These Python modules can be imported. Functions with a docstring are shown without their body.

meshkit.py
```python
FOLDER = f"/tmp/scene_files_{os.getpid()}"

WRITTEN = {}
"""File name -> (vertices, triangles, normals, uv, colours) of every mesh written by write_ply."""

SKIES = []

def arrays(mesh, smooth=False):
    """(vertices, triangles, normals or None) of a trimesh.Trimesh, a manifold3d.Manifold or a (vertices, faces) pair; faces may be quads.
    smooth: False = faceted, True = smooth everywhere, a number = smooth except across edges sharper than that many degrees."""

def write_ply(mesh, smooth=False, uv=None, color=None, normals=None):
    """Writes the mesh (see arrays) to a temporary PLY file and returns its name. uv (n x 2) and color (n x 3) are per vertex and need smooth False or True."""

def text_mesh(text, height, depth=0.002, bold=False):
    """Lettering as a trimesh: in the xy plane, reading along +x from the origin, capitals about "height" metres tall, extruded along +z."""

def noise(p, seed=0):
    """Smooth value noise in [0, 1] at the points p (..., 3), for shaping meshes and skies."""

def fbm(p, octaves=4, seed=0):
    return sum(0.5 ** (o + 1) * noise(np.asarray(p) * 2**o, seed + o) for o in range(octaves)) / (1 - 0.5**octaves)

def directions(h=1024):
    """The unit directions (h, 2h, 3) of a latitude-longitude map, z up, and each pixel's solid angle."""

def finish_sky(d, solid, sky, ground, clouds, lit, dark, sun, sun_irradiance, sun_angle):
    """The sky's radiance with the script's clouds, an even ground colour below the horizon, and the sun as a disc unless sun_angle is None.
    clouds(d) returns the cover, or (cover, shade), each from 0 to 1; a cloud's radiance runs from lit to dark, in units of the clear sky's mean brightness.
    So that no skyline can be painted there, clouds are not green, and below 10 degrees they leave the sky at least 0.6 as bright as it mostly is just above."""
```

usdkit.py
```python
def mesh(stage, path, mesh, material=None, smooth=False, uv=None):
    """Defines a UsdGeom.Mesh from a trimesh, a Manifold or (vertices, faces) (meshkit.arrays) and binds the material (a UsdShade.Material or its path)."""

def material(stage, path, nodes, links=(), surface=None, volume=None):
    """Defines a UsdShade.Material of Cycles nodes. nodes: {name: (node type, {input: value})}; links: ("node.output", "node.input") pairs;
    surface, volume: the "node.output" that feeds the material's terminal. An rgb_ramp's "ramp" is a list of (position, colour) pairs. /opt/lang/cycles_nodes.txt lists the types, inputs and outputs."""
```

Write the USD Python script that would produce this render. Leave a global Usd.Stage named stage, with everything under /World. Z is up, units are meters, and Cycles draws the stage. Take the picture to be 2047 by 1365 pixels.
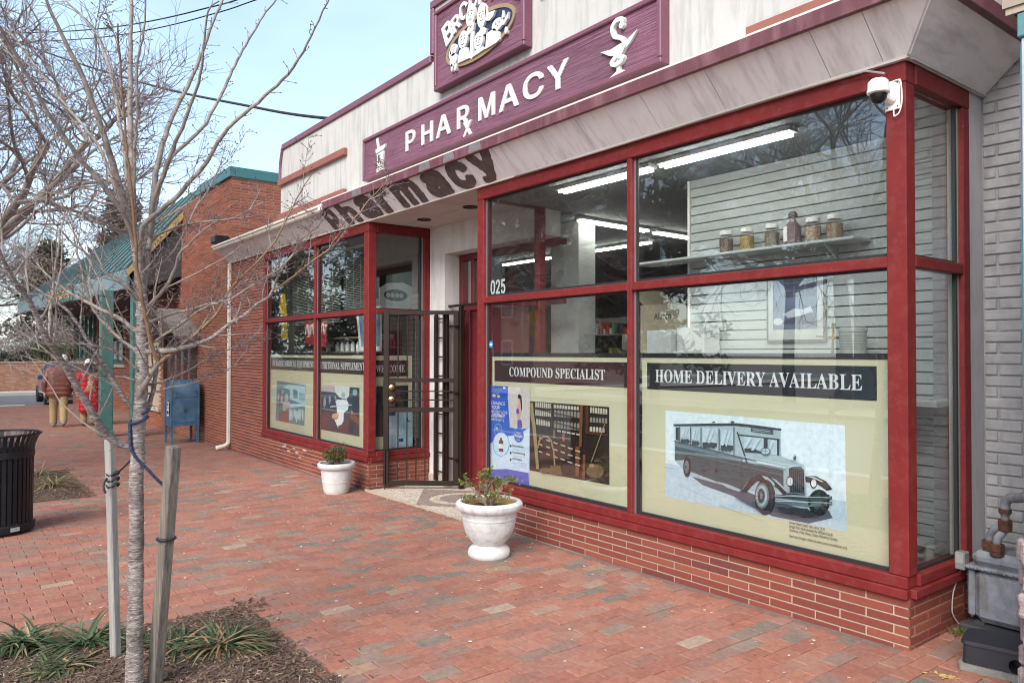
import math, random
import numpy as np
import trimesh, manifold3d, usdkit, meshkit
from shapely.geometry import Polygon, Point, box as sbox
from shapely import affinity, union_all
from pxr import Usd, UsdGeom, UsdLux, UsdShade, Gf, Sdf, Vt

stage = Usd.Stage.CreateInMemory()
UsdGeom.SetStageUpAxis(stage, 'Z'); UsdGeom.SetStageMetersPerUnit(stage, 1.0)
UsdGeom.Xform.Define(stage, '/World'); UsdGeom.Scope.Define(stage, '/World/Looks')

# ------------------------------------------------------------------ camera
EXPOSURE = 1.73
EYE = np.array([0.0, -4.123, 1.58])
yaw, pit, rol = math.radians(37.45), math.radians(0.87), math.radians(0.08)
FW = np.array([-math.cos(yaw)*math.cos(pit), math.sin(yaw)*math.cos(pit), math.sin(pit)])
RT = np.array([math.sin(yaw), math.cos(yaw), 0.0]); UP = np.cross(RT, FW)
RT, UP = math.cos(rol)*RT+math.sin(rol)*UP, None
UP = np.cross(RT, FW)
cam = UsdGeom.Camera.Define(stage, '/World/camera')
M = Gf.Matrix4d(*[float(k) for r in (np.r_[RT, 0], np.r_[UP, 0], np.r_[-FW, 0], np.r_[EYE, 1]) for k in r])
cam.AddTransformOp().Set(M)
cam.CreateHorizontalApertureAttr(36.0); cam.CreateVerticalApertureAttr(36.0*682/1024)
cam.CreateFocalLengthAttr(36.0*1500/2047); cam.CreateClippingRangeAttr(Gf.Vec2f(0.05, 2000))
cam.CreateExposureAttr(EXPOSURE)
def image_size(p, s):            # how large a piece of size s at p shows, 0 when out of frame
    q = np.asarray(p)-EYE; k = q@FW
    if k < 0.3: return 0
    if abs(q@RT)/k > 0.70 or abs(q@UP)/k > 0.47: return 0
    return s/k

# ------------------------------------------------------------------ sky and sun
SUN = np.array([0.42, -0.75, 0.70]); SUN = SUN/np.linalg.norm(SUN)
elev, rot = math.asin(SUN[2]), math.atan2(SUN[0], SUN[1])
sky = UsdLux.DomeLight.Define(stage, '/World/sky')
skym = usdkit.material(stage, '/World/Looks/sky_air', {
    'tc': ('texture_coordinate', {}), 'mp': ('mapping', {'scale': (1.0, 1.0, 2.6), 'location': (3.1, 1.7, 0.4)}),
    'n': ('noise_texture', {'scale': 1.5, 'detail': 4.0, 'roughness': 0.5, 'distortion': 0.2}),
    'r': ('rgb_ramp', {'ramp': [(0.34, (0.05, 0.05, 0.05)), (0.74, (0.42, 0.42, 0.42))]}),
    'sx': ('separate_xyz', {}), 'hz': ('map_range', {'from_min': 0.0, 'from_max': 0.42, 'to_min': 0.42, 'to_max': 0.0, 'clamp': True}),
    'mx': ('math', {'math_type': 'maximum'}),
    's': ('sky_texture', {'sky_type': 'single_scattering', 'sun_disc': False, 'sun_elevation': elev, 'sun_rotation': rot, 'altitude': 60.0, 'air_density': 1.0, 'aerosol_density': 1.0, 'ozone_density': 1.0}),
    'm': ('mix', {'color2': (5.0, 6.3, 6.9)}), 'b': ('background_shader', {'strength': 0.085})},
    [('tc.generated', 'mp.vector'), ('mp.vector', 'n.vector'), ('n.fac', 'r.fac'), ('tc.generated', 'sx.vector'), ('sx.z', 'hz.value'), ('r.color', 'mx.value1'), ('hz.result', 'mx.value2'),
     ('mx.value', 'm.fac'), ('s.color', 'm.color1'), ('m.color', 'b.color')], surface='b.background')
UsdShade.MaterialBindingAPI.Apply(sky.GetPrim()).Bind(skym)
sky.GetPrim().SetCustomDataByKey('kind', 'structure')
sun = UsdLux.DistantLight.Define(stage, '/World/sun')
sun.CreateIntensityAttr(0.40); sun.CreateAngleAttr(38.0); sun.CreateNormalizeAttr(True); sun.CreateColorAttr(Gf.Vec3f(1, 0.95, 0.88))
zx = SUN; xx = np.cross([0, 0, 1.0], zx); xx /= np.linalg.norm(xx); yx = np.cross(zx, xx)
sun.AddTransformOp().Set(Gf.Matrix4d(*[float(k) for r in (np.r_[xx, 0], np.r_[yx, 0], np.r_[zx, 0], [0, 0, 30, 1]) for k in r]))

# ------------------------------------------------------------------ helpers
random.seed(11); RNG = np.random.default_rng(11)
_names = {}
def numbered(path):
    n = _names.get(path, 0); _names[path] = n+1
    return path if n == 0 else f'{path}_{n:03d}'
def _p(parent):
    return '/World' if parent is None else (parent if isinstance(parent, str) else str(parent.GetPath()))
def tag(prim, label=None, cat=None, group=None, kind=None):
    for k, v in (('label', label), ('category', cat), ('group', group), ('kind', kind)):
        if v: prim.SetCustomDataByKey(k, v)
    return prim
def thing(name, label, cat, loc=(0, 0, 0), rz=0.0, group=None, scale=None):
    x = UsdGeom.Xform.Define(stage, numbered('/World/'+name))
    x.AddTranslateOp().Set(Gf.Vec3d(*map(float, loc)))
    if rz: x.AddRotateZOp().Set(float(rz))
    if scale: x.AddScaleOp().Set(Gf.Vec3f(scale, scale, scale))
    return tag(x.GetPrim(), label, cat, group)
def copy_of(src, loc, rz=0.0, label=None, group=None, scale=None):
    d = src.GetCustomData(); base = src.GetName()
    r = thing(base, label or d.get('label'), d.get('category'), loc, rz, group or d.get('group'), scale)
    r.GetReferences().AddInternalReference(src.GetPath()); r.SetInstanceable(True)
    return r
class MB:
    """Collects shapes that become one mesh."""
    def __init__(s): s.v, s.f, s.c, s.n = [], [], [], 0
    def add(s, v, f, c=None):
        v = np.asarray(v, float); f = np.asarray(f, int)
        if f.shape[1] == 4: f = np.vstack([f[:, [0, 1, 2]], f[:, [0, 2, 3]]])
        s.v.append(v); s.f.append(f+s.n); s.n += len(v)
        s.c.append(np.broadcast_to(np.asarray((0.5, 0.5, 0.5) if c is None else c, float), (len(v), 3)))
        return s
    def tm(s, m, c=None): return s.add(m.vertices, m.faces, c)
    def box(s, x0, x1, y0, y1, z0, z1, ch=0.0, c=None):
        if ch <= 0:
            v = [(x, y, z) for x in (x0, x1) for y in (y0, y1) for z in (z0, z1)]
            return s.add(v, [(0, 1, 3, 2), (4, 6, 7, 5), (0, 4, 5, 1), (2, 3, 7, 6), (0, 2, 6, 4), (1, 5, 7, 3)], c)
        return s.tm(chbox(x0, x1, y0, y1, z0, z1, ch), c)
    def obox(s, cen, size, R=None, ch=0.0, c=None):
        m = chbox(*[k for a in size for k in (-a/2, a/2)], ch) if ch > 0 else trimesh.creation.box(size)
        v = np.asarray(m.vertices)
        if R is not None: v = v@np.asarray(R).T
        return s.add(v+np.asarray(cen), m.faces, c)
    def tube(s, pts, r, sides=8, cap=True, c=None):
        v, f = tube(pts, r, sides, cap); return s.add(v, f, c)
    def lathe(s, prof, n=40, cen=(0, 0, 0), c=None):
        p = np.asarray(prof, float); a = np.arange(n)*2*math.pi/n
        v = np.stack([p[:, None, 0]*np.cos(a), p[:, None, 0]*np.sin(a), np.broadcast_to(p[:, None, 1], (len(p), n))], -1).reshape(-1, 3)+np.asarray(cen)
        f = [(i*n+j, i*n+(j+1) % n, (i+1)*n+(j+1) % n, (i+1)*n+j) for i in range(len(p)-1) for j in range(n)]
        return s.add(v, f, c)
    def quad(s, a, b, c_, d, c=None): return s.add([a, b, c_, d], [(0, 1, 2, 3)], c)
    def poly(s, poly, depth, T, c=None):
        """shapely polygon extruded by depth, then mapped by the 4x4 T."""
        for g in getattr(poly, 'geoms', [poly]):
            if g.is_empty or g.area < 1e-9 or g.geom_type != 'Polygon': continue
            m = trimesh.creation.extrude_polygon(g, depth, engine='earcut')
            v = np.c_[m.vertices, np.ones(len(m.vertices))]@np.asarray(T).T
            s.add(v[:, :3], m.faces, c)
        return s
    def build(s, name, mat, parent=None, smooth=False, label=None, kind=None, cat=None, group=None, tone=None):
        if not s.v: return None
        path = numbered(_p(parent)+'/'+name)
        v, f, c = np.vstack(s.v), np.vstack(s.f), np.vstack(s.c)
        m = usdkit.mesh(stage, path, (v, f), mat, smooth=False)
        if smooth is not False:
            vv, ff, nn = meshkit.arrays(trimesh.Trimesh(v, f, process=False), smooth=True) if smooth is True else (None, None, None)
            if smooth is True:
                m.CreateNormalsAttr(Vt.Vec3fArray.FromNumpy(nn.astype(np.float32))); m.SetNormalsInterpolation('vertex')
            else:
                stage.RemovePrim(path); mt = trimesh.Trimesh(v, f, process=True)
                m = usdkit.mesh(stage, path, mt, mat, smooth=smooth); c = None
        if c is not None and (tone is not None or not np.allclose(c, 0.5)):
            if tone is not None: c = np.broadcast_to((tone, tone, tone), c.shape)
            UsdGeom.PrimvarsAPI(m).CreatePrimvar('tone', Sdf.ValueTypeNames.Color3fArray, 'vertex').Set(Vt.Vec3fArray.FromNumpy(np.ascontiguousarray(c, np.float32)))
        return tag(m.GetPrim(), label, cat, group, kind)
def chbox(x0, x1, y0, y1, z0, z1, ch):
    s = [(x1-x0), (y1-y0), (z1-z0)]; ch = min(ch, 0.45*min(s)); P = []
    for ax in range(3):
        lo = [x0+ch, y0+ch, z0+ch]; hi = [x1-ch, y1-ch, z1-ch]; lo[ax] -= ch; hi[ax] += ch
        P += [(a, b, c) for a in (lo[0], hi[0]) for b in (lo[1], hi[1]) for c in (lo[2], hi[2])]
    h = trimesh.convex.convex_hull(np.array(P)); return h
def tube(pts, r, sides=8, cap=True):
    p = np.asarray(pts, float); n = len(p); r = np.broadcast_to(np.asarray(r, float), (n,))
    t = np.gradient(p, axis=0) if n > 1 else np.array([[0, 0, 1.0]]); t /= np.linalg.norm(t, axis=1, keepdims=True)+1e-12
    ref = np.array([0.31, 0.2, 0.93]) if abs(t[:, 2]).mean() < 0.8 else np.array([0.9, 0.42, 0.05])
    a = np.cross(t, ref); a /= np.linalg.norm(a, axis=1, keepdims=True)+1e-12; b = np.cross(t, a)
    an = np.arange(sides)*2*math.pi/sides
    v = p[:, None]+r[:, None, None]*(np.cos(an)[None, :, None]*a[:, None]+np.sin(an)[None, :, None]*b[:, None])
    i, j = np.meshgrid(np.arange(n-1), np.arange(sides), indexing='ij')
    q = np.stack([i*sides+j, i*sides+(j+1) % sides, (i+1)*sides+(j+1) % sides, (i+1)*sides+j], -1).reshape(-1, 4)[:, ::-1]
    f = np.vstack([q[:, [0, 1, 2]], q[:, [0, 2, 3]]]); v = v.reshape(-1, 3)
    if cap:
        k = len(v); v = np.vstack([v, p[:1], p[-1:]])
        f = np.vstack([f, [(k, j, (j+1) % sides) for j in range(sides)], [(k+1, (n-1)*sides+(j+1) % sides, (n-1)*sides+j) for j in range(sides)]])
    return v, f
def spline(pts, n):
    p = np.asarray(pts, float); d = np.r_[0, np.cumsum(np.linalg.norm(np.diff(p, axis=0), axis=1))]
    from scipy.interpolate import PchipInterpolator
    s = np.linspace(0, d[-1], n); return np.stack([PchipInterpolator(d, p[:, k])(s) for k in range(p.shape[1])], 1)
def frame(o, x, y):
    """4x4 that maps local x, y, z to the unit vectors x, y and x cross y, at o."""
    T = np.eye(4); x = np.asarray(x, float); y = np.asarray(y, float); T[:3, 0], T[:3, 1], T[:3, 2], T[:3, 3] = x, y, np.cross(x, y), o; return T
def rotz(a):
    c, s = math.cos(a), math.sin(a); return np.array([[c, -s, 0], [s, c, 0], [0, 0, 1]])
def sans(text, h, bold=False, width=None):
    """Flat lettering as one shapely shape, capitals h tall, reading along +x; width squeezes it to fit."""
    m = meshkit.text_mesh(text, h, 0.01, bold); v, f = np.asarray(m.vertices), np.asarray(m.faces)
    top = (v[:, 2] > 0.005)
    P = [Polygon(v[t][:, :2]) for t in f if top[t].all()]
    s = union_all([p for p in P if p.area > 1e-12]).buffer(h*0.002)
    b = s.bounds
    s = affinity.translate(s, -b[0], 0)
    if width: s = affinity.scale(s, width/(b[2]-b[0]), 1, origin=(0, 0))
    return s
def gz(x): return max(0.011*(x+1.9), -0.21)

# ------------------------------------------------------------------ materials
L = '/World/Looks/'
_mats = {}
def pm(name, col, rough=0.6, var=0.12, scale=6.0, bump=0.0, bscale=60.0, stretch=(1, 1, 1), metallic=0.0, dirt=None, dirt_scale=2.0, dirt_amt=0.5, coat=0.0, detail=5.0, tone=False, spec=0.5, dstretch=(1, 1, 1), chips=None):
    """Painted or natural surface: colour with soft variation, optional stains (dirt colour) and fine relief."""
    if name in _mats: return _mats[name]
    col = np.asarray(col, float)
    n = {'g': ('geometry', {}), 'mp': ('mapping', {'scale': stretch}), 'n': ('noise_texture', {'scale': scale, 'detail': detail, 'roughness': 0.6}),
         'r': ('rgb_ramp', {'ramp': [(0.3, col*(1-var)), (0.7, np.minimum(col*(1+var), 1))]}),
         'p': ('principled_bsdf', {'roughness': rough, 'metallic': metallic, 'coat_weight': coat, 'specular_ior_level': spec})}
    l = [('g.position', 'mp.vector'), ('mp.vector', 'n.vector'), ('n.fac', 'r.fac')]
    out = 'r.color'
    if dirt is not None:
        n['dm'] = ('mapping', {'scale': dstretch}); n['dn'] = ('noise_texture', {'scale': dirt_scale, 'detail': 8.0, 'roughness': 0.65})
        n['dr'] = ('rgb_ramp', {'ramp': [(0.48, (0, 0, 0)), (0.72, (dirt_amt,)*3)]}); n['dx'] = ('mix', {'color2': dirt})
        l += [('g.position', 'dm.vector'), ('dm.vector', 'dn.vector'), ('dn.fac', 'dr.fac'), ('dr.color', 'dx.fac'), (out, 'dx.color1')]; out = 'dx.color'
    if chips is not None:
        n['cn'] = ('noise_texture', {'scale': chips[1], 'detail': 3.0, 'roughness': 0.55}); n['cr'] = ('rgb_ramp', {'ramp': [(chips[2], (0, 0, 0)), (chips[2]+0.03, (0.8, 0.8, 0.8))]}); n['cx'] = ('mix', {'color2': chips[0]})
        l += [('g.position', 'cn.vector'), ('cn.fac', 'cr.fac'), ('cr.color', 'cx.fac'), (out, 'cx.color1')]; out = 'cx.color'
    l.append((out, 'p.base_color'))
    if bump:
        n['bn'] = ('noise_texture', {'scale': bscale, 'detail': 6.0, 'roughness': 0.6}); n['bm'] = ('bump', {'strength': min(bump, 1.0), 'distance': 0.01*max(1.0, bump)})
        l += [('mp.vector', 'bn.vector'), ('bn.fac', 'bm.height'), ('bm.normal', 'p.normal')]
    _mats[name] = usdkit.material(stage, L+name, n, l, surface='p.BSDF'); return _mats[name]
def tone_mat(name, ramp, rough=0.85, grain=0.18, scale=45.0, bump=0.5, bscale=180.0, dirt=None, dirt_scale=3.0, dirt_amt=0.5, spec=0.35):
    """Pieces whose tone is picked per piece (primvar tone, red) from a ramp."""
    n = {'g': ('geometry', {}), 'a': ('attribute', {'attribute': 'tone'}), 'sp': ('separate_color', {}), 'r': ('rgb_ramp', {'ramp': ramp, 'interpolate': False}),
         'n': ('noise_texture', {'scale': scale, 'detail': 6.0, 'roughness': 0.7}), 'nr': ('rgb_ramp', {'ramp': [(0.25, (1-grain,)*3), (0.75, (1+grain,)*3)]}),
         'x': ('mix', {'mix_type': 'multiply', 'fac': 1.0}), 'p': ('principled_bsdf', {'roughness': rough, 'specular_ior_level': spec}),
         'bn': ('noise_texture', {'scale': bscale, 'detail': 5.0}), 'bm': ('bump', {'strength': bump, 'distance': 0.004})}
    l = [('a.color', 'sp.color'), ('sp.r', 'r.fac'), ('g.position', 'n.vector'), ('n.fac', 'nr.fac'), ('r.color', 'x.color1'), ('nr.color', 'x.color2'),
         ('g.position', 'bn.vector'), ('bn.fac', 'bm.height'), ('bm.normal', 'p.normal')]
    out = 'x.color'
    if dirt is not None:
        n['dn'] = ('noise_texture', {'scale': dirt_scale, 'detail': 8.0, 'roughness': 0.65}); n['dr'] = ('rgb_ramp', {'ramp': [(0.5, (0, 0, 0)), (0.75, (dirt_amt,)*3)]}); n['dx'] = ('mix', {'color2': dirt})
        l += [('g.position', 'dn.vector'), ('dn.fac', 'dr.fac'), ('dr.color', 'dx.fac'), (out, 'dx.color1')]; out = 'dx.color'
    l.append((out, 'p.base_color'))
    _mats[name] = usdkit.material(stage, L+name, n, l, surface='p.BSDF'); return _mats[name]
PRINT = usdkit.material(stage, L+'flat_print', {'a': ('attribute', {'attribute': 'tone'}), 'g': ('geometry', {}), 'n': ('noise_texture', {'scale': 26.0, 'detail': 9.0, 'roughness': 0.75}), 'r': ('rgb_ramp', {'ramp': [(0.25, (0.78, 0.78, 0.78)), (0.5, (1.0, 1.0, 1.0)), (0.75, (1.2, 1.2, 1.2))]}), 'x': ('mix', {'mix_type': 'multiply', 'fac': 1.0}), 'p': ('principled_bsdf', {'roughness': 0.55, 'specular_ior_level': 0.3})},
    [('a.color', 'x.color1'), ('g.position', 'n.vector'), ('n.fac', 'r.fac'), ('r.color', 'x.color2'), ('x.color', 'p.base_color')], surface='p.BSDF')
def pane_mat(name, tint, f0=0.045, ripple=0.05):
    return usdkit.material(stage, L+name, {'w': ('layer_weight', {'blend': 0.5}), 'p': ('math', {'math_type': 'power', 'value2': 5.0}), 'f': ('math', {'math_type': 'multiply_add', 'value2': 1.0-f0, 'value3': f0}), 't': ('transparent_bsdf', {'color': tint}), 'g': ('glossy_bsdf', {'color': (1, 1, 1), 'roughness': 0.0}), 'm': ('mix_closure', {}),
    'ge': ('geometry', {}), 'n': ('noise_texture', {'scale': 1.1, 'detail': 1.0}), 'b': ('bump', {'strength': ripple, 'distance': 0.02})},
    [('w.facing', 'p.value1'), ('p.value', 'f.value1'), ('f.value', 'm.fac'), ('t.BSDF', 'm.closure1'), ('g.BSDF', 'm.closure2'), ('ge.position', 'n.vector'), ('n.fac', 'b.height'), ('b.normal', 'g.normal')], surface='m.closure')
GLASS = pane_mat('window_glass', (0.93, 0.95, 0.945), 0.115)
def glow(name, col, strength):
    _mats[name] = usdkit.material(stage, L+name, {'e': ('emission', {'color': col, 'strength': strength})}, [], surface='e.emission'); return _mats[name]
RED = pm('red_frame_paint', (0.150, 0.0125, 0.0125), 0.60, 0.16, 3.0, 0.12, 90, dirt=(0.20, 0.055, 0.050), dirt_scale=14, dirt_amt=0.45, detail=8.0, spec=0.3, chips=((0.33, 0.19, 0.17), 42.0, 0.735))
DRED = pm('dark_red_door_paint', (0.12, 0.010, 0.015), 0.5, 0.08, 3.0)
MAROON = pm('maroon_metal', (0.115, 0.036, 0.046), 0.5, 0.15, 4.0, dirt=(0.30, 0.16, 0.17), dirt_scale=3, dirt_amt=0.5, dstretch=(3, 1, .6))
COPE = pm('plum_coping_metal', (0.165, 0.058, 0.088), 0.4, 0.08, 2.0)
STUCCO = pm('weathered_white_stucco', (0.47, 0.455, 0.43), 0.9, 0.05, 5.0, 0.25, 160, dirt=(0.27, 0.26, 0.245), dirt_scale=2.4, dirt_amt=0.75, dstretch=(5, 5, 0.55))
FASCIA = pm('mauve_white_fascia_metal', (0.70, 0.66, 0.655), 0.5, 0.04, 4.0, dirt=(0.34, 0.285, 0.28), dirt_scale=2.0, dirt_amt=0.62, dstretch=(7, 1.2, 1.2))
FASCIA2 = pm('beige_fascia_metal', (0.58, 0.53, 0.50), 0.5, 0.05, 4.0, dirt=(0.33, 0.28, 0.26), dirt_scale=2.0, dirt_amt=0.4, dstretch=(4, 1, 1))
GHOST = pm('old_lettering_residue', (0.085, 0.058, 0.050), 0.75, 0.35, 14.0, dirt=(0.035, 0.025, 0.022), dirt_scale=10, dirt_amt=0.6)
TRIM = pm('cream_gutter_metal', (0.66, 0.62, 0.54), 0.5, 0.06, 4.0, dirt=(0.30, 0.27, 0.24), dirt_scale=4, dirt_amt=0.4)
TERRA = pm('terracotta_trim_paint', (0.24, 0.085, 0.064), 0.7, 0.12, 5.0, dirt=(0.22, 0.09, 0.07), dirt_scale=4, dirt_amt=0.5)
SOFFIT = pm('soffit_board_paint', (0.58, 0.52, 0.48), 0.7, 0.05, 3.0, dirt=(0.30, 0.25, 0.22), dirt_scale=2, dirt_amt=0.35)
PLASTER = pm('old_white_plaster', (0.60, 0.57, 0.55), 0.8, 0.06, 4.0, 0.2, 60, dirt=(0.32, 0.28, 0.24), dirt_scale=2.5, dirt_amt=0.5, dstretch=(3, 3, .5))
MORTAR = pm('pale_mortar', (0.40, 0.315, 0.235), 0.95, 0.12, 20.0, 0.4, 220)
WALLBRICK = tone_mat('roman_wall_brick', [(0.0, (0.185, 0.044, 0.030)), (0.25, (0.215, 0.053, 0.034)), (0.5, (0.168, 0.040, 0.029)), (0.75, (0.23, 0.066, 0.040)), (0.93, (0.135, 0.036, 0.029))], 0.75, 0.16, 40, 0.35, 220, dirt=(0.17, 0.055, 0.045), dirt_scale=2.5, dirt_amt=0.45)
PAVER = tone_mat('clay_paver', [(0.0, (0.290, 0.115, 0.076)), (0.14, (0.258, 0.102, 0.071)), (0.28, (0.308, 0.130, 0.088)), (0.42, (0.276, 0.123, 0.088)), (0.54, (0.244, 0.113, 0.084)), (0.64, (0.221, 0.130, 0.100)), (0.72, (0.179, 0.132, 0.105)), (0.80, (0.156, 0.128, 0.105)), (0.87, (0.216, 0.151, 0.114)), (0.945, (0.290, 0.172, 0.120)), (0.985, (0.315, 0.225, 0.165))], 0.88, 0.34, 34, 0.8, 130, dirt=(0.29, 0.20, 0.155), dirt_scale=4.5, dirt_amt=0.6)
SAND = pm('dark_joint_sand', (0.17, 0.115, 0.090), 0.95, 0.2, 30)
PBRICK = tone_mat('orange_wall_brick', [(0.0, (0.245, 0.068, 0.036)), (0.25, (0.275, 0.080, 0.043)), (0.5, (0.225, 0.060, 0.035)), (0.75, (0.30, 0.094, 0.050)), (0.93, (0.185, 0.052, 0.034))], 0.8, 0.16, 40, 0.35, 220, dirt=(0.17, 0.055, 0.045), dirt_scale=2.5, dirt_amt=0.4)
GREYBRICK = pm('grey_painted_brick', (0.365, 0.36, 0.365), 0.8, 0.14, 9.0, 0.6, 120, dirt=(0.17, 0.155, 0.15), dirt_scale=3.5, dirt_amt=0.6, dstretch=(2, 2, .6), chips=((0.20, 0.10, 0.08), 38.0, 0.76))
GREYMORT = pm('grey_painted_mortar', (0.33, 0.31, 0.325), 0.9, 0.1, 14, 0.5, 120, dirt=(0.13, 0.12, 0.115), dirt_scale=6, dirt_amt=0.5)
GREYTRIM = pm('grey_painted_wood', (0.44, 0.42, 0.45), 0.6, 0.06, 6, dirt=(0.25, 0.17, 0.14), dirt_scale=9, dirt_amt=0.35, dstretch=(2, 2, .5))
ASPHALT = pm('asphalt', (0.14, 0.14, 0.145), 0.9, 0.12, 3.0, 0.3, 200)
CONCRETE = pm('concrete', (0.50, 0.46, 0.41), 0.9, 0.1, 3.0, 0.3, 120)
WHITE = pm('white_paint', (0.78, 0.77, 0.74), 0.6, 0.04, 5)
BLACKM = pm('black_gloss_metal', (0.008, 0.008, 0.010), 0.42, 0.2, 8, spec=0.3, dirt=(0.02, 0.018, 0.017), dirt_scale=12, dirt_amt=0.5)
BRONZE = pm('bronze_gate_paint', (0.018, 0.0095, 0.0065), 0.5, 0.2, 8, spec=0.25)
BRASS = pm('brass', (0.60, 0.40, 0.14), 0.25, 0.1, 6, metallic=1.0)
STEEL = pm('bright_steel_strip', (0.60, 0.62, 0.63), 0.3, 0.05, 6, metallic=0.9)
RUBBER = pm('black_gasket', (0.015, 0.015, 0.017), 0.6, 0.1, 8)
DARK = pm('dark_interior', (0.05, 0.048, 0.05), 0.8, 0.1, 2)
# ================================================================== GROUND
def strip_ground(name, mat, x0, x1, y0, y1, dz, nx=40, label=None, cat=None, parent=None):
    b = MB(); xs = np.linspace(x0, x1, nx+1)
    v = [(x, y, gz(x)+dz) for x in xs for y in (y0, y1)]
    b.add(v, [(2*i, 2*i+2, 2*i+3, 2*i+1) for i in range(nx)]); return b.build(name, mat, parent, kind='structure' if parent is None else None, label=label, cat=cat)
DIRT = pm('bare_soil', (0.12, 0.09, 0.07), 0.95, 0.2, 4)
strip_ground('ground', DIRT, -400, 300, -400, 400, -0.30, 60, 'bare soil under and beyond the street', 'ground')
strip_ground('road', ASPHALT, -39.5, -30.35, -120, 120, -0.12, 12, 'grey asphalt road crossing behind the strollers', 'road')
strip_ground('side_road', ASPHALT, -30.3, 60, -15.5, -5.75, -0.12, 40, 'grey asphalt street along the front of the shops', 'road')
BEDS = [(-4.83, -2.75, -4.15, -2.60), (-12.5, -9.9, -4.15, -2.68)]
def in_bed(x, y, m=0.0): return any(a-m < x < b+m and c-m < y < d+m for a, b, c, d in BEDS)
pave = UsdGeom.Xform.Define(stage, numbered('/World/brick_pavement')).GetPrim()
tag(pave, 'wide pavement of worn red and grey clay pavers in running bond', 'pavement', kind='structure')
strip_ground('sand_bed', SAND, -30.0, 3.0, -5.45, 3.0, -0.0075, 60, parent=pave)
PW, PL = 0.1016, 0.2032
pieces = []
for i in range(int(-30/PW), int(2.6/PW)):
    x = (i+0.5)*PW
    for j in range(-28, 13):
        y = (j+0.5+(0.5 if i % 2 else 0.0))*PL+0.02
        if y < -5.35: continue
        top = -0.02 if -13.62 < x < -1.80 else (0.79 if x >= -1.80 and x < -1.28 else (-0.36 if x >= -1.28 else (-0.02 if x > -20.9 else 3.0)))
        if -1.90 <= x < -1.80: top = 0.79
        if y-PL/2 > top or (in_bed(x, y, 0.03)): continue
        pieces.append((x, y, min(PL, 2*(top-y)+0.0) if y+PL/2 > top else PL))
sz = np.array([image_size((x, y, 0), 1.0) for x, y, _ in pieces])
order = np.argsort(-sz); best = set(order[:300].tolist())
def paver(b, x, y, tone, r, ln):
    dx, dy, c = PW/2-0.0014-r.random()*0.0011, PL/2-0.0017-r.random()*0.0015, 0.004
    y1 = min(y+dy, y-PL/2+ln) if ln < PL else y+dy
    y0 = y-dy
    if y1-y0 < 0.02: return
    z = gz(x)+r.uniform(-0.003, 0.003); tx, ty = r.uniform(-0.022, 0.022), r.uniform(-0.013, 0.013); a = r.uniform(-0.012, 0.012)
    v = []
    for ins, dz in ((0, -0.02), (0, -c*0.8), (c, 0.0)):
        for sx, yy in ((-1, y0+ins), (1, y0+ins), (1, y1-ins), (-1, y1-ins)):
            px_, py_ = sx*(dx-ins), yy-y; v.append((x+px_-a*py_, y+py_+a*px_, z+dz+tx*px_+ty*py_))
    f = [(0, 1, 5, 4), (1, 2, 6, 5), (2, 3, 7, 6), (3, 0, 4, 7), (4, 5, 9, 8), (5, 6, 10, 9), (6, 7, 11, 10), (7, 4, 8, 11), (8, 9, 10, 11)]
    b.add(v, f, (tone, tone, tone))
rest = MB(); r_ = random.Random(5)
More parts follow.
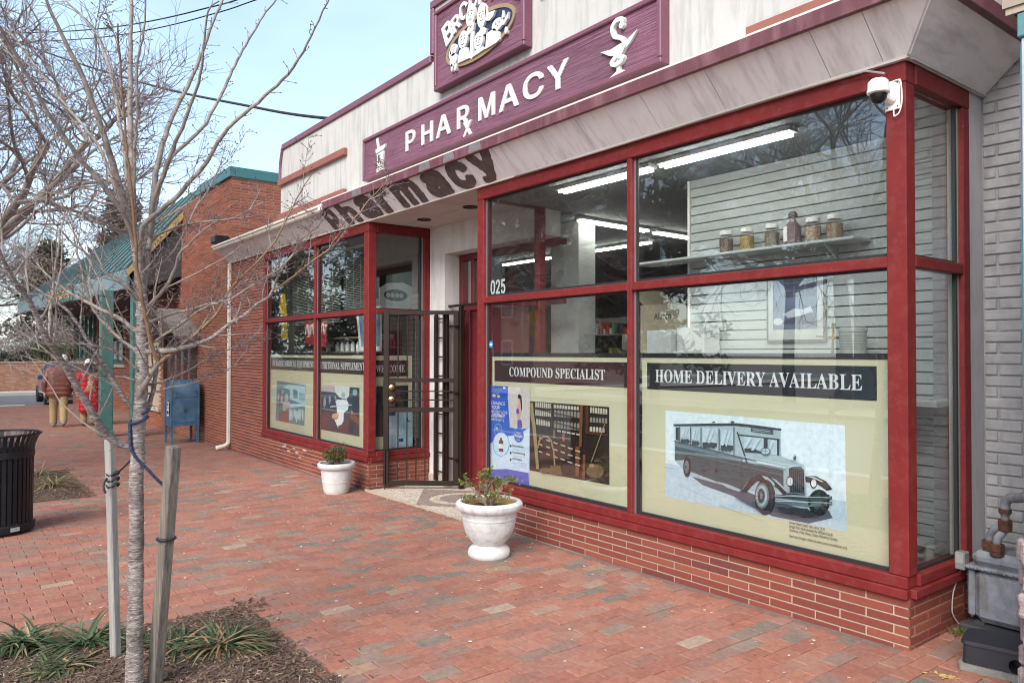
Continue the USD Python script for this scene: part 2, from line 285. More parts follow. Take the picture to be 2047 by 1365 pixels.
for k, (x, y, ln) in enumerate(pieces):
    # greys come in loose streaks
    g = meshkit.noise(np.array([[x*1.3, y*0.55, 7.7]]), 3)[0]
    t = r_.random()
    t = t*0.72 if (g < 0.50 and r_.random() < 0.7) else t
    b = MB() if k in best else rest
    paver(b, x, y, t, r_, ln)
    if k in best: b.build('paver', PAVER, pave)
rest.build('far_paver', PAVER, pave, kind='stuff')
# kerbs
b = MB(); b.box(-30.3, -30.02, -60, -1.75, -0.4, -0.195, 0.01); b.build('kerb', CONCRETE, None, kind='structure', label='pale concrete kerb where the pavement meets the far road')
b = MB()
for i in range(30):
    x = -30+i*1.1; b.box(x+0.003, x+1.097, -5.72, -5.46, gz(x)-0.25, gz(x)+0.005, 0.01)
b.build('kerb', CONCRETE, None, kind='structure', label='concrete kerb along the street beside the pavement')
b = MB(); b.box(-41.2, -39.5, -60, 40, -0.4, -0.20); b.build('far_pavement', CONCRETE, None, kind='structure', label='pale concrete pavement below the far brick wall')
strip_ground('opposite_pavement', CONCRETE, -30.3, 60, -19.0, -15.5, 0.0, 30, 'concrete pavement on the opposite side of the street', 'pavement')
b = MB()
for y in (-2.6, -4.2, -6.0, -7.8):
    b.box(-38.3, -36.0, y-0.45, y+0.45, -0.40, -0.326)
b.build('crosswalk_marking', WHITE, None, kind='structure', label='white painted crosswalk bars on the far road')
# entry floor: pebble aggregate with a dark diamond and a ring
AGG = usdkit.material(stage, L+'pebble_aggregate', {'g': ('geometry', {}), 'v': ('voronoi_texture', {'scale': 55.0}), 'sp': ('separate_color', {}), 'r': ('rgb_ramp', {'ramp': [(0.0, (0.62, 0.55, 0.45)), (0.35, (0.50, 0.42, 0.33)), (0.55, (0.70, 0.65, 0.57)), (0.75, (0.36, 0.27, 0.20)), (0.9, (0.62, 0.50, 0.38))]}),
   'd': ('rgb_ramp', {'ramp': [(0.0, (1, 1, 1)), (0.6, (0.85, 0.85, 0.85)), (1.0, (0.35, 0.33, 0.3))]}), 'x': ('mix', {'mix_type': 'multiply', 'fac': 1.0}), 'p': ('principled_bsdf', {'roughness': 0.8}), 'b': ('bump', {'strength': 0.6, 'distance': 0.004, 'invert': True})},
   [('g.position', 'v.vector'), ('v.color', 'sp.color'), ('sp.r', 'r.fac'), ('v.distance', 'd.fac'), ('r.color', 'x.color1'), ('d.color', 'x.color2'), ('x.color', 'p.base_color'), ('v.distance', 'b.height'), ('b.normal', 'p.normal')], surface='p.BSDF')
AGGD = usdkit.material(stage, L+'dark_pebble_aggregate', {'g': ('geometry', {}), 'v': ('voronoi_texture', {'scale': 60.0}), 'sp': ('separate_color', {}), 'r': ('rgb_ramp', {'ramp': [(0.0, (0.20, 0.15, 0.12)), (0.4, (0.30, 0.23, 0.19)), (0.7, (0.15, 0.12, 0.11)), (1.0, (0.36, 0.29, 0.24))]}), 'p': ('principled_bsdf', {'roughness': 0.8}), 'b': ('bump', {'strength': 0.6, 'distance': 0.004, 'invert': True})},
   [('g.position', 'v.vector'), ('v.color', 'sp.color'), ('sp.r', 'r.fac'), ('r.color', 'p.base_color'), ('v.distance', 'b.height'), ('b.normal', 'p.normal')], surface='p.BSDF')
ent = UsdGeom.Xform.Define(stage, numbered('/World/entry_floor')).GetPrim(); tag(ent, 'pebble aggregate entry floor with a dark diamond and ring in front of the door', 'floor', kind='structure')
def on_floor(poly, dz, mat, name, par):
    b = MB()
    for g in getattr(poly, 'geoms', [poly]):
        v, f = trimesh.creation.triangulate_polygon(g, engine='earcut')
        b.add([(x, y, gz(x)+dz) for x, y in v], f)
    b.build(name, mat, par)
on_floor(sbox(-8.215, -0.03, -5.93, 1.25), 0.004, AGG, 'aggregate', ent)
dia = Polygon([(-7.85, 0.55), (-7.05, -0.02), (-6.25, 0.55), (-7.05, 1.15)]); ring = Point(-7.05, 0.56)
on_floor(dia.difference(ring.buffer(0.36)), 0.008, AGGD, 'dark_diamond', ent)
on_floor(ring.buffer(0.24), 0.008, AGGD, 'dark_disc', ent)
b = MB(); b.box(-8.21, -5.93, -0.05, -0.03, -0.16, -0.045); b.build('edging', MORTAR, ent)
# mulch beds
MULCH = tone_mat('bark_mulch', [(0.0, (0.095, 0.057, 0.040)), (0.3, (0.135, 0.084, 0.058)), (0.55, (0.18, 0.115, 0.080)), (0.72, (0.070, 0.043, 0.032)), (0.91, (0.29, 0.20, 0.14))], 0.95, 0.25, 60, 0.5, 200)
MULCHBASE = pm('mulch_soil', (0.090, 0.056, 0.040), 0.98, 0.4, 40, 0.8, 120)
def bed(k, label):
    x0, x1, y0, y1 = BEDS[k]; root = UsdGeom.Xform.Define(stage, numbered('/World/mulch_bed')).GetPrim(); tag(root, label, 'mulch bed', kind='structure')
    nx, ny = 40, 36; X, Y = np.meshgrid(np.linspace(x0, x1, nx), np.linspace(y0, y1, ny), indexing='ij')
    e = np.minimum.reduce([X-x0, x1-X, Y-y0, y1-Y]); P = np.stack([X*4, Y*4, X*0], -1)
    Z = np.array([[gz(q) for q in row] for row in X])-0.004+0.05*np.clip(e/0.35, 0, 1)**0.7*(0.5+meshkit.fbm(P, 3, 2))
    v = np.stack([X, Y, Z], -1).reshape(-1, 3); f = [(i*ny+j, (i+1)*ny+j, (i+1)*ny+j+1, i*ny+j+1) for i in range(nx-1) for j in range(ny-1)]
    b = MB(); b.add(v, f); b.build('mulch_mound', MULCHBASE, root, smooth=True)
    n = 9500 if k == 0 else 4200; rr = np.random.default_rng(k+3); chips = MB()
    for _ in range(n):
        x, y = (rr.uniform(x0-0.05, x1+0.05), rr.uniform(y0, y1+0.05)) if rr.random() < 0.985 else (x0+rr.normal(-.02, .10) if rr.random() < .5 else rr.uniform(x0, x1), y1+abs(rr.normal(0, .12)))
        i, j = int(np.clip((x-x0)/(x1-x0)*(nx-1), 0, nx-1)), int(np.clip((y-y0)/(y1-y0)*(ny-1), 0, ny-1))
        s = rr.uniform(0.4, 1.0); size = (0.040*s, 0.0045*s+0.002, 0.003); a = rr.uniform(0, 6.28)
        R = rotz(a)@np.array(trimesh.transformations.euler_matrix(rr.normal(0, .35), rr.normal(0, .3), 0)[:3, :3])
        t = rr.random(); chips.obox((x, y, (Z[i, j]+0.006) if (x0 < x < x1 and y < y1) else gz(x)+.006), size, R, c=(t, t, t))
    chips.build('bark_chips', MULCH, root, kind='stuff')
bed(0, 'square mulch bed at the foot of the staked sapling')
bed(1, 'square mulch bed beside the black litter bin')
# ================================================================== PHARMACY BUILDING
ph = thing('pharmacy_building', 'pharmacy shop with red framed display windows, brick base and white stucco parapet', 'building')
ph_count = [0]
def brick_wall(par, o, d, n, length, z0, z1, mats=(WALLBRICK, MORTAR), single=True, course=0.0508, bl=0.305, joint=0.0095, phase=0.0, seed=1, holes=(), back=0.12, name='brick', skip=None, tone=None, mortar_name='mortar_bed', zbase=0.27, proud=0.006, far_name='small_brick'):
    """Bricks with recessed joints on a vertical face: o its start, d its run, n its outward normal. single: each brick its own part."""
    o, d, n = np.asarray(o, float), np.asarray(d, float), np.asarray(n, float); r = random.Random(seed); stuff = MB()
    k0 = int(math.floor((z0-zbase)/course))-1
    for k in range(k0, int((z1-zbase)/course)+2):
        a, b_ = zbase+k*course+joint/2, zbase+(k+1)*course-joint/2
        a, b_ = max(a, z0), min(b_, z1)
        if b_-a < 0.008: continue
        s = -bl+phase+(bl/2 if k % 2 else 0)
        while s < length:
            p, q = max(s+joint/2, 0), min(s+bl-joint/2, length); s += bl
            if q-p < 0.012: continue
            if any(h0-0.001 < (p+q)/2 < h1 and g0 < (a+b_)/2 < g1 for h0, h1, g0, g1 in holes): continue
            t = r.random(); e = r.uniform(-0.0015, 0.0015); b = MB() if single else stuff
            P = lambda u, w, z: o+d*u+n*w+np.array([0, 0, z])
            c = 0.0025; v = [P(u, -0.02, z) for u, z in ((p, a), (q, a), (q, b_), (p, b_))]+[P(u, e+proud-0.002, z) for u, z in ((p, a), (q, a), (q, b_), (p, b_))]+[P(u, e+proud, z) for u, z in ((p+c, a+c), (q-c, a+c), (q-c, b_-c), (p+c, b_-c))]
            fl = [(0, 1, 5, 4), (1, 2, 6, 5), (2, 3, 7, 6), (3, 0, 4, 7), (4, 5, 9, 8), (5, 6, 10, 9), (6, 7, 11, 10), (7, 4, 8, 11), (8, 9, 10, 11)]
            b.add(v, fl, (t, t, t))
            if single: b.build(name, mats[0], par)
    if not single: stuff.build(far_name, mats[0], par, kind='stuff')
    if back:
        b = MB(); x = o+d*0.009; q = o+d*(length-0.009)-n*back
        b.box(min(x[0], q[0]), max(x[0], q[0]), min(x[1], q[1]), max(x[1], q[1]), z0, z1); b.build(mortar_name, mats[1], par)
# base walls under the windows
brick_wall(ph, (-5.93, 0.006, 0), (1, 0, 0), (0, -1, 0), 4.03, -0.10, 0.27, seed=2, phase=-0.02)
brick_wall(ph, (-1.906, 0.010, 0), (0, 1, 0), (1, 0, 0), 0.97, -0.05, 0.27, seed=3, phase=0.05, back=0.10)
brick_wall(ph, (-11.91, 0.006, 0), (1, 0, 0), (0, -1, 0), 3.69, -0.18, 0.27, seed=4)
brick_wall(ph, (-8.226, 0.010, 0), (0, 1, 0), (1, 0, 0), 0.84, -0.12, 0.27, seed=5, phase=0.1, back=0.10)
brick_wall(ph, (-13.55, 0.006, 0), (1, 0, 0), (0, -1, 0), 1.64, -0.20, 3.16, seed=6, single=False)
# white scuffs of old paint on the bricks below the left window
b = MB(); r_ = random.Random(3)
for x, z, w, h in ((-11.05, 0.17, .20, .030), (-10.85, 0.12, .15, .028), (-10.55, 0.13, .17, .03), (-10.28, 0.19, .20, .03), (-10.40, 0.075, .10, .026), (-11.25, 0.11, .12, .02), (-10.98, 0.21, .14, .02), (-10.62, .185, .1, .02)):
    P = Polygon([(x+w*(0.5+0.5*math.cos(a)*(0.55+0.45*r_.random())), z+h*(0.5+0.6*math.sin(a)*(0.55+0.45*r_.random()))) for a in np.linspace(0, 6.28, 22)[:-1]]).buffer(0)
    b.poly(P, 0.0008, frame((0, -0.0028, 0), (1, 0, 0), (0, 0, 1)))
b.build('paint_scuff', pm('chalky_scuff', (0.46, 0.33, 0.30), .9, .3, 30), ph)
# --- window bays
def bay(name, x0, x1, mull, lpost, rpost, ret, rety, mulw=0.046):
    """One glazed bay: outer frame with its mullion, transom bars, gasket strips and panes as sub-parts."""
    f = MB()
    f.box(x0, x1, -0.028, 0.02, 0.27, 0.320, 0.004)                                      # sill nose
    f.box(x0+.006, x1-.006, -0.012, 0.10, 0.321, 0.385, 0.006)                            # bottom rail
    f.box(x0, x1, -0.008, 0.10, 3.045, 3.155, 0.004)                                      # head
    f.box(x0, x0+lpost, -0.005, 0.10, 0.386, 3.044, 0.004); f.box(x1-rpost, x1, -0.005, 0.10, 0.386, 3.044, 0.005)
    if ret:
        f.box(x1-0.02, x1+0.028, 0.021, rety, 0.2705, 0.3195, 0.004); f.box(x1-0.10, x1+0.012, 0.101, rety, 0.3215, 0.384, 0.006)
        f.box(x1-0.10, x1+0.008, 0.101, rety, 3.046, 3.154, 0.004); f.box(x1-0.08, x1+0.006, rety-0.085, rety, 0.387, 3.043, 0.004)
    fr = f.build('window_frame', RED, ph, smooth=25)
    m = MB(); m.box(mull-mulw/2, mull+mulw/2, -0.004, 0.09, 0.386, 3.044, 0.004); m.build('mullion', RED, fr, smooth=25)
    spans = [(x0+lpost, mull-mulw/2), (mull+mulw/2, x1-rpost)]
    for a, c in spans:
        t = MB(); t.box(a, c, -0.003, 0.08, 2.05, 2.11, 0.004); t.build('transom_bar', RED, fr, smooth=25)
        for z0, z1 in ((0.385, 2.05), (2.11, 3.045)):
            g = MB(); g.box(a+.001, c-.001, 0.048, 0.054, z0+.001, z1-.001); g.build('pane', GLASS, fr)
            s = MB(); s.box(a+.0005, a+0.016, 0.030, 0.047, z0, z1); s.build('glazing_strip', STEEL, fr)
            k = MB(); k.box(a+0.016, a+0.034, 0.034, 0.047, z0, z1); k.box(c-0.014, c, 0.034, 0.047, z0, z1); k.box(a+.034, c-.014, 0.034, 0.047, z0, z0+0.022); k.box(a+.034, c-.014, 0.034, 0.047, z1-0.014, z1); k.build('gasket', RUBBER, fr)
    if ret:
        t = MB(); t.box(x1-0.07, x1+0.002, 0.10, rety-0.085, 2.05, 2.11, 0.004); t.build('transom_bar', RED, fr, smooth=25)
        for z0, z1 in ((0.385, 2.05), (2.11, 3.045)):
            g = MB(); g.box(x1-0.050, x1-0.044, 0.101, rety-0.086, z0+.001, z1-.001); g.build('pane', GLASS, fr)
            s = MB(); s.box(x1-0.044, x1-0.02, rety-0.104, rety-0.087, z0, z1); s.build('glazing_strip', STEEL, fr)
            k = MB(); k.box(x1-0.044, x1-0.024, rety-0.13, rety-0.104, z0, z1); k.box(x1-0.044, x1-0.03, 0.101, rety-0.13, z0, z0+0.016); k.build('gasket', RUBBER, fr)
    return fr
R_BAY = bay('right', -5.93, -1.90, -3.935, 0.10, 0.108, True, 0.786)
f = MB(); f.box(-5.93, -5.845, .701, .786, .30, 3.154, .004); f.box(-5.93, -5.85, .101, .70, .3215, .385, .004); f.box(-5.93, -5.85, .101, .70, 3.046, 3.154, .004); f.box(-5.925, -5.855, .101, .70, 2.05, 2.11, .004); f = f.build('side_frame', RED, R_BAY, smooth=25)
b = MB(); b.box(-5.893, -5.887, .102, .70, .386, 2.049); b.box(-5.893, -5.887, .102, .70, 2.111, 3.045); b.build('side_pane', GLASS, R_BAY)
b = MB(); b.box(-5.93, -5.84, .13, .80, -.1, .2995); b.build('mortar_bed', MORTAR, ph)
L_BAY = bay('left', -11.91, -8.22, -9.862, 0.085, 0.13, True, 0.85)
# white board and grey painted brick in the nook on the right
b = MB(); b.box(-1.99, -1.898, 0.788, 0.985, -0.02, 3.19, 0.004); b.build('corner_board', GREYTRIM, ph)
def nook():
    r = random.Random(8); c = 0.0667; x0 = -1.895
    b = MB(); b.box(x0-0.3, -0.4, 0.986, 1.2, -0.1, 5.0); b.build('nook_wall', GREYMORT, ph)
    k = 0; z = -0.02
    while z < 3.6:
        # stretcher courses alternate with half bricks
        cuts = [(-1.892, -1.692), (-1.684, -1.484), (-1.476, -1.276)] if k % 2 else [(-1.892, -1.822), (-1.812, -1.612), (-1.604, -1.404)]
        for a, q in cuts:
            if a > -1.45: continue
            m = chbox(a+.003, q-.003, 0.976+r.uniform(-.004, .003), 1.0, z+.004, z+c-.006+r.uniform(-.002, .001), 0.004)
            m = m.subdivide().subdivide(); v = np.asarray(m.vertices); nz = meshkit.fbm(v*28, 3, 4)-0.5; w = v[:, 1] < 0.99
            v[w, 1] += nz[w]*0.008; b = MB(); b.add(v, m.faces); b.build('brick', GREYBRICK, ph, smooth=35)
        z += c; k += 1
nook()
# --- soffit, entry recess
b = MB(); b.box(-13.60, -1.872, -0.034, 0.02, 3.156, 3.172); b.box(-1.8985, -1.868, 0.021, 0.98, 3.157, 3.172); b.build('soffit_strip', SOFFIT, ph)
for x0, x1 in ((-8.216, -7.47), (-7.46, -6.70), (-6.69, -5.935)):
    for y0, y1 in ((0.022, 0.44), (0.452, 1.06)):
        b = MB(); b.box(x0, x1-.004, y0, y1, 3.158, 3.18, 0.003); b.build('soffit_board', SOFFIT, ph)
for x, y in ((-7.67, 0.44), (-6.70, 0.44)):
    b = MB(); b.lathe([(0.075, 3.150), (0.085, 3.1495), (0.085, 3.157), (0.06, 3.158), (0.055, 3.185)], 24, (x, y, 0)); d = b.build('recessed_light', BRONZE, ph, smooth=30)
    b = MB(); b.lathe([(0.0, 3.1545), (0.06, 3.1545)], 20, (x, y, 0)); b.build('lamp_face', DARK, d)
b = MB(); b.box(-8.30, -8.18, .022, 1.06, 3.181, 3.39); b.box(-5.98, -5.85, .022, 1.06, 3.181, 3.39); b.box(-8.32, -8.225, .10, .85, 3.1545, 3.1805); b.build('head_packing', DARK, ph)
b = MB(); b.box(-8.214, -7.86, 0.851, 1.30, -0.15, 3.157); b.build('pilaster', PLASTER, ph)
b = MB(); b.box(-7.859, -5.93, 0.8495, 1.059, 2.80, 3.157); b.build('lintel', PLASTER, ph)
b = MB(); b.box(-8.213, -7.861, 0.835, 0.850, -0.12, 0.06, 0.003); b.build('base_block', pm('worn_base', (.40, .33, .27), .9, .2, 12), ph)
d = MB()
d.box(-7.859, -7.78, 1.06, 1.15, -0.1, 2.80, .004); d.box(-7.78, -5.93, 1.06, 1.15, 2.72, 2.80, .004); d.box(-7.78, -5.93, 1.062, 1.148, 2.10, 2.16, .004); d.box(-7.60, -7.54, 1.061, 1.149, 2.161, 2.719, .004); d.box(-7.70, -7.62, 1.058, 1.152, -.1, 2.099, .004)
df = d.build('door_frame', DRED, ph, smooth=25)
b = MB(); b.box(-7.779, -7.601, 1.10, 1.106, 2.161, 2.719); b.box(-7.539, -5.94, 1.10, 1.106, 2.161, 2.719); b.build('pane', GLASS, df)
b = MB(); b.box(-7.619, -6.50, 1.09, 1.13, -0.05, 2.095, .004); dr = b.build('door', DRED, ph, smooth=25)
for z0, z1 in ((0.15, 0.95), (1.10, 1.95)):
    b = MB(); b.box(-7.50, -6.62, 1.080, 1.0895, z0, z1, .004); b.build('door_panel', DRED, dr, smooth=25)
b = MB(); b.box(-7.779, -7.701, 1.09, 1.12, -0.1, 2.095, .003); b.build('side_panel', DRED, df)
# --- fascia with old lettering
FY0, FZ0, FY1, FZ1 = -0.034, 3.172, -0.272, 3.392
fs = np.array([0, FY1-FY0, FZ1-FZ0]); FLEN = np.linalg.norm(fs); fs /= FLEN; fn = np.array([0, -fs[2], fs[1]])
seams = [-13.61, -12.55, -11.53, -10.4, -9.5, -8.87, -7.75, -6.6, -5.5, -4.26, -3.59, -3.03, -2.305, -2.003]
def fascia_panel(xa0, xb0, xa1, xb1, mat, nz=0.0):
    b = MB(); off = fn*(0.0+nz); P = lambda x, y, z: np.array([x, y, z])+off
    A = [P(xa0, FY0, FZ0), P(xb0, FY0, FZ0), P(xb1, FY1, FZ1), P(xa1, FY1, FZ1)]; B = [p-fn*0.03 for p in A]
    b.add(A+B, [(0, 1, 2, 3), (7, 6, 5, 4), (0, 4, 5, 1), (1, 5, 6, 2), (2, 6, 7, 3), (3, 7, 4, 0)]); b.build('fascia_panel', mat, ph)
for i in range(len(seams)-1):
    fascia_panel(seams[i], seams[i+1]-0.004, seams[i], seams[i+1]-0.004, FASCIA2 if seams[i+1] < -8.8 else FASCIA, RNG.uniform(-.001, .001))
fascia_panel(-2.003, -1.868, -2.003, -1.868+(FY0-FY1), FASCIA)
b = MB(); e = FY0-FY1; A = np.array([[-1.866, FY0, FZ0], [-1.866, 0.97, FZ0], [-1.866+e, 0.97, FZ1], [-1.866+e, FY1, FZ1]]); nn = np.array([fs[2], 0, fs[1]])
B = A-np.array([1.0, 0, 0.9])*0.02; b.add(np.vstack([A, B]), [(0, 1, 2, 3), (7, 6, 5, 4), (0, 4, 5, 1), (1, 5, 6, 2), (2, 6, 7, 3), (3, 7, 4, 0)]); b.build('fascia_panel', FASCIA, ph)
b = MB(); b.tube([(-1.862, FY0+0.0, FZ0), (-1.862+e, FY1, FZ1)], 0.006, 6); b.build('mitre_seam', FASCIA, ph)
# maroon drip edge, cream gutter, shelf
b = MB(); b.box(-8.98, -1.60, -0.300, -0.262, 3.382, 3.472, .004); b.box(-8.98, -1.596, -0.306, -0.299, 3.380, 3.392, .002); b.box(-1.6495, -1.598, -0.262, 0.97, 3.382, 3.472, .004); dk = b.build('drip_edge', MAROON, ph, smooth=25)
b = MB(); b.box(-8.99, -1.61, -0.285, 0.05, 3.473, 3.49); b.box(-13.6, -9.0, -0.262, 0.05, 3.45, 3.47); b.box(-1.9, -1.62, 0.051, .97, 3.473, 3.49); b.build('shelf_flashing', TRIM, ph)
b = MB(); prof = [(-0.255, 3.36), (-0.272, 3.362), (-0.292, 3.378), (-0.300, 3.405), (-0.318, 3.416), (-0.320, 3.438), (-0.308, 3.440), (-0.255, 3.436)]
n_ = len(prof); v = [(x, y, z) for x in (-13.66, -9.0) for y, z in prof]; b.add(v, [(i, (i+1) % n_, n_+(i+1) % n_, n_+i) for i in range(n_)])
for k, s_ in ((0, 1), (n_, -1)): b.add([v[k+i] for i in range(n_)], [(0, i, i+1)[::s_] for i in range(1, n_-1)])
b.build('gutter', TRIM, ph)
b = MB(); b.box(-8.999, -8.90, -0.326, -0.301, 3.365, 3.445, .004); b.build('gutter_end', WHITE, ph)
spots = [(-9.126, -8.76), (-8.68, -8.24), (-8.20, -7.72), (-7.70, -7.36), (-7.30, -6.72), (-6.66, -6.22), (-6.19, -5.80), (-5.77, -5.36)]
for ch, (a, c) in zip('pharmacy', spots):
    a, c = a+(c-a)*.03, c-(c-a)*.07; s = sans(ch, 0.3, True); s = s.buffer(0.025, join_style=2).buffer(-.006); bb = s.bounds
    s = affinity.affine_transform(s, [(c-a)/(bb[2]-bb[0]), 0, 0, (FLEN+0.006)/(bb[3]-bb[1]), a-bb[0]*(c-a)/(bb[2]-bb[0]), -0.003-bb[1]*(FLEN+0.006)/(bb[3]-bb[1])])
    rr = random.Random(ord(ch)+int(a*10))   # ragged edges of a torn-off letter
    ring = []
    s = s.simplify(0.004)
    def rag(cs):
        out = []
        cs = list(cs)
        for p, q in zip(cs[:-1], cs[1:]):
            n_ = max(1, int(math.hypot(q[0]-p[0], q[1]-p[1])/0.02))
            for k in range(n_): out.append((p[0]+(q[0]-p[0])*k/n_+rr.gauss(0, .0035), p[1]+(q[1]-p[1])*k/n_+rr.gauss(0, .003)))
        return out
    s = union_all([Polygon(rag(g.exterior.coords), [rag(h.coords) for h in g.interiors]).buffer(0) for g in getattr(s, 'geoms', [s])])
    b = MB(); b.poly(s, 0.002, frame(np.array([0, FY0, FZ0])+fn*0.0015, (1, 0, 0), fs)); b.build('old_letter', GHOST, ph, label='brown residue of the old letter '+ch)
    if ch not in 'acy': continue
    w = (c-a)*0.55; m = (a+c)/2+0.02          # the letter's top once reached up over the drip edge
    b = MB(); b.poly(Point(m, 3.40).buffer(w/2).intersection(sbox(a-.1, 3.394, c+.1, 3.470)), 0.0015, frame((0, -0.3005, 0), (1, 0, 0), (0, 0, 1))); b.build('letter_shadow', pm('grey_residue', (.15, .13, .135), .7, .2, 12), ph)
b = MB(); b.tube(spline([(-5.3, -0.037, 3.162), (-4.2, -0.042, 3.150), (-3.0, -0.040, 3.158), (-2.1, -0.045, 3.146), (-1.99, -0.05, 3.10)], 30), 0.006, 6); b.build('cable', pm('grey_cable', (.35, .31, .28), .6), ph)
# --- parapet
P = Polygon([(-11.30, 3.40), (-1.62, 3.40), (-1.62, 4.68), (-5.07, 4.68), (-5.07, 5.28), (-6.82, 5.28), (-6.82, 4.68), (-11.20, 4.68), (-11.27, 4.50), (-11.30, 4.25)])
b = MB(); b.poly(P, 0.25, frame((0, 0.30, 0), (1, 0, 0), (0, 0, 1))); b.box(-1.87, -1.62, 0.301, 1.0, 3.4, 4.68); b.build('parapet', STUCCO, ph)
c_ = MB()
def cop(x0, x1, z0, z1): c_.box(x0, x1, 0.022, 0.33, z0, z1, 0.006)
cop(-11.22, -6.86, 4.675, 4.755); cop(-6.865, -6.80, 4.756, 5.245); cop(-6.865, -5.03, 5.246, 5.325); cop(-5.085, -5.03, 4.756, 5.245); cop(-5.03, -1.60, 4.675, 4.755)
c_.tube([(-11.31, 0.04, 4.20), (-11.305, 0.04, 4.36), (-11.285, .04, 4.50), (-11.21, .04, 4.70)], 0.028, 6)
c_.build('coping', COPE, ph, smooth=25)
for x0, x1, z0, z1 in ((-11.305, -8.94, 4.125, 4.215), (-11.305, -8.955, 3.585, 3.69), (-2.905, -1.64, 3.57, 3.68), (-2.905, -1.64, 4.125, 4.215)):
    b = MB(); b.box(x0, x1, -0.005, 0.049, z0, z1, 0.004); b.build('trim_bar', TERRA, ph, smooth=25)
# small shed of body behind: roof and side walls close the shop
b = MB(); b.box(-13.5, -0.4, 8.0, 8.2, -0.2, 4.4); b.box(-13.5, -13.3, 1.0, 8.0, -.2, 3.39); b.box(-0.6, -0.4, 1.21, 8.0, -.2, 4.4); b.box(-11.25, -0.4, 0.31, 8.2, 4.2, 4.35); b.box(-13.5, -11.25, .06, 8.0, 3.40, 3.449); b.box(-11.3, -11.25, .31, 8.0, 3.45, 4.199); b.build('outer_wall', STUCCO, ph)
# --- interior
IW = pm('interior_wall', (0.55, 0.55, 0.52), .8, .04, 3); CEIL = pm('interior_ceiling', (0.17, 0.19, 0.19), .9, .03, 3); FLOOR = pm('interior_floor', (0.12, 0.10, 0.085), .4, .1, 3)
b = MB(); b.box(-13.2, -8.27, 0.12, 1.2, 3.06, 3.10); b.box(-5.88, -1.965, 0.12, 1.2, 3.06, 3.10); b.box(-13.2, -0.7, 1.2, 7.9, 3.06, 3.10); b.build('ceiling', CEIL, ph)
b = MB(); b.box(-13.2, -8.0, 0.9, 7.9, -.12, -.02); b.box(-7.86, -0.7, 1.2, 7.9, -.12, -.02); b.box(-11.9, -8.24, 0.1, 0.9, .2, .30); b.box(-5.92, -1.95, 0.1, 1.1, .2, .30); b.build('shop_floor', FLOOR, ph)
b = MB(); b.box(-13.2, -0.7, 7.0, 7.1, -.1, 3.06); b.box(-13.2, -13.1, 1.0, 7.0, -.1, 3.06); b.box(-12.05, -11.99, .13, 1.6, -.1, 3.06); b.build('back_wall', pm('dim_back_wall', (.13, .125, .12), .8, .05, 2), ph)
SLAT = pm('slatwall_board', (0.41, 0.435, 0.43), .5, .04, 3)
k = 0; z = 0.32
while z < 3.02:
    b = MB(); b.box(-4.17, -1.99, 1.0, 1.018, z, z+0.068, 0.002); b.build('slat_board', SLAT, ph); z += 0.0762
b = MB(); b.box(-4.17, -1.99, 1.021, 1.05, .30, 3.055); b.build('slat_backing', pm('slat_groove', (.06, .045, .04), .8), ph)
b = MB(); b.box(-4.195, -4.172, 0.99, 1.06, .30, 3.055); b.build('slat_edge', WHITE, ph)
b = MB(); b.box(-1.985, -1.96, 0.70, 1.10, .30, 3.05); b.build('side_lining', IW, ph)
b = MB(); b.box(-6.60, -6.13, 1.5, 1.75, -.02, 3.055); b.build('column', pm('grey_white_column', (.42, .44, .42), .7), ph)
z = 0.32
b = MB()
while z < 2.4: b.box(-11.85, -8.4, 1.5, 1.515, z, z+.068); z += .0762
b.build('left_slat_boards', pm('left_slatwall', (.30, .31, .27), .6), ph, kind='stuff')
b = MB(); b.box(-11.85, -8.25, 1.516, 1.55, .3, 3.055); b.build('left_backing', pm('left_slat_groove', (.04, .04, .035), .8), ph)
b = MB(); b.box(-8.6, -8.26, 1.44, 1.49, 1.7, 2.35); b.box(-9.5, -8.62, 1.44, 1.499, 1.75, 2.3); b.build('green_panel', pm('olive_green_panel', (.22, .30, .03), .6), ph)
# flourescent strips
TUBE = glow('fluorescent_tube', (1.0, 0.98, 0.90), 11.5)
def strip(x0, y0, x1, y1, label):
    t = thing('ceiling_light', label, 'ceiling light', group='fluorescent strip lights in the shop')
    d = np.array([x1-x0, y1-y0, 0.0]); ln = np.linalg.norm(d); d /= ln; w = np.array([-d[1], d[0], 0]); R = np.stack([d, w, [0, 0, 1]], 1); m = np.array([(x0+x1)/2, (y0+y1)/2, 0])
    b = MB(); b.obox(m+[0, 0, 3.04], (ln, 0.10, 0.035), R, .004); b.build('housing', pm('lamp_housing', (.40, .41, .40), .5), t)
    for s in (-1, 1):
        b = MB(); b.tube([m-d*(ln/2-.03)+w*0.030*s+[0, 0, 3.008], m+d*(ln/2-.03)+w*0.030*s+[0, 0, 3.008]], 0.012, 8); b.build('tube', TUBE, t)
strip(-5.05, 0.28, -3.95, 0.28, 'fluorescent strip above the left pane of the right display window'); strip(-3.88, 0.28, -2.74, 0.28, 'longest looking fluorescent strip over the slatwall display')
strip(-5.98, 1.35, -6.02, 2.5, 'fluorescent strip running back from the window over the shop floor'); strip(-6.04, 2.62, -6.08, 3.8, 'second fluorescent strip running back, partly behind the slatwall edge'); strip(-9.8, 3.2, -6.6, 3.2, 'fluorescent strip deep inside over the counter'); strip(-4.2, 4.6, -6.6, 4.6, 'faint fluorescent strip at the rear of the shop')
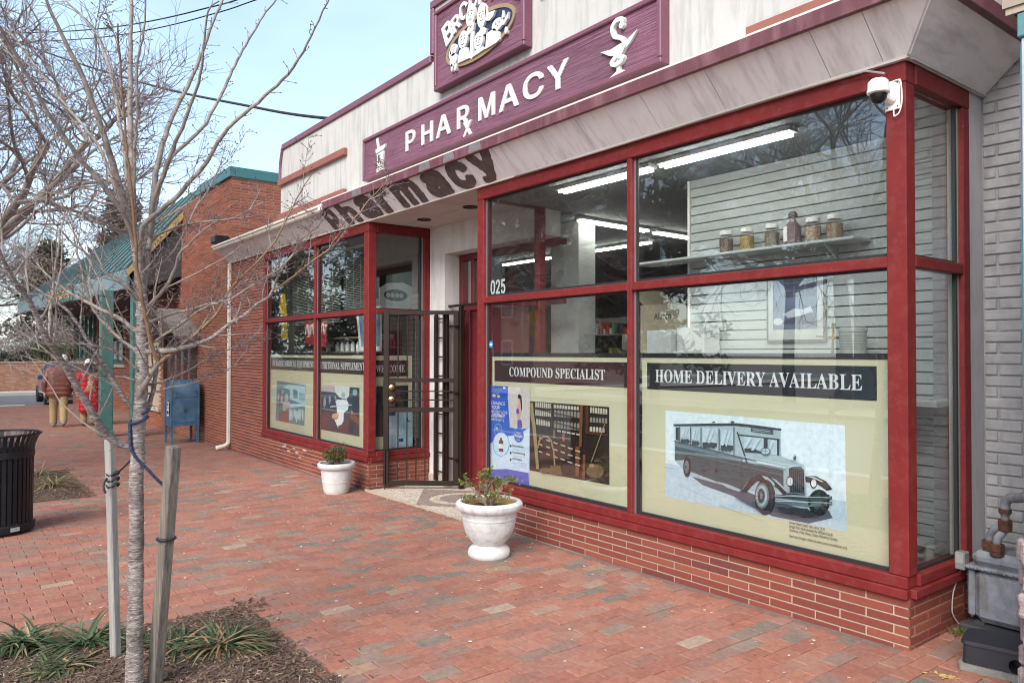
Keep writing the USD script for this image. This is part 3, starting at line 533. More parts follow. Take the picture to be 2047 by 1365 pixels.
# ================================================================== PRINTED WINDOW POSTERS
SERIF = {'A':(96,[[[-2,4,1,4,4,6,8,10,44,101,45,102,49,102,84,19,90,7,94,4,97,4,97,0,50,0,51,4,58,5,61,6,62,8,62,13,55,29,23,29,22,28,17,14,17,8,20,5,28,4,28,0,-2,0],[37,67,26,35,53,35,39,69]]]),'B':(97,[[[4,0,4,4,11,5,15,8,17,16,16,89,15,92,11,95,4,96,4,100,61,99,72,97,79,93,83,89,86,85,87,78,86,69,83,64,80,61,74,57,67,55,65,54,75,51,80,48,84,46,89,40,91,34,92,28,91,20,88,13,80,6,74,3,64,1],[40,12,42,7,44,6,54,6,59,7,62,11,64,15,66,20,66,35,63,43,57,48,50,50,40,51],[41,92,40,56,46,55,52,56,56,58,59,62,62,68,63,79,61,86,59,90,56,93,51,95,43,94]]]),'C':(102,[[[6,47,6,60,9,71,17,85,23,91,29,95,37,99,49,102,63,102,69,101,82,96,87,96,91,98,92,102,96,102,96,67,91,68,90,73,85,81,76,91,71,94,63,97,53,97,46,94,39,88,34,76,32,63,31,46,33,34,36,21,41,14,44,11,52,6,59,5,67,6,80,11,87,15,94,23,98,19,90,9,83,4,72,-1,61,-2,44,-1,29,4,18,14,12,22,7,34]]]),'D':(109,[[[3,100,61,99,75,96,87,89,96,79,100,70,102,58,102,41,101,34,99,26,93,15,83,7,77,4,67,1,58,0,4,0,4,4,13,6,16,11,16,88,15,92,12,94,9,96,3,96],[40,89,40,12,42,7,44,6,54,6,64,9,69,15,74,24,77,40,76,66,71,82,69,85,62,92,55,94,46,95,41,92]]]),'E':(97,[[[3,0,3,4,10,4,13,6,16,10,17,13,17,85,14,93,9,96,4,96,4,100,87,100,87,70,84,70,81,82,76,88,72,91,65,93,56,94,46,94,41,92,40,88,40,54,50,55,55,57,58,60,61,65,63,75,67,75,67,26,63,26,61,38,56,45,47,48,40,48,40,13,41,9,43,7,46,6,58,6,70,9,78,13,83,19,90,31,94,31,88,0]]]),'H':(115,[[[4,0,4,4,11,5,15,8,17,16,17,85,15,92,10,95,4,96,4,100,53,100,53,96,44,94,41,90,40,55,75,55,75,89,72,94,62,96,62,100,111,100,111,96,103,94,100,92,99,88,99,12,101,8,103,6,111,4,111,0,62,0,62,4,71,6,74,10,74,48,40,48,41,11,43,6,48,4,53,4,53,0]]]),'I':(57,[[[3,0,3,4,8,4,13,7,17,13,17,88,14,94,9,96,3,96,3,100,53,100,53,96,44,94,41,92,40,87,40,15,42,8,45,6,54,4,54,0]]]),'L':(93,[[[4,0,4,4,11,5,15,8,17,16,16,89,12,94,4,96,4,100,55,100,55,96,47,96,44,94,41,92,40,87,41,10,43,7,46,6,58,6,71,9,78,14,82,19,90,34,94,34,88,0]]]),'M':(139,[[[3,0,3,4,10,5,15,8,17,14,17,87,15,92,13,94,3,96,3,100,41,99,69,32,72,36,98,99,136,99,136,96,129,95,125,92,123,86,123,14,125,8,127,5,135,4,135,0,87,0,87,4,95,6,98,8,99,11,99,85,63,0,59,0,58,1,26,78,24,83,23,83,23,12,25,8,27,6,37,4,37,0]]]),'N':(108,[[[4,0,4,4,13,6,17,12,17,85,8,95,4,96,4,100,34,100,85,38,85,89,83,94,72,96,72,99,105,100,105,96,97,94,94,92,93,88,93,-2,88,-2,86,0,27,73,24,75,24,10,27,6,37,4,37,0]]]),'O':(115,[[[6,43,6,57,7,64,10,71,15,80,22,89,29,94,41,100,49,102,59,102,70,101,78,99,89,93,98,85,102,79,107,68,109,61,109,39,106,29,101,20,93,11,84,4,76,1,67,-2,52,-2,45,-1,36,2,27,7,17,16,12,23,8,34],[33,66,33,30,37,17,43,9,48,5,56,2,63,3,70,6,76,12,80,21,83,36,83,63,79,79,74,89,68,94,62,97,50,96,45,94,39,87,35,78]]]),'P':(91,[[[4,0,4,4,11,5,15,8,17,16,17,85,15,92,10,95,4,96,4,100,62,99,73,97,82,91,86,87,90,77,89,65,85,56,77,50,69,47,55,45,40,44,41,11,43,6,48,4,53,4,53,0],[40,51,48,50,56,52,61,57,63,60,64,66,63,82,61,89,56,93,51,94,45,94,41,92]]]),'Q':(115,[[[6,43,6,57,10,71,13,79,20,87,29,94,41,100,56,102,72,101,85,95,91,91,98,85,106,71,109,56,109,44,107,32,99,17,88,7,80,2,74,1,73,-1,77,-8,84,-14,95,-18,100,-18,108,-16,109,-20,94,-25,75,-25,66,-23,58,-20,49,-13,44,-7,41,0,28,6,17,17,9,30],[32,61,33,31,36,20,41,12,46,6,53,3,60,2,68,5,75,11,79,19,82,30,83,42,83,57,82,71,78,81,75,87,70,93,62,97,53,97,45,94,40,89,36,82,33,71]]]),'R':(104,[[[4,0,4,4,11,5,15,8,17,16,17,85,15,92,10,95,4,96,4,100,61,99,77,96,85,91,88,87,91,78,91,69,90,64,85,56,74,50,71,50,70,48,95,10,101,4,106,4,106,0,74,0,44,47,40,46,40,13,42,8,46,5,53,4,53,0],[40,52,51,52,56,53,59,55,63,58,65,62,66,67,66,83,62,90,56,94,45,94,42,93,41,91]]]),'S':(85,[[[9,34,14,34,16,26,20,16,27,9,33,5,41,3,49,4,54,6,59,11,61,15,61,20,58,29,50,35,26,47,17,55,12,63,11,67,11,79,13,85,16,91,22,97,28,100,34,102,42,102,67,98,69,99,71,102,74,102,74,70,71,70,67,79,63,86,57,93,50,96,40,98,35,96,28,91,26,87,27,78,33,71,64,56,68,53,76,44,79,36,79,23,77,17,74,11,64,2,54,-1,45,-2,34,-2,21,2,16,2,14,0,13,-2,9,-2]]]),'T':(93,[[[2,70,2,100,90,99,90,69,86,70,86,74,84,80,81,86,76,91,66,94,58,95,58,14,59,9,61,6,65,4,72,4,72,0,20,0,20,4,29,5,32,8,34,15,34,95,26,94,17,91,12,86,9,80,7,71]]]),'U':(108,[[[3,100,53,100,53,96,43,94,40,89,40,23,41,17,45,11,51,6,56,5,68,6,77,9,82,15,84,20,86,28,86,87,85,91,82,94,72,96,72,99,104,100,104,96,97,94,94,91,93,87,92,27,89,15,86,10,82,5,76,1,69,-1,52,-3,40,-2,34,0,28,3,22,9,18,18,16,29,16,87,13,93,8,96,3,96]]]),'V':(94,[[[-3,96,-3,100,46,100,46,96,39,96,34,92,34,87,57,33,62,44,78,88,77,94,72,96,66,96,66,100,97,100,97,96,91,95,87,91,83,84,50,-3,46,-2,7,89,3,94]]]),'W':(134,[[[-4,96,-3,100,40,99,40,96,35,96,31,93,31,88,42,52,49,35,66,76,64,85,61,92,57,95,50,96,50,100,96,100,96,96,91,96,88,94,86,90,104,38,105,39,120,86,120,91,119,94,115,96,110,96,110,100,137,100,137,96,132,94,130,92,126,85,98,-2,93,-2,71,65,69,66,68,64,43,0,42,-2,37,-2,6,89,3,94]]]),'Y':(93,[[[-3,96,-3,100,45,100,45,96,38,96,36,94,34,93,34,89,55,50,76,86,77,90,75,93,71,96,65,96,64,99,96,100,96,96,90,94,85,88,59,45,60,10,63,6,72,4,72,0,22,0,22,4,30,5,34,10,35,40,7,90,3,94]]]),'X':(103,[[[2,4,11,6,18,12,42,46,17,85,8,95,3,96,3,100,53,100,53,96,48,96,44,95,42,92,42,89,58,64,72,84,74,89,74,92,72,95,64,96,64,100,101,99,101,96,92,95,83,88,62,58,92,10,98,4,102,4,102,0,52,0,52,4,61,5,63,7,64,9,61,17,46,39,30,17,27,11,28,8,30,5,38,4,38,0,2,0]]])}
SAPLING = [('trunk',0.037,0.026,[[-3.814,-3.388,-0.02],[-3.807,-3.388,0.325],[-3.8,-3.388,0.67],[-3.796,-3.389,0.946],[-3.789,-3.386,1.176],[-3.778,-3.377,1.383],[-3.774,-3.375,1.544],[-3.771,-3.375,1.705]]),('trunk2',0.026,0.02,[[-3.771,-3.375,1.705],[-3.772,-3.38,1.843],[-3.776,-3.388,1.935],[-3.782,-3.398,2.038],[-3.792,-3.414,2.146]]),('L3',0.018,0.005,[[-3.792,-3.414,2.146],[-3.779,-3.444,2.228],[-3.757,-3.484,2.345],[-3.735,-3.517,2.448],[-3.715,-3.552,2.549],[-3.698,-3.585,2.634],[-3.671,-3.647,2.783],[-3.66,-3.692,2.863],[-3.649,-3.727,2.932],[-3.629,-3.78,3.04],[-3.61,-3.812,3.117]]),('L4',0.012,0.004,[[-3.798,-3.422,2.153],[-3.882,-3.423,2.366],[-3.963,-3.429,2.567],[-4.057,-3.443,2.795],[-4.138,-3.461,2.982],[-4.224,-3.496,3.146],[-4.326,-3.558,3.279],[-4.422,-3.622,3.383],[-4.508,-3.68,3.477]]),('L2',0.017,0.007,[[-3.792,-3.414,2.146],[-3.81,-3.416,2.306],[-3.832,-3.416,2.517],[-3.855,-3.42,2.711],[-3.874,-3.418,2.912],[-3.888,-3.413,3.101],[-3.9,-3.409,3.249],[-3.912,-3.406,3.398]]),('L5',0.013,0.004,[[-3.785,-3.402,2.05],[-3.742,-3.436,2.144],[-3.693,-3.528,2.281],[-3.666,-3.612,2.367],[-3.627,-3.694,2.463],[-3.577,-3.781,2.57],[-3.513,-3.857,2.682],[-3.46,-3.913,2.764],[-3.427,-3.947,2.811],[-3.377,-3.989,2.876]]),('L6',0.009,0.003,[[-3.822,-3.472,2.266],[-4.002,-3.531,2.561],[-4.066,-3.564,2.636],[-4.142,-3.607,2.716],[-4.29,-3.691,2.883],[-4.424,-3.766,3.04],[-4.502,-3.812,3.132],[-4.597,-3.866,3.25]]),('L7',0.018,0.005,[[-3.772,-3.38,1.843],[-3.811,-3.355,2.01],[-3.847,-3.327,2.181],[-3.878,-3.313,2.307],[-3.917,-3.286,2.491],[-3.933,-3.254,2.617],[-3.943,-3.22,2.727],[-3.946,-3.183,2.819],[-3.945,-3.149,2.894],[-3.952,-3.075,3.095],[-3.962,-3.022,3.26],[-3.966,-2.972,3.4],[-3.971,-2.933,3.518]]),('L8',0.012,0.003,[[-3.778,-3.345,2.123],[-3.694,-3.347,2.273],[-3.611,-3.324,2.377],[-3.55,-3.309,2.454],[-3.493,-3.294,2.524],[-3.43,-3.277,2.598],[-3.372,-3.264,2.666],[-3.322,-3.253,2.725],[-3.28,-3.253,2.786],[-3.205,-3.262,2.902],[-3.157,-3.263,2.97],[-3.103,-3.236,2.994]]),('L9',0.012,0.004,[[-3.762,-3.356,2.051],[-3.857,-3.304,2.292],[-3.909,-3.258,2.452],[-3.928,-3.222,2.535],[-3.932,-3.146,2.623],[-3.936,-3.076,2.709],[-3.952,-3.014,2.822],[-3.968,-2.968,2.921],[-4.005,-2.871,3.143],[-4.021,-2.812,3.265],[-4.032,-2.747,3.386],[-4.038,-2.668,3.515],[-4.045,-2.613,3.617]]),('L10',0.013,0.003,[[-3.771,-3.381,1.912],[-3.69,-3.396,2.135],[-3.625,-3.357,2.193],[-3.551,-3.307,2.246],[-3.463,-3.254,2.322],[-3.392,-3.213,2.389],[-3.352,-3.193,2.432],[-3.316,-3.179,2.482],[-3.264,-3.151,2.531],[-3.21,-3.118,2.571],[-3.152,-3.083,2.612],[-3.097,-3.049,2.649],[-3.031,-3.01,2.695],[-2.991,-2.987,2.726],[-2.942,-2.965,2.776],[-2.905,-2.95,2.821],[-2.841,-2.929,2.9],[-2.781,-2.909,2.974],[-2.744,-2.898,3.022]]),('L11',0.009,0.003,[[-3.777,-3.414,2.232],[-3.706,-3.425,2.513],[-3.663,-3.427,2.663],[-3.619,-3.436,2.831],[-3.581,-3.429,2.936],[-3.544,-3.419,3.029],[-3.524,-3.423,3.104],[-3.51,-3.429,3.162]]),('B12',0.019,0.006,[[-3.795,-3.393,1.146],[-3.795,-3.439,1.156],[-3.784,-3.52,1.215],[-3.757,-3.566,1.291],[-3.725,-3.612,1.371],[-3.692,-3.653,1.449],[-3.665,-3.687,1.51],[-3.641,-3.721,1.563],[-3.617,-3.751,1.615],[-3.598,-3.774,1.654],[-3.578,-3.792,1.691],[-3.527,-3.833,1.78],[-3.499,-3.869,1.832],[-3.473,-3.902,1.877],[-3.419,-3.939,1.957],[-3.343,-3.99,2.062]]),('B12b',0.009,0.003,[[-4.086,-3.702,1.62],[-4.125,-3.703,1.731],[-4.176,-3.683,1.924],[-4.217,-3.66,2.099],[-4.249,-3.637,2.252],[-4.257,-3.625,2.304]]),('B13',0.011,0.004,[[-3.785,-3.417,1.327],[-3.785,-3.494,1.452],[-3.78,-3.529,1.522],[-3.777,-3.566,1.587],[-3.774,-3.606,1.655],[-3.772,-3.643,1.716],[-3.771,-3.674,1.763],[-3.777,-3.71,1.793],[-3.785,-3.754,1.826],[-3.792,-3.793,1.856],[-3.799,-3.865,1.927]]),('B14',0.014,0.006,[[-3.773,-3.375,1.581],[-3.748,-3.357,1.583],[-3.696,-3.32,1.59],[-3.651,-3.288,1.588],[-3.581,-3.239,1.603],[-3.477,-3.168,1.634],[-3.43,-3.138,1.663],[-3.384,-3.111,1.696],[-3.323,-3.074,1.732],[-3.27,-3.042,1.764],[-3.229,-3.019,1.795],[-3.186,-2.993,1.822],[-3.165,-2.986,1.849]]),('B14a',0.006,0.0025,[[-3.315,-2.932,1.861],[-3.293,-2.927,1.903],[-3.267,-2.916,1.941],[-3.231,-2.898,1.984],[-3.201,-2.883,2.017],[-3.17,-2.87,2.059],[-3.141,-2.855,2.09],[-3.094,-2.824,2.12],[-3.045,-2.802,2.18]]),('B14b',0.006,0.002,[[-3.315,-2.932,1.861],[-3.299,-2.895,1.887],[-3.283,-2.857,1.917],[-3.271,-2.829,1.945],[-3.261,-2.805,1.966],[-3.249,-2.775,1.995],[-3.234,-2.741,2.021],[-3.218,-2.704,2.054],[-3.207,-2.676,2.085],[-3.188,-2.621,2.167],[-3.162,-2.546,2.276],[-3.12,-2.439,2.406]]),('B15',0.015,0.009,[[-3.765,-3.392,1.372],[-3.742,-3.378,1.412],[-3.708,-3.356,1.467],[-3.686,-3.342,1.504],[-3.665,-3.326,1.531]]),('B15a',0.009,0.003,[[-3.683,-3.322,1.531],[-3.674,-3.356,1.612],[-3.648,-3.385,1.728],[-3.628,-3.406,1.811],[-3.606,-3.423,1.894],[-3.58,-3.439,1.981],[-3.559,-3.447,2.043],[-3.524,-3.461,2.145],[-3.484,-3.481,2.264],[-3.426,-3.51,2.435],[-3.377,-3.531,2.566],[-3.338,-3.546,2.667],[-3.255,-3.575,2.865]]),('B15b',0.01,0.002,[[-3.683,-3.322,1.531],[-3.665,-3.291,1.563],[-3.643,-3.253,1.594],[-3.617,-3.21,1.636],[-3.597,-3.175,1.675],[-3.575,-3.137,1.716],[-3.558,-3.107,1.756],[-3.543,-3.078,1.813],[-3.533,-3.059,1.855],[-3.523,-3.039,1.893],[-3.507,-3.011,1.925],[-3.491,-2.984,1.956],[-3.475,-2.955,1.994],[-3.461,-2.932,2.024],[-3.448,-2.909,2.055],[-3.438,-2.891,2.079],[-3.43,-2.876,2.112],[-3.422,-2.86,2.147],[-3.407,-2.83,2.212],[-3.392,-2.798,2.293],[-3.376,-2.766,2.365],[-3.358,-2.732,2.425]]),('B16',0.012,0.005,[[-3.799,-3.368,1.261],[-3.799,-3.359,1.277],[-3.806,-3.333,1.347],[-3.83,-3.303,1.475],[-3.844,-3.29,1.543],[-3.854,-3.281,1.59],[-3.875,-3.273,1.669],[-3.899,-3.275,1.735],[-3.916,-3.278,1.779]]),('B17',0.012,0.004,[[-3.797,-3.376,1.655],[-3.814,-3.389,1.676],[-3.847,-3.417,1.706],[-3.878,-3.443,1.734],[-3.919,-3.48,1.758],[-3.969,-3.525,1.784],[-4.027,-3.577,1.825],[-4.082,-3.626,1.861],[-4.156,-3.692,1.922],[-4.235,-3.756,2.02]]),('B18',0.009,0.003,[[-3.807,-3.386,1.571],[-3.833,-3.4,1.594],[-3.907,-3.446,1.644],[-3.956,-3.474,1.684],[-3.997,-3.497,1.72],[-4.065,-3.534,1.788],[-4.122,-3.552,1.88],[-4.186,-3.57,1.991],[-4.263,-3.587,2.135],[-4.341,-3.6,2.295]]),('B19',0.01,0.003,[[-3.75,-3.381,1.727],[-3.727,-3.369,1.772],[-3.677,-3.332,1.835],[-3.627,-3.296,1.897],[-3.594,-3.278,1.961],[-3.567,-3.266,2.02],[-3.523,-3.233,2.069],[-3.474,-3.196,2.118],[-3.405,-3.139,2.164]]),('B20',0.008,0.003,[[-3.772,-3.377,1.705],[-3.76,-3.356,1.716],[-3.718,-3.289,1.749],[-3.687,-3.238,1.766],[-3.653,-3.183,1.782],[-3.615,-3.12,1.809],[-3.575,-3.055,1.832],[-3.557,-3.024,1.858]]),('B21',0.007,0.002,[[-3.732,-3.371,1.612],[-3.648,-3.327,1.646],[-3.558,-3.281,1.69],[-3.462,-3.236,1.743],[-3.362,-3.186,1.784],[-3.265,-3.135,1.807],[-3.185,-3.098,1.842],[-3.105,-3.062,1.88],[-3.001,-3.016,1.926],[-2.916,-2.987,1.981]]),('B22',0.005,0.0015,[[-3.795,-3.365,1.382],[-3.773,-3.297,1.404],[-3.739,-3.196,1.426],[-3.705,-3.093,1.46],[-3.678,-3.008,1.507],[-3.657,-2.944,1.538],[-3.639,-2.89,1.572]]),('B23',0.006,0.0015,[[-3.802,-3.36,1.427],[-3.796,-3.271,1.449],[-3.791,-3.179,1.49],[-3.787,-3.082,1.547],[-3.779,-2.99,1.591],[-3.771,-2.908,1.629],[-3.773,-2.82,1.718]]),('B24',0.007,0.002,[[-3.743,-3.392,1.818],[-3.741,-3.43,1.861],[-3.743,-3.485,1.903],[-3.746,-3.544,1.944],[-3.741,-3.604,2.006],[-3.739,-3.672,2.065],[-3.727,-3.739,2.143],[-3.707,-3.786,2.22]]),('B25',0.006,0.002,[[-3.753,-3.396,1.498],[-3.746,-3.44,1.54],[-3.739,-3.503,1.589],[-3.739,-3.572,1.611],[-3.739,-3.649,1.617],[-3.738,-3.724,1.631],[-3.734,-3.814,1.647],[-3.728,-3.902,1.654]]),('B26',0.006,0.002,[[-3.811,-3.383,1.915],[-3.817,-3.336,1.965],[-3.818,-3.271,2.017],[-3.834,-3.2,2.12],[-3.87,-3.124,2.28],[-3.888,-3.06,2.39],[-3.914,-2.993,2.531],[-3.946,-2.96,2.645]]),('B27',0.006,0.002,[[-3.764,-3.41,1.453],[-3.775,-3.445,1.465],[-3.796,-3.512,1.472],[-3.816,-3.579,1.488],[-3.835,-3.655,1.527],[-3.854,-3.739,1.578],[-3.881,-3.838,1.61],[-3.898,-3.91,1.636]]),('B28',0.006,0.002,[[-3.789,-3.376,2.099],[-3.773,-3.325,2.125],[-3.748,-3.244,2.165],[-3.717,-3.151,2.194],[-3.676,-3.037,2.213],[-3.64,-2.93,2.268],[-3.613,-2.842,2.335]])]
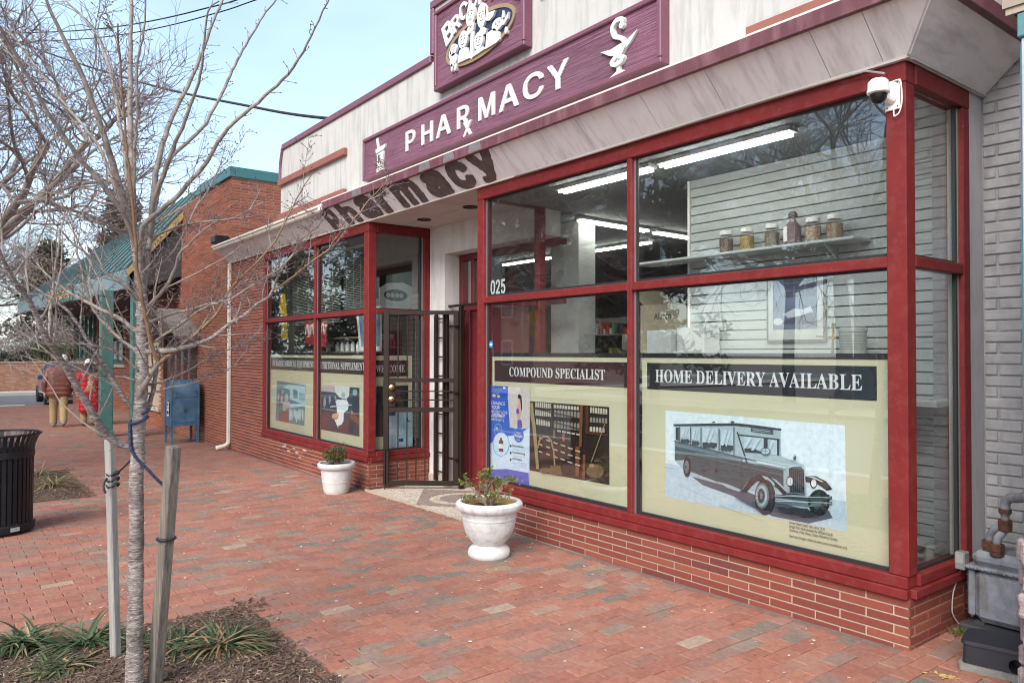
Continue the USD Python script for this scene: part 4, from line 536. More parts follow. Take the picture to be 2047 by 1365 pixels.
BUS_ART = [('sky',[(-3.656,1.164),(-2.299,1.16),(-2.291,0.544),(-3.657,0.537)]),('floor',[(-3.657,0.785),(-3.42,0.772),(-2.915,0.728),(-2.529,0.715),(-2.294,0.719),(-2.291,0.544),(-3.657,0.537)]),('shade',[(-3.436,0.725),(-3.294,0.725),(-2.999,0.686),(-2.888,0.661),(-2.742,0.648),(-2.53,0.627),(-2.4,0.648),(-2.377,0.609),(-2.53,0.549),(-2.781,0.55),(-2.999,0.62),(-3.325,0.67)]),('light',[(-3.571,1.065),(-3.054,1.098),(-2.719,1.099),(-2.715,0.936),(-2.558,0.9),(-2.547,0.724),(-2.703,0.712),(-2.999,0.68),(-3.436,0.719),(-3.571,0.812)]),('dark',[(-3.571,0.913),(-3.278,0.892),(-2.998,0.869),(-2.7,0.851),(-2.7,0.746),(-2.754,0.785),(-2.833,0.803),(-2.915,0.787),(-2.963,0.739),(-3.013,0.675),(-3.436,0.751),(-3.452,0.845),(-3.498,0.821),(-3.571,0.812)]),('mid',[(-3.571,0.953),(-3.278,0.927),(-2.998,0.896),(-2.998,0.869),(-3.278,0.892),(-3.571,0.913)]),('black',[(-3.581,1.071),(-3.047,1.118),(-2.913,1.116),(-2.714,1.108),(-2.714,1.095),(-2.913,1.097),(-3.054,1.098),(-3.581,1.055)]),('black',[(-3.559,1.049),(-3.534,1.049),(-3.534,0.957),(-3.559,0.959)]),('glassw',[(-3.514,1.054),(-3.432,1.058),(-3.432,0.953),(-3.514,0.955)]),('glassw',[(-3.413,1.06),(-3.348,1.062),(-3.348,0.948),(-3.413,0.952)]),('glassw',[(-3.322,1.064),(-3.203,1.069),(-3.203,0.944),(-3.323,0.945)]),('glassw',[(-3.17,1.067),(-3.071,1.07),(-3.072,0.936),(-3.17,0.941)]),('black',[(-3.514,0.968),(-3.432,0.966),(-3.432,0.953),(-3.514,0.955)]),('black',[(-3.413,0.967),(-3.348,0.963),(-3.348,0.948),(-3.413,0.952)]),('black',[(-3.323,0.967),(-3.203,0.972),(-3.203,0.944),(-3.323,0.945)]),('black',[(-3.17,0.969),(-3.072,0.966),(-3.072,0.936),(-3.17,0.941)]),('black',[(-3.028,1.047),(-2.725,1.043),(-2.725,1.034),(-3.028,1.037)]),('glassw',[(-2.986,1.036),(-2.843,1.037),(-2.843,0.939),(-2.986,0.933)]),('glassw',[(-2.799,1.034),(-2.743,1.032),(-2.743,0.94),(-2.799,0.939)]),('black',[(-3.045,1.06),(-3.034,1.061),(-2.959,0.867),(-2.973,0.87)]),('black',[(-2.838,1.038),(-2.811,1.036),(-2.811,0.937),(-2.838,0.937)]),('black',[(-2.743,1.035),(-2.725,1.034),(-2.728,0.937),(-2.743,0.938)]),('black',[(-2.983,0.957),(-2.928,0.965),(-2.866,0.952),(-2.846,0.938),(-2.984,0.933)]),('dark',[(-2.934,1.102),(-2.769,1.097),(-2.769,1.065),(-2.934,1.072)]),('black',[(-2.66,0.865),(-2.639,0.879),(-2.577,0.889),(-2.557,0.869),(-2.556,0.728),(-2.655,0.719)]),('light',[(-2.673,0.864),(-2.651,0.894),(-2.583,0.908),(-2.546,0.879),(-2.557,0.869),(-2.577,0.889),(-2.639,0.879),(-2.66,0.865),(-2.657,0.716),(-2.667,0.71)]),('dark',[(-2.609,0.939),(-2.612,0.928),(-2.62,0.922),(-2.628,0.926),(-2.631,0.937),(-2.628,0.948),(-2.62,0.954),(-2.612,0.95)]),('black',[(-3.01,0.672),(-2.963,0.733),(-2.928,0.779),(-2.853,0.809),(-2.787,0.794),(-2.722,0.749),(-2.671,0.711),(-2.7,0.698),(-2.741,0.731),(-2.807,0.757),(-2.885,0.758),(-2.929,0.72),(-2.971,0.672)]),('light',[(-2.857,0.799),(-2.813,0.794),(-2.765,0.766),(-2.757,0.744),(-2.794,0.745),(-2.827,0.775)]),('black',[(-2.55,0.832),(-2.481,0.843),(-2.413,0.82),(-2.376,0.779),(-2.411,0.766),(-2.469,0.796),(-2.547,0.799)]),('light',[(-3.202,0.714),(-3.113,0.706),(-3.01,0.684),(-3.027,0.669),(-3.113,0.681)]),('black',[(-2.755,0.674),(-2.759,0.639),(-2.769,0.605),(-2.786,0.578),(-2.807,0.558),(-2.83,0.548),(-2.854,0.55),(-2.875,0.563),(-2.892,0.585),(-2.903,0.616),(-2.907,0.651),(-2.903,0.687),(-2.892,0.721),(-2.875,0.749),(-2.853,0.768),(-2.829,0.777),(-2.806,0.774),(-2.785,0.761),(-2.769,0.738),(-2.758,0.708)]),('mid',[(-2.801,0.676),(-2.803,0.651),(-2.81,0.627),(-2.822,0.607),(-2.836,0.593),(-2.852,0.587),(-2.867,0.588),(-2.882,0.597),(-2.893,0.614),(-2.9,0.636),(-2.903,0.661),(-2.9,0.687),(-2.893,0.711),(-2.881,0.731),(-2.867,0.744),(-2.851,0.751),(-2.835,0.749),(-2.821,0.739),(-2.81,0.723),(-2.803,0.701)]),('light',[(-2.814,0.674),(-2.816,0.653),(-2.822,0.633),(-2.831,0.617),(-2.842,0.606),(-2.854,0.6),(-2.867,0.602),(-2.878,0.609),(-2.887,0.623),(-2.893,0.641),(-2.895,0.662),(-2.893,0.683),(-2.887,0.703),(-2.878,0.72),(-2.866,0.731),(-2.854,0.736),(-2.841,0.735),(-2.83,0.727),(-2.821,0.713),(-2.816,0.695)]),('dark',[(-2.83,0.672),(-2.831,0.657),(-2.835,0.644),(-2.841,0.632),(-2.849,0.625),(-2.857,0.621),(-2.865,0.622),(-2.873,0.627),(-2.879,0.637),(-2.882,0.649),(-2.884,0.664),(-2.882,0.678),(-2.878,0.692),(-2.872,0.703),(-2.865,0.711),(-2.856,0.715),(-2.848,0.714),(-2.841,0.708),(-2.835,0.699),(-2.831,0.686)]),('light',[(-2.847,0.669),(-2.85,0.655),(-2.857,0.646),(-2.865,0.644),(-2.872,0.652),(-2.874,0.665),(-2.872,0.679),(-2.865,0.689),(-2.856,0.69),(-2.85,0.683)]),('black',[(-2.393,0.698),(-2.396,0.673),(-2.406,0.65),(-2.421,0.63),(-2.44,0.616),(-2.461,0.609),(-2.482,0.609),(-2.501,0.617),(-2.516,0.632),(-2.526,0.652),(-2.529,0.676),(-2.526,0.702),(-2.516,0.725),(-2.5,0.745),(-2.481,0.759),(-2.46,0.766),(-2.439,0.765),(-2.42,0.757),(-2.405,0.742),(-2.396,0.722)]),('dark',[(-2.445,0.695),(-2.446,0.681),(-2.451,0.669),(-2.457,0.658),(-2.465,0.65),(-2.475,0.647),(-2.484,0.647),(-2.492,0.652),(-2.498,0.661),(-2.503,0.673),(-2.504,0.686),(-2.503,0.7),(-2.498,0.713),(-2.492,0.723),(-2.483,0.731),(-2.474,0.734),(-2.465,0.734),(-2.457,0.729),(-2.45,0.72),(-2.446,0.708)]),('black',[(-3.422,0.785),(-3.423,0.762),(-3.428,0.741),(-3.436,0.724),(-3.445,0.712),(-3.456,0.707),(-3.466,0.709),(-3.476,0.718),(-3.484,0.734),(-3.488,0.754),(-3.49,0.776),(-3.488,0.799),(-3.483,0.82),(-3.476,0.838),(-3.466,0.849),(-3.455,0.854),(-3.445,0.851),(-3.435,0.842),(-3.428,0.827),(-3.423,0.807)]),('mid',[(-3.439,0.782),(-3.44,0.768),(-3.443,0.755),(-3.448,0.744),(-3.453,0.737),(-3.459,0.734),(-3.465,0.735),(-3.471,0.741),(-3.475,0.751),(-3.478,0.763),(-3.478,0.778),(-3.477,0.792),(-3.475,0.805),(-3.47,0.816),(-3.465,0.823),(-3.459,0.826),(-3.453,0.825),(-3.447,0.819),(-3.443,0.809),(-3.44,0.797)]),('black',[(-2.626,0.791),(-2.627,0.78),(-2.631,0.771),(-2.636,0.763),(-2.644,0.757),(-2.652,0.754),(-2.66,0.755),(-2.668,0.758),(-2.673,0.765),(-2.677,0.773),(-2.678,0.783),(-2.677,0.794),(-2.673,0.804),(-2.667,0.812),(-2.66,0.817),(-2.652,0.82),(-2.644,0.819),(-2.636,0.816),(-2.63,0.809),(-2.627,0.801)]),('white',[(-2.631,0.79),(-2.632,0.782),(-2.634,0.774),(-2.639,0.768),(-2.645,0.763),(-2.651,0.761),(-2.657,0.762),(-2.663,0.765),(-2.667,0.77),(-2.67,0.777),(-2.671,0.784),(-2.67,0.793),(-2.667,0.8),(-2.662,0.807),(-2.657,0.811),(-2.65,0.813),(-2.644,0.813),(-2.639,0.81),(-2.634,0.805),(-2.631,0.798)]),('black',[(-2.471,0.802),(-2.473,0.792),(-2.476,0.783),(-2.481,0.776),(-2.487,0.77),(-2.494,0.768),(-2.501,0.768),(-2.507,0.772),(-2.512,0.778),(-2.516,0.786),(-2.517,0.796),(-2.516,0.805),(-2.512,0.814),(-2.507,0.822),(-2.501,0.827),(-2.494,0.83),(-2.487,0.829),(-2.481,0.825),(-2.476,0.819),(-2.472,0.811)]),('white',[(-2.476,0.801),(-2.477,0.794),(-2.479,0.786),(-2.483,0.781),(-2.488,0.777),(-2.493,0.775),(-2.498,0.775),(-2.503,0.778),(-2.506,0.783),(-2.509,0.789),(-2.509,0.797),(-2.509,0.804),(-2.506,0.811),(-2.502,0.817),(-2.498,0.821),(-2.493,0.823),(-2.487,0.823),(-2.483,0.82),(-2.479,0.815),(-2.477,0.808)]),('dark',[(-2.752,0.695),(-2.529,0.706),(-2.376,0.738),(-2.377,0.719),(-2.529,0.684),(-2.752,0.672)]),('mid',[(-2.752,0.661),(-2.529,0.673),(-2.377,0.706),(-2.377,0.687),(-2.529,0.651),(-2.752,0.638)]),('black',[(-2.529,0.715),(-2.515,0.717),(-2.515,0.662),(-2.529,0.66)]),('black',[(-2.405,0.743),(-2.392,0.745),(-2.393,0.68),(-2.406,0.678)]),('black',[(-3.195,0.786),(-3.197,0.776),(-3.202,0.769),(-3.208,0.768),(-3.214,0.773),(-3.216,0.783),(-3.214,0.794),(-3.208,0.801),(-3.202,0.802),(-3.197,0.796)]),('pale2',[(-3.485,1.053),(-3.465,1.053),(-3.494,0.979),(-3.511,0.982),(-3.511,1.004)]),('pale2',[(-3.452,1.054),(-3.44,1.054),(-3.469,0.978),(-3.48,0.979)]),('deep',[(-3.484,0.958),(-3.486,0.948),(-3.493,0.941),(-3.502,0.94),(-3.509,0.946),(-3.512,0.956),(-3.509,0.966),(-3.502,0.972),(-3.493,0.973),(-3.486,0.968)]),('deep',[(-3.459,0.96),(-3.462,0.95),(-3.469,0.944),(-3.477,0.943),(-3.484,0.948),(-3.487,0.958),(-3.484,0.968),(-3.477,0.975),(-3.469,0.976),(-3.462,0.97)]),('deep',[(-3.435,0.963),(-3.438,0.953),(-3.444,0.946),(-3.453,0.945),(-3.46,0.951),(-3.462,0.96),(-3.46,0.97),(-3.453,0.977),(-3.444,0.978),(-3.437,0.972)]),('deep',[(-3.526,1.058),(-3.526,0.939),(-3.519,0.939),(-3.519,1.059)]),('pale2',[(-3.39,1.058),(-3.374,1.058),(-3.397,0.975),(-3.41,0.978),(-3.41,1.0)]),('pale2',[(-3.364,1.058),(-3.354,1.058),(-3.377,0.973),(-3.386,0.975)]),('deep',[(-3.389,0.954),(-3.391,0.944),(-3.397,0.938),(-3.403,0.937),(-3.409,0.943),(-3.411,0.952),(-3.409,0.962),(-3.403,0.969),(-3.396,0.969),(-3.391,0.964)]),('deep',[(-3.369,0.956),(-3.371,0.946),(-3.377,0.94),(-3.384,0.939),(-3.389,0.945),(-3.391,0.954),(-3.389,0.964),(-3.384,0.971),(-3.377,0.971),(-3.371,0.966)]),('deep',[(-3.35,0.958),(-3.352,0.948),(-3.357,0.942),(-3.364,0.941),(-3.37,0.946),(-3.372,0.956),(-3.37,0.966),(-3.364,0.972),(-3.357,0.973),(-3.352,0.968)]),('deep',[(-3.424,1.064),(-3.424,0.935),(-3.418,0.936),(-3.418,1.064)]),('pale2',[(-3.28,1.064),(-3.25,1.065),(-3.292,0.966),(-3.32,0.967),(-3.32,0.989)]),('pale2',[(-3.232,1.066),(-3.215,1.067),(-3.256,0.966),(-3.272,0.967)]),('deep',[(-3.278,0.946),(-3.282,0.936),(-3.292,0.929),(-3.305,0.928),(-3.315,0.933),(-3.319,0.942),(-3.315,0.952),(-3.305,0.959),(-3.292,0.96),(-3.282,0.955)]),('deep',[(-3.242,0.95),(-3.246,0.94),(-3.256,0.933),(-3.269,0.932),(-3.279,0.936),(-3.283,0.946),(-3.279,0.956),(-3.269,0.963),(-3.256,0.964),(-3.246,0.959)]),('deep',[(-3.207,0.953),(-3.21,0.943),(-3.221,0.936),(-3.233,0.935),(-3.243,0.94),(-3.247,0.949),(-3.243,0.959),(-3.233,0.966),(-3.22,0.967),(-3.21,0.962)]),('deep',[(-3.333,1.068),(-3.334,0.925),(-3.328,0.926),(-3.327,1.069)]),('pale2',[(-3.135,1.066),(-3.11,1.067),(-3.145,0.959),(-3.167,0.961),(-3.167,0.982)]),('pale2',[(-3.096,1.068),(-3.081,1.068),(-3.116,0.958),(-3.128,0.96)]),('deep',[(-3.133,0.94),(-3.137,0.93),(-3.145,0.923),(-3.156,0.922),(-3.164,0.927),(-3.167,0.936),(-3.164,0.946),(-3.155,0.952),(-3.145,0.954),(-3.137,0.949)]),('deep',[(-3.104,0.943),(-3.107,0.933),(-3.116,0.926),(-3.126,0.925),(-3.134,0.93),(-3.137,0.939),(-3.134,0.949),(-3.126,0.955),(-3.115,0.956),(-3.107,0.952)]),('deep',[(-3.075,0.946),(-3.078,0.936),(-3.086,0.929),(-3.096,0.928),(-3.105,0.933),(-3.108,0.942),(-3.105,0.952),(-3.096,0.958),(-3.086,0.959),(-3.078,0.954)]),('deep',[(-3.18,1.071),(-3.181,0.92),(-3.175,0.921),(-3.174,1.071)]),('pale2',[(-2.955,1.036),(-2.914,1.035),(-2.969,0.959),(-2.983,0.955),(-2.983,0.981)]),('pale2',[(-2.879,1.036),(-2.852,1.036),(-2.907,0.953),(-2.928,0.953)]),('pale2',[(-2.779,1.03),(-2.756,1.029),(-2.786,0.966),(-2.797,0.965)]),('deep',[(-3.572,0.951),(-2.998,0.894),(-2.997,0.898),(-3.57,0.955)]),('deep',[(-2.998,0.894),(-2.7,0.87),(-2.699,0.874),(-2.997,0.898)]),('mid',[(-3.572,0.883),(-2.7,0.819),(-2.7,0.822),(-3.571,0.886)]),('deep',[(-3.181,1.073),(-3.181,0.925),(-3.177,0.925),(-3.176,1.073)]),('deep',[(-3.061,1.095),(-3.062,0.903),(-3.056,0.904),(-3.055,1.095)]),('deep',[(-3.0,0.884),(-3.0,0.686),(-2.997,0.686),(-2.996,0.884)]),('deep',[(-3.196,0.917),(-3.196,0.7),(-3.193,0.701),(-3.193,0.917)]),('pale2',[(-2.998,0.902),(-2.652,0.886),(-2.651,0.892),(-2.997,0.908)]),('pale2',[(-2.887,0.89),(-2.677,0.875),(-2.677,0.863),(-2.887,0.875)]),('deep',[(-2.784,0.96),(-2.786,0.952),(-2.792,0.944),(-2.801,0.938),(-2.813,0.934),(-2.826,0.933),(-2.837,0.934),(-2.847,0.938),(-2.853,0.945),(-2.855,0.953),(-2.853,0.961),(-2.847,0.969),(-2.837,0.975),(-2.825,0.979),(-2.813,0.98),(-2.801,0.978),(-2.792,0.974),(-2.786,0.968)]),('glassw',[(-2.789,0.96),(-2.791,0.953),(-2.796,0.947),(-2.804,0.942),(-2.814,0.939),(-2.825,0.937),(-2.835,0.939),(-2.843,0.942),(-2.848,0.947),(-2.85,0.953),(-2.848,0.96),(-2.843,0.966),(-2.835,0.971),(-2.825,0.974),(-2.814,0.975),(-2.804,0.974),(-2.796,0.971),(-2.791,0.966)]),('deep',[(-2.849,0.954),(-2.79,0.956),(-2.79,0.958),(-2.849,0.957)]),('deep',[(-2.821,0.976),(-2.821,0.936),(-2.818,0.937),(-2.818,0.976)]),('light',[(-2.914,1.088),(-2.786,1.085),(-2.785,1.088),(-2.913,1.092)]),('light',[(-2.914,1.079),(-2.786,1.076),(-2.786,1.078),(-2.913,1.082)]),('deep',[(-3.207,1.112),(-3.21,1.109),(-3.217,1.107),(-3.225,1.106),(-3.232,1.107),(-3.234,1.11),(-3.232,1.113),(-3.225,1.115),(-3.216,1.116),(-3.21,1.115)]),('deep',[(-3.051,1.125),(-3.054,1.121),(-3.063,1.118),(-3.074,1.117),(-3.082,1.119),(-3.086,1.122),(-3.082,1.126),(-3.074,1.129),(-3.063,1.13),(-3.054,1.128)]),('pale2',[(-2.614,0.948),(-2.615,0.943),(-2.62,0.941),(-2.624,0.942),(-2.626,0.946),(-2.624,0.95),(-2.62,0.952),(-2.615,0.951)]),('deep',[(-2.645,0.916),(-2.595,0.922),(-2.595,0.925),(-2.645,0.92)]),('mid',[(-2.646,0.867),(-2.643,0.718),(-2.641,0.719),(-2.644,0.867)]),('mid',[(-2.632,0.869),(-2.63,0.72),(-2.628,0.72),(-2.63,0.869)]),('mid',[(-2.619,0.87),(-2.617,0.722),(-2.615,0.722),(-2.617,0.871)]),('mid',[(-2.605,0.872),(-2.604,0.724),(-2.602,0.724),(-2.603,0.872)]),('mid',[(-2.591,0.874),(-2.591,0.726),(-2.589,0.726),(-2.589,0.874)]),('mid',[(-2.578,0.875),(-2.578,0.728),(-2.576,0.728),(-2.576,0.876)]),('mid',[(-2.564,0.877),(-2.565,0.73),(-2.563,0.73),(-2.562,0.877)]),('dark',[(-2.916,0.834),(-2.916,0.801),(-2.913,0.801),(-2.913,0.834)]),('dark',[(-2.893,0.833),(-2.893,0.8),(-2.89,0.8),(-2.89,0.833)]),('dark',[(-2.869,0.832),(-2.87,0.799),(-2.867,0.799),(-2.867,0.832)]),('dark',[(-2.847,0.83),(-2.847,0.798),(-2.844,0.798),(-2.844,0.831)]),('dark',[(-2.824,0.829),(-2.824,0.797),(-2.821,0.797),(-2.821,0.83)]),('dark',[(-2.801,0.828),(-2.801,0.796),(-2.799,0.796),(-2.799,0.829)]),('dark',[(-2.779,0.827),(-2.779,0.795),(-2.776,0.795),(-2.776,0.827)]),('dark',[(-2.757,0.826),(-2.757,0.794),(-2.754,0.794),(-2.754,0.826)]),('dark',[(-2.735,0.825),(-2.735,0.793),(-2.732,0.793),(-2.732,0.825)]),('deep',[(-2.85,0.667),(-2.829,0.67),(-2.829,0.674),(-2.85,0.671)]),('deep',[(-2.853,0.659),(-2.836,0.64),(-2.832,0.642),(-2.85,0.662)]),('deep',[(-2.857,0.654),(-2.85,0.62),(-2.846,0.621),(-2.853,0.655)]),('deep',[(-2.861,0.654),(-2.868,0.617),(-2.864,0.617),(-2.857,0.654)]),('deep',[(-2.864,0.659),(-2.881,0.635),(-2.878,0.633),(-2.861,0.658)]),('deep',[(-2.863,0.669),(-2.885,0.665),(-2.885,0.662),(-2.863,0.665)]),('deep',[(-2.86,0.677),(-2.878,0.696),(-2.881,0.694),(-2.864,0.674)]),('deep',[(-2.857,0.681),(-2.863,0.716),(-2.867,0.715),(-2.861,0.68)]),('deep',[(-2.853,0.682),(-2.846,0.718),(-2.85,0.718),(-2.857,0.681)]),('deep',[(-2.85,0.676),(-2.832,0.701),(-2.835,0.702),(-2.853,0.678)]),('deep',[(-2.853,0.668),(-2.854,0.66),(-2.858,0.654),(-2.863,0.653),(-2.867,0.658),(-2.869,0.666),(-2.867,0.674),(-2.863,0.68),(-2.858,0.681),(-2.854,0.676)]),('tyre',[(-2.794,0.762),(-2.773,0.736),(-2.761,0.68),(-2.768,0.621),(-2.788,0.578),(-2.775,0.62),(-2.773,0.678),(-2.781,0.729)]),('tyre',[(-2.417,0.689),(-2.419,0.663),(-2.425,0.646),(-2.432,0.645),(-2.438,0.66),(-2.44,0.685),(-2.438,0.711),(-2.432,0.728),(-2.425,0.729),(-2.419,0.714)]),('mid',[(-3.443,0.782),(-3.444,0.768),(-3.449,0.757),(-3.456,0.752),(-3.462,0.755),(-3.467,0.765),(-3.469,0.779),(-3.467,0.793),(-3.462,0.804),(-3.456,0.809),(-3.449,0.806),(-3.444,0.796)]),('deep',[(-3.449,0.781),(-3.45,0.774),(-3.454,0.768),(-3.458,0.768),(-3.461,0.772),(-3.462,0.78),(-3.461,0.787),(-3.458,0.792),(-3.454,0.793),(-3.45,0.789)]),('pale2',[(-2.752,0.684),(-2.379,0.729),(-2.379,0.732),(-2.752,0.688)]),('pale2',[(-2.75,0.652),(-2.379,0.698),(-2.379,0.701),(-2.75,0.656)]),('deep',[(-2.703,0.702),(-2.547,0.718),(-2.529,0.732),(-2.547,0.726),(-2.69,0.714)]),('pale2',[(-2.529,0.832),(-2.481,0.839),(-2.422,0.818),(-2.434,0.815),(-2.483,0.83)]),('light',[(-2.549,0.873),(-2.544,0.726),(-2.538,0.727),(-2.543,0.874)]),('light',[(-2.667,0.859),(-2.663,0.715),(-2.657,0.716),(-2.661,0.86)]),('shade',[(-2.999,0.662),(-2.888,0.596),(-2.834,0.552),(-2.915,0.592),(-3.056,0.635)]),('deep',[(-2.742,0.62),(-2.529,0.643),(-2.458,0.611),(-2.578,0.585),(-2.716,0.595)]),('shade',[(-3.519,0.649),(-3.234,0.583),(-3.233,0.584),(-3.518,0.65)]),('shade',[(-3.657,0.755),(-3.502,0.755),(-3.501,0.756),(-3.657,0.757)]),('shade',[(-3.173,0.555),(-2.835,0.511),(-2.834,0.512),(-3.173,0.557)])]
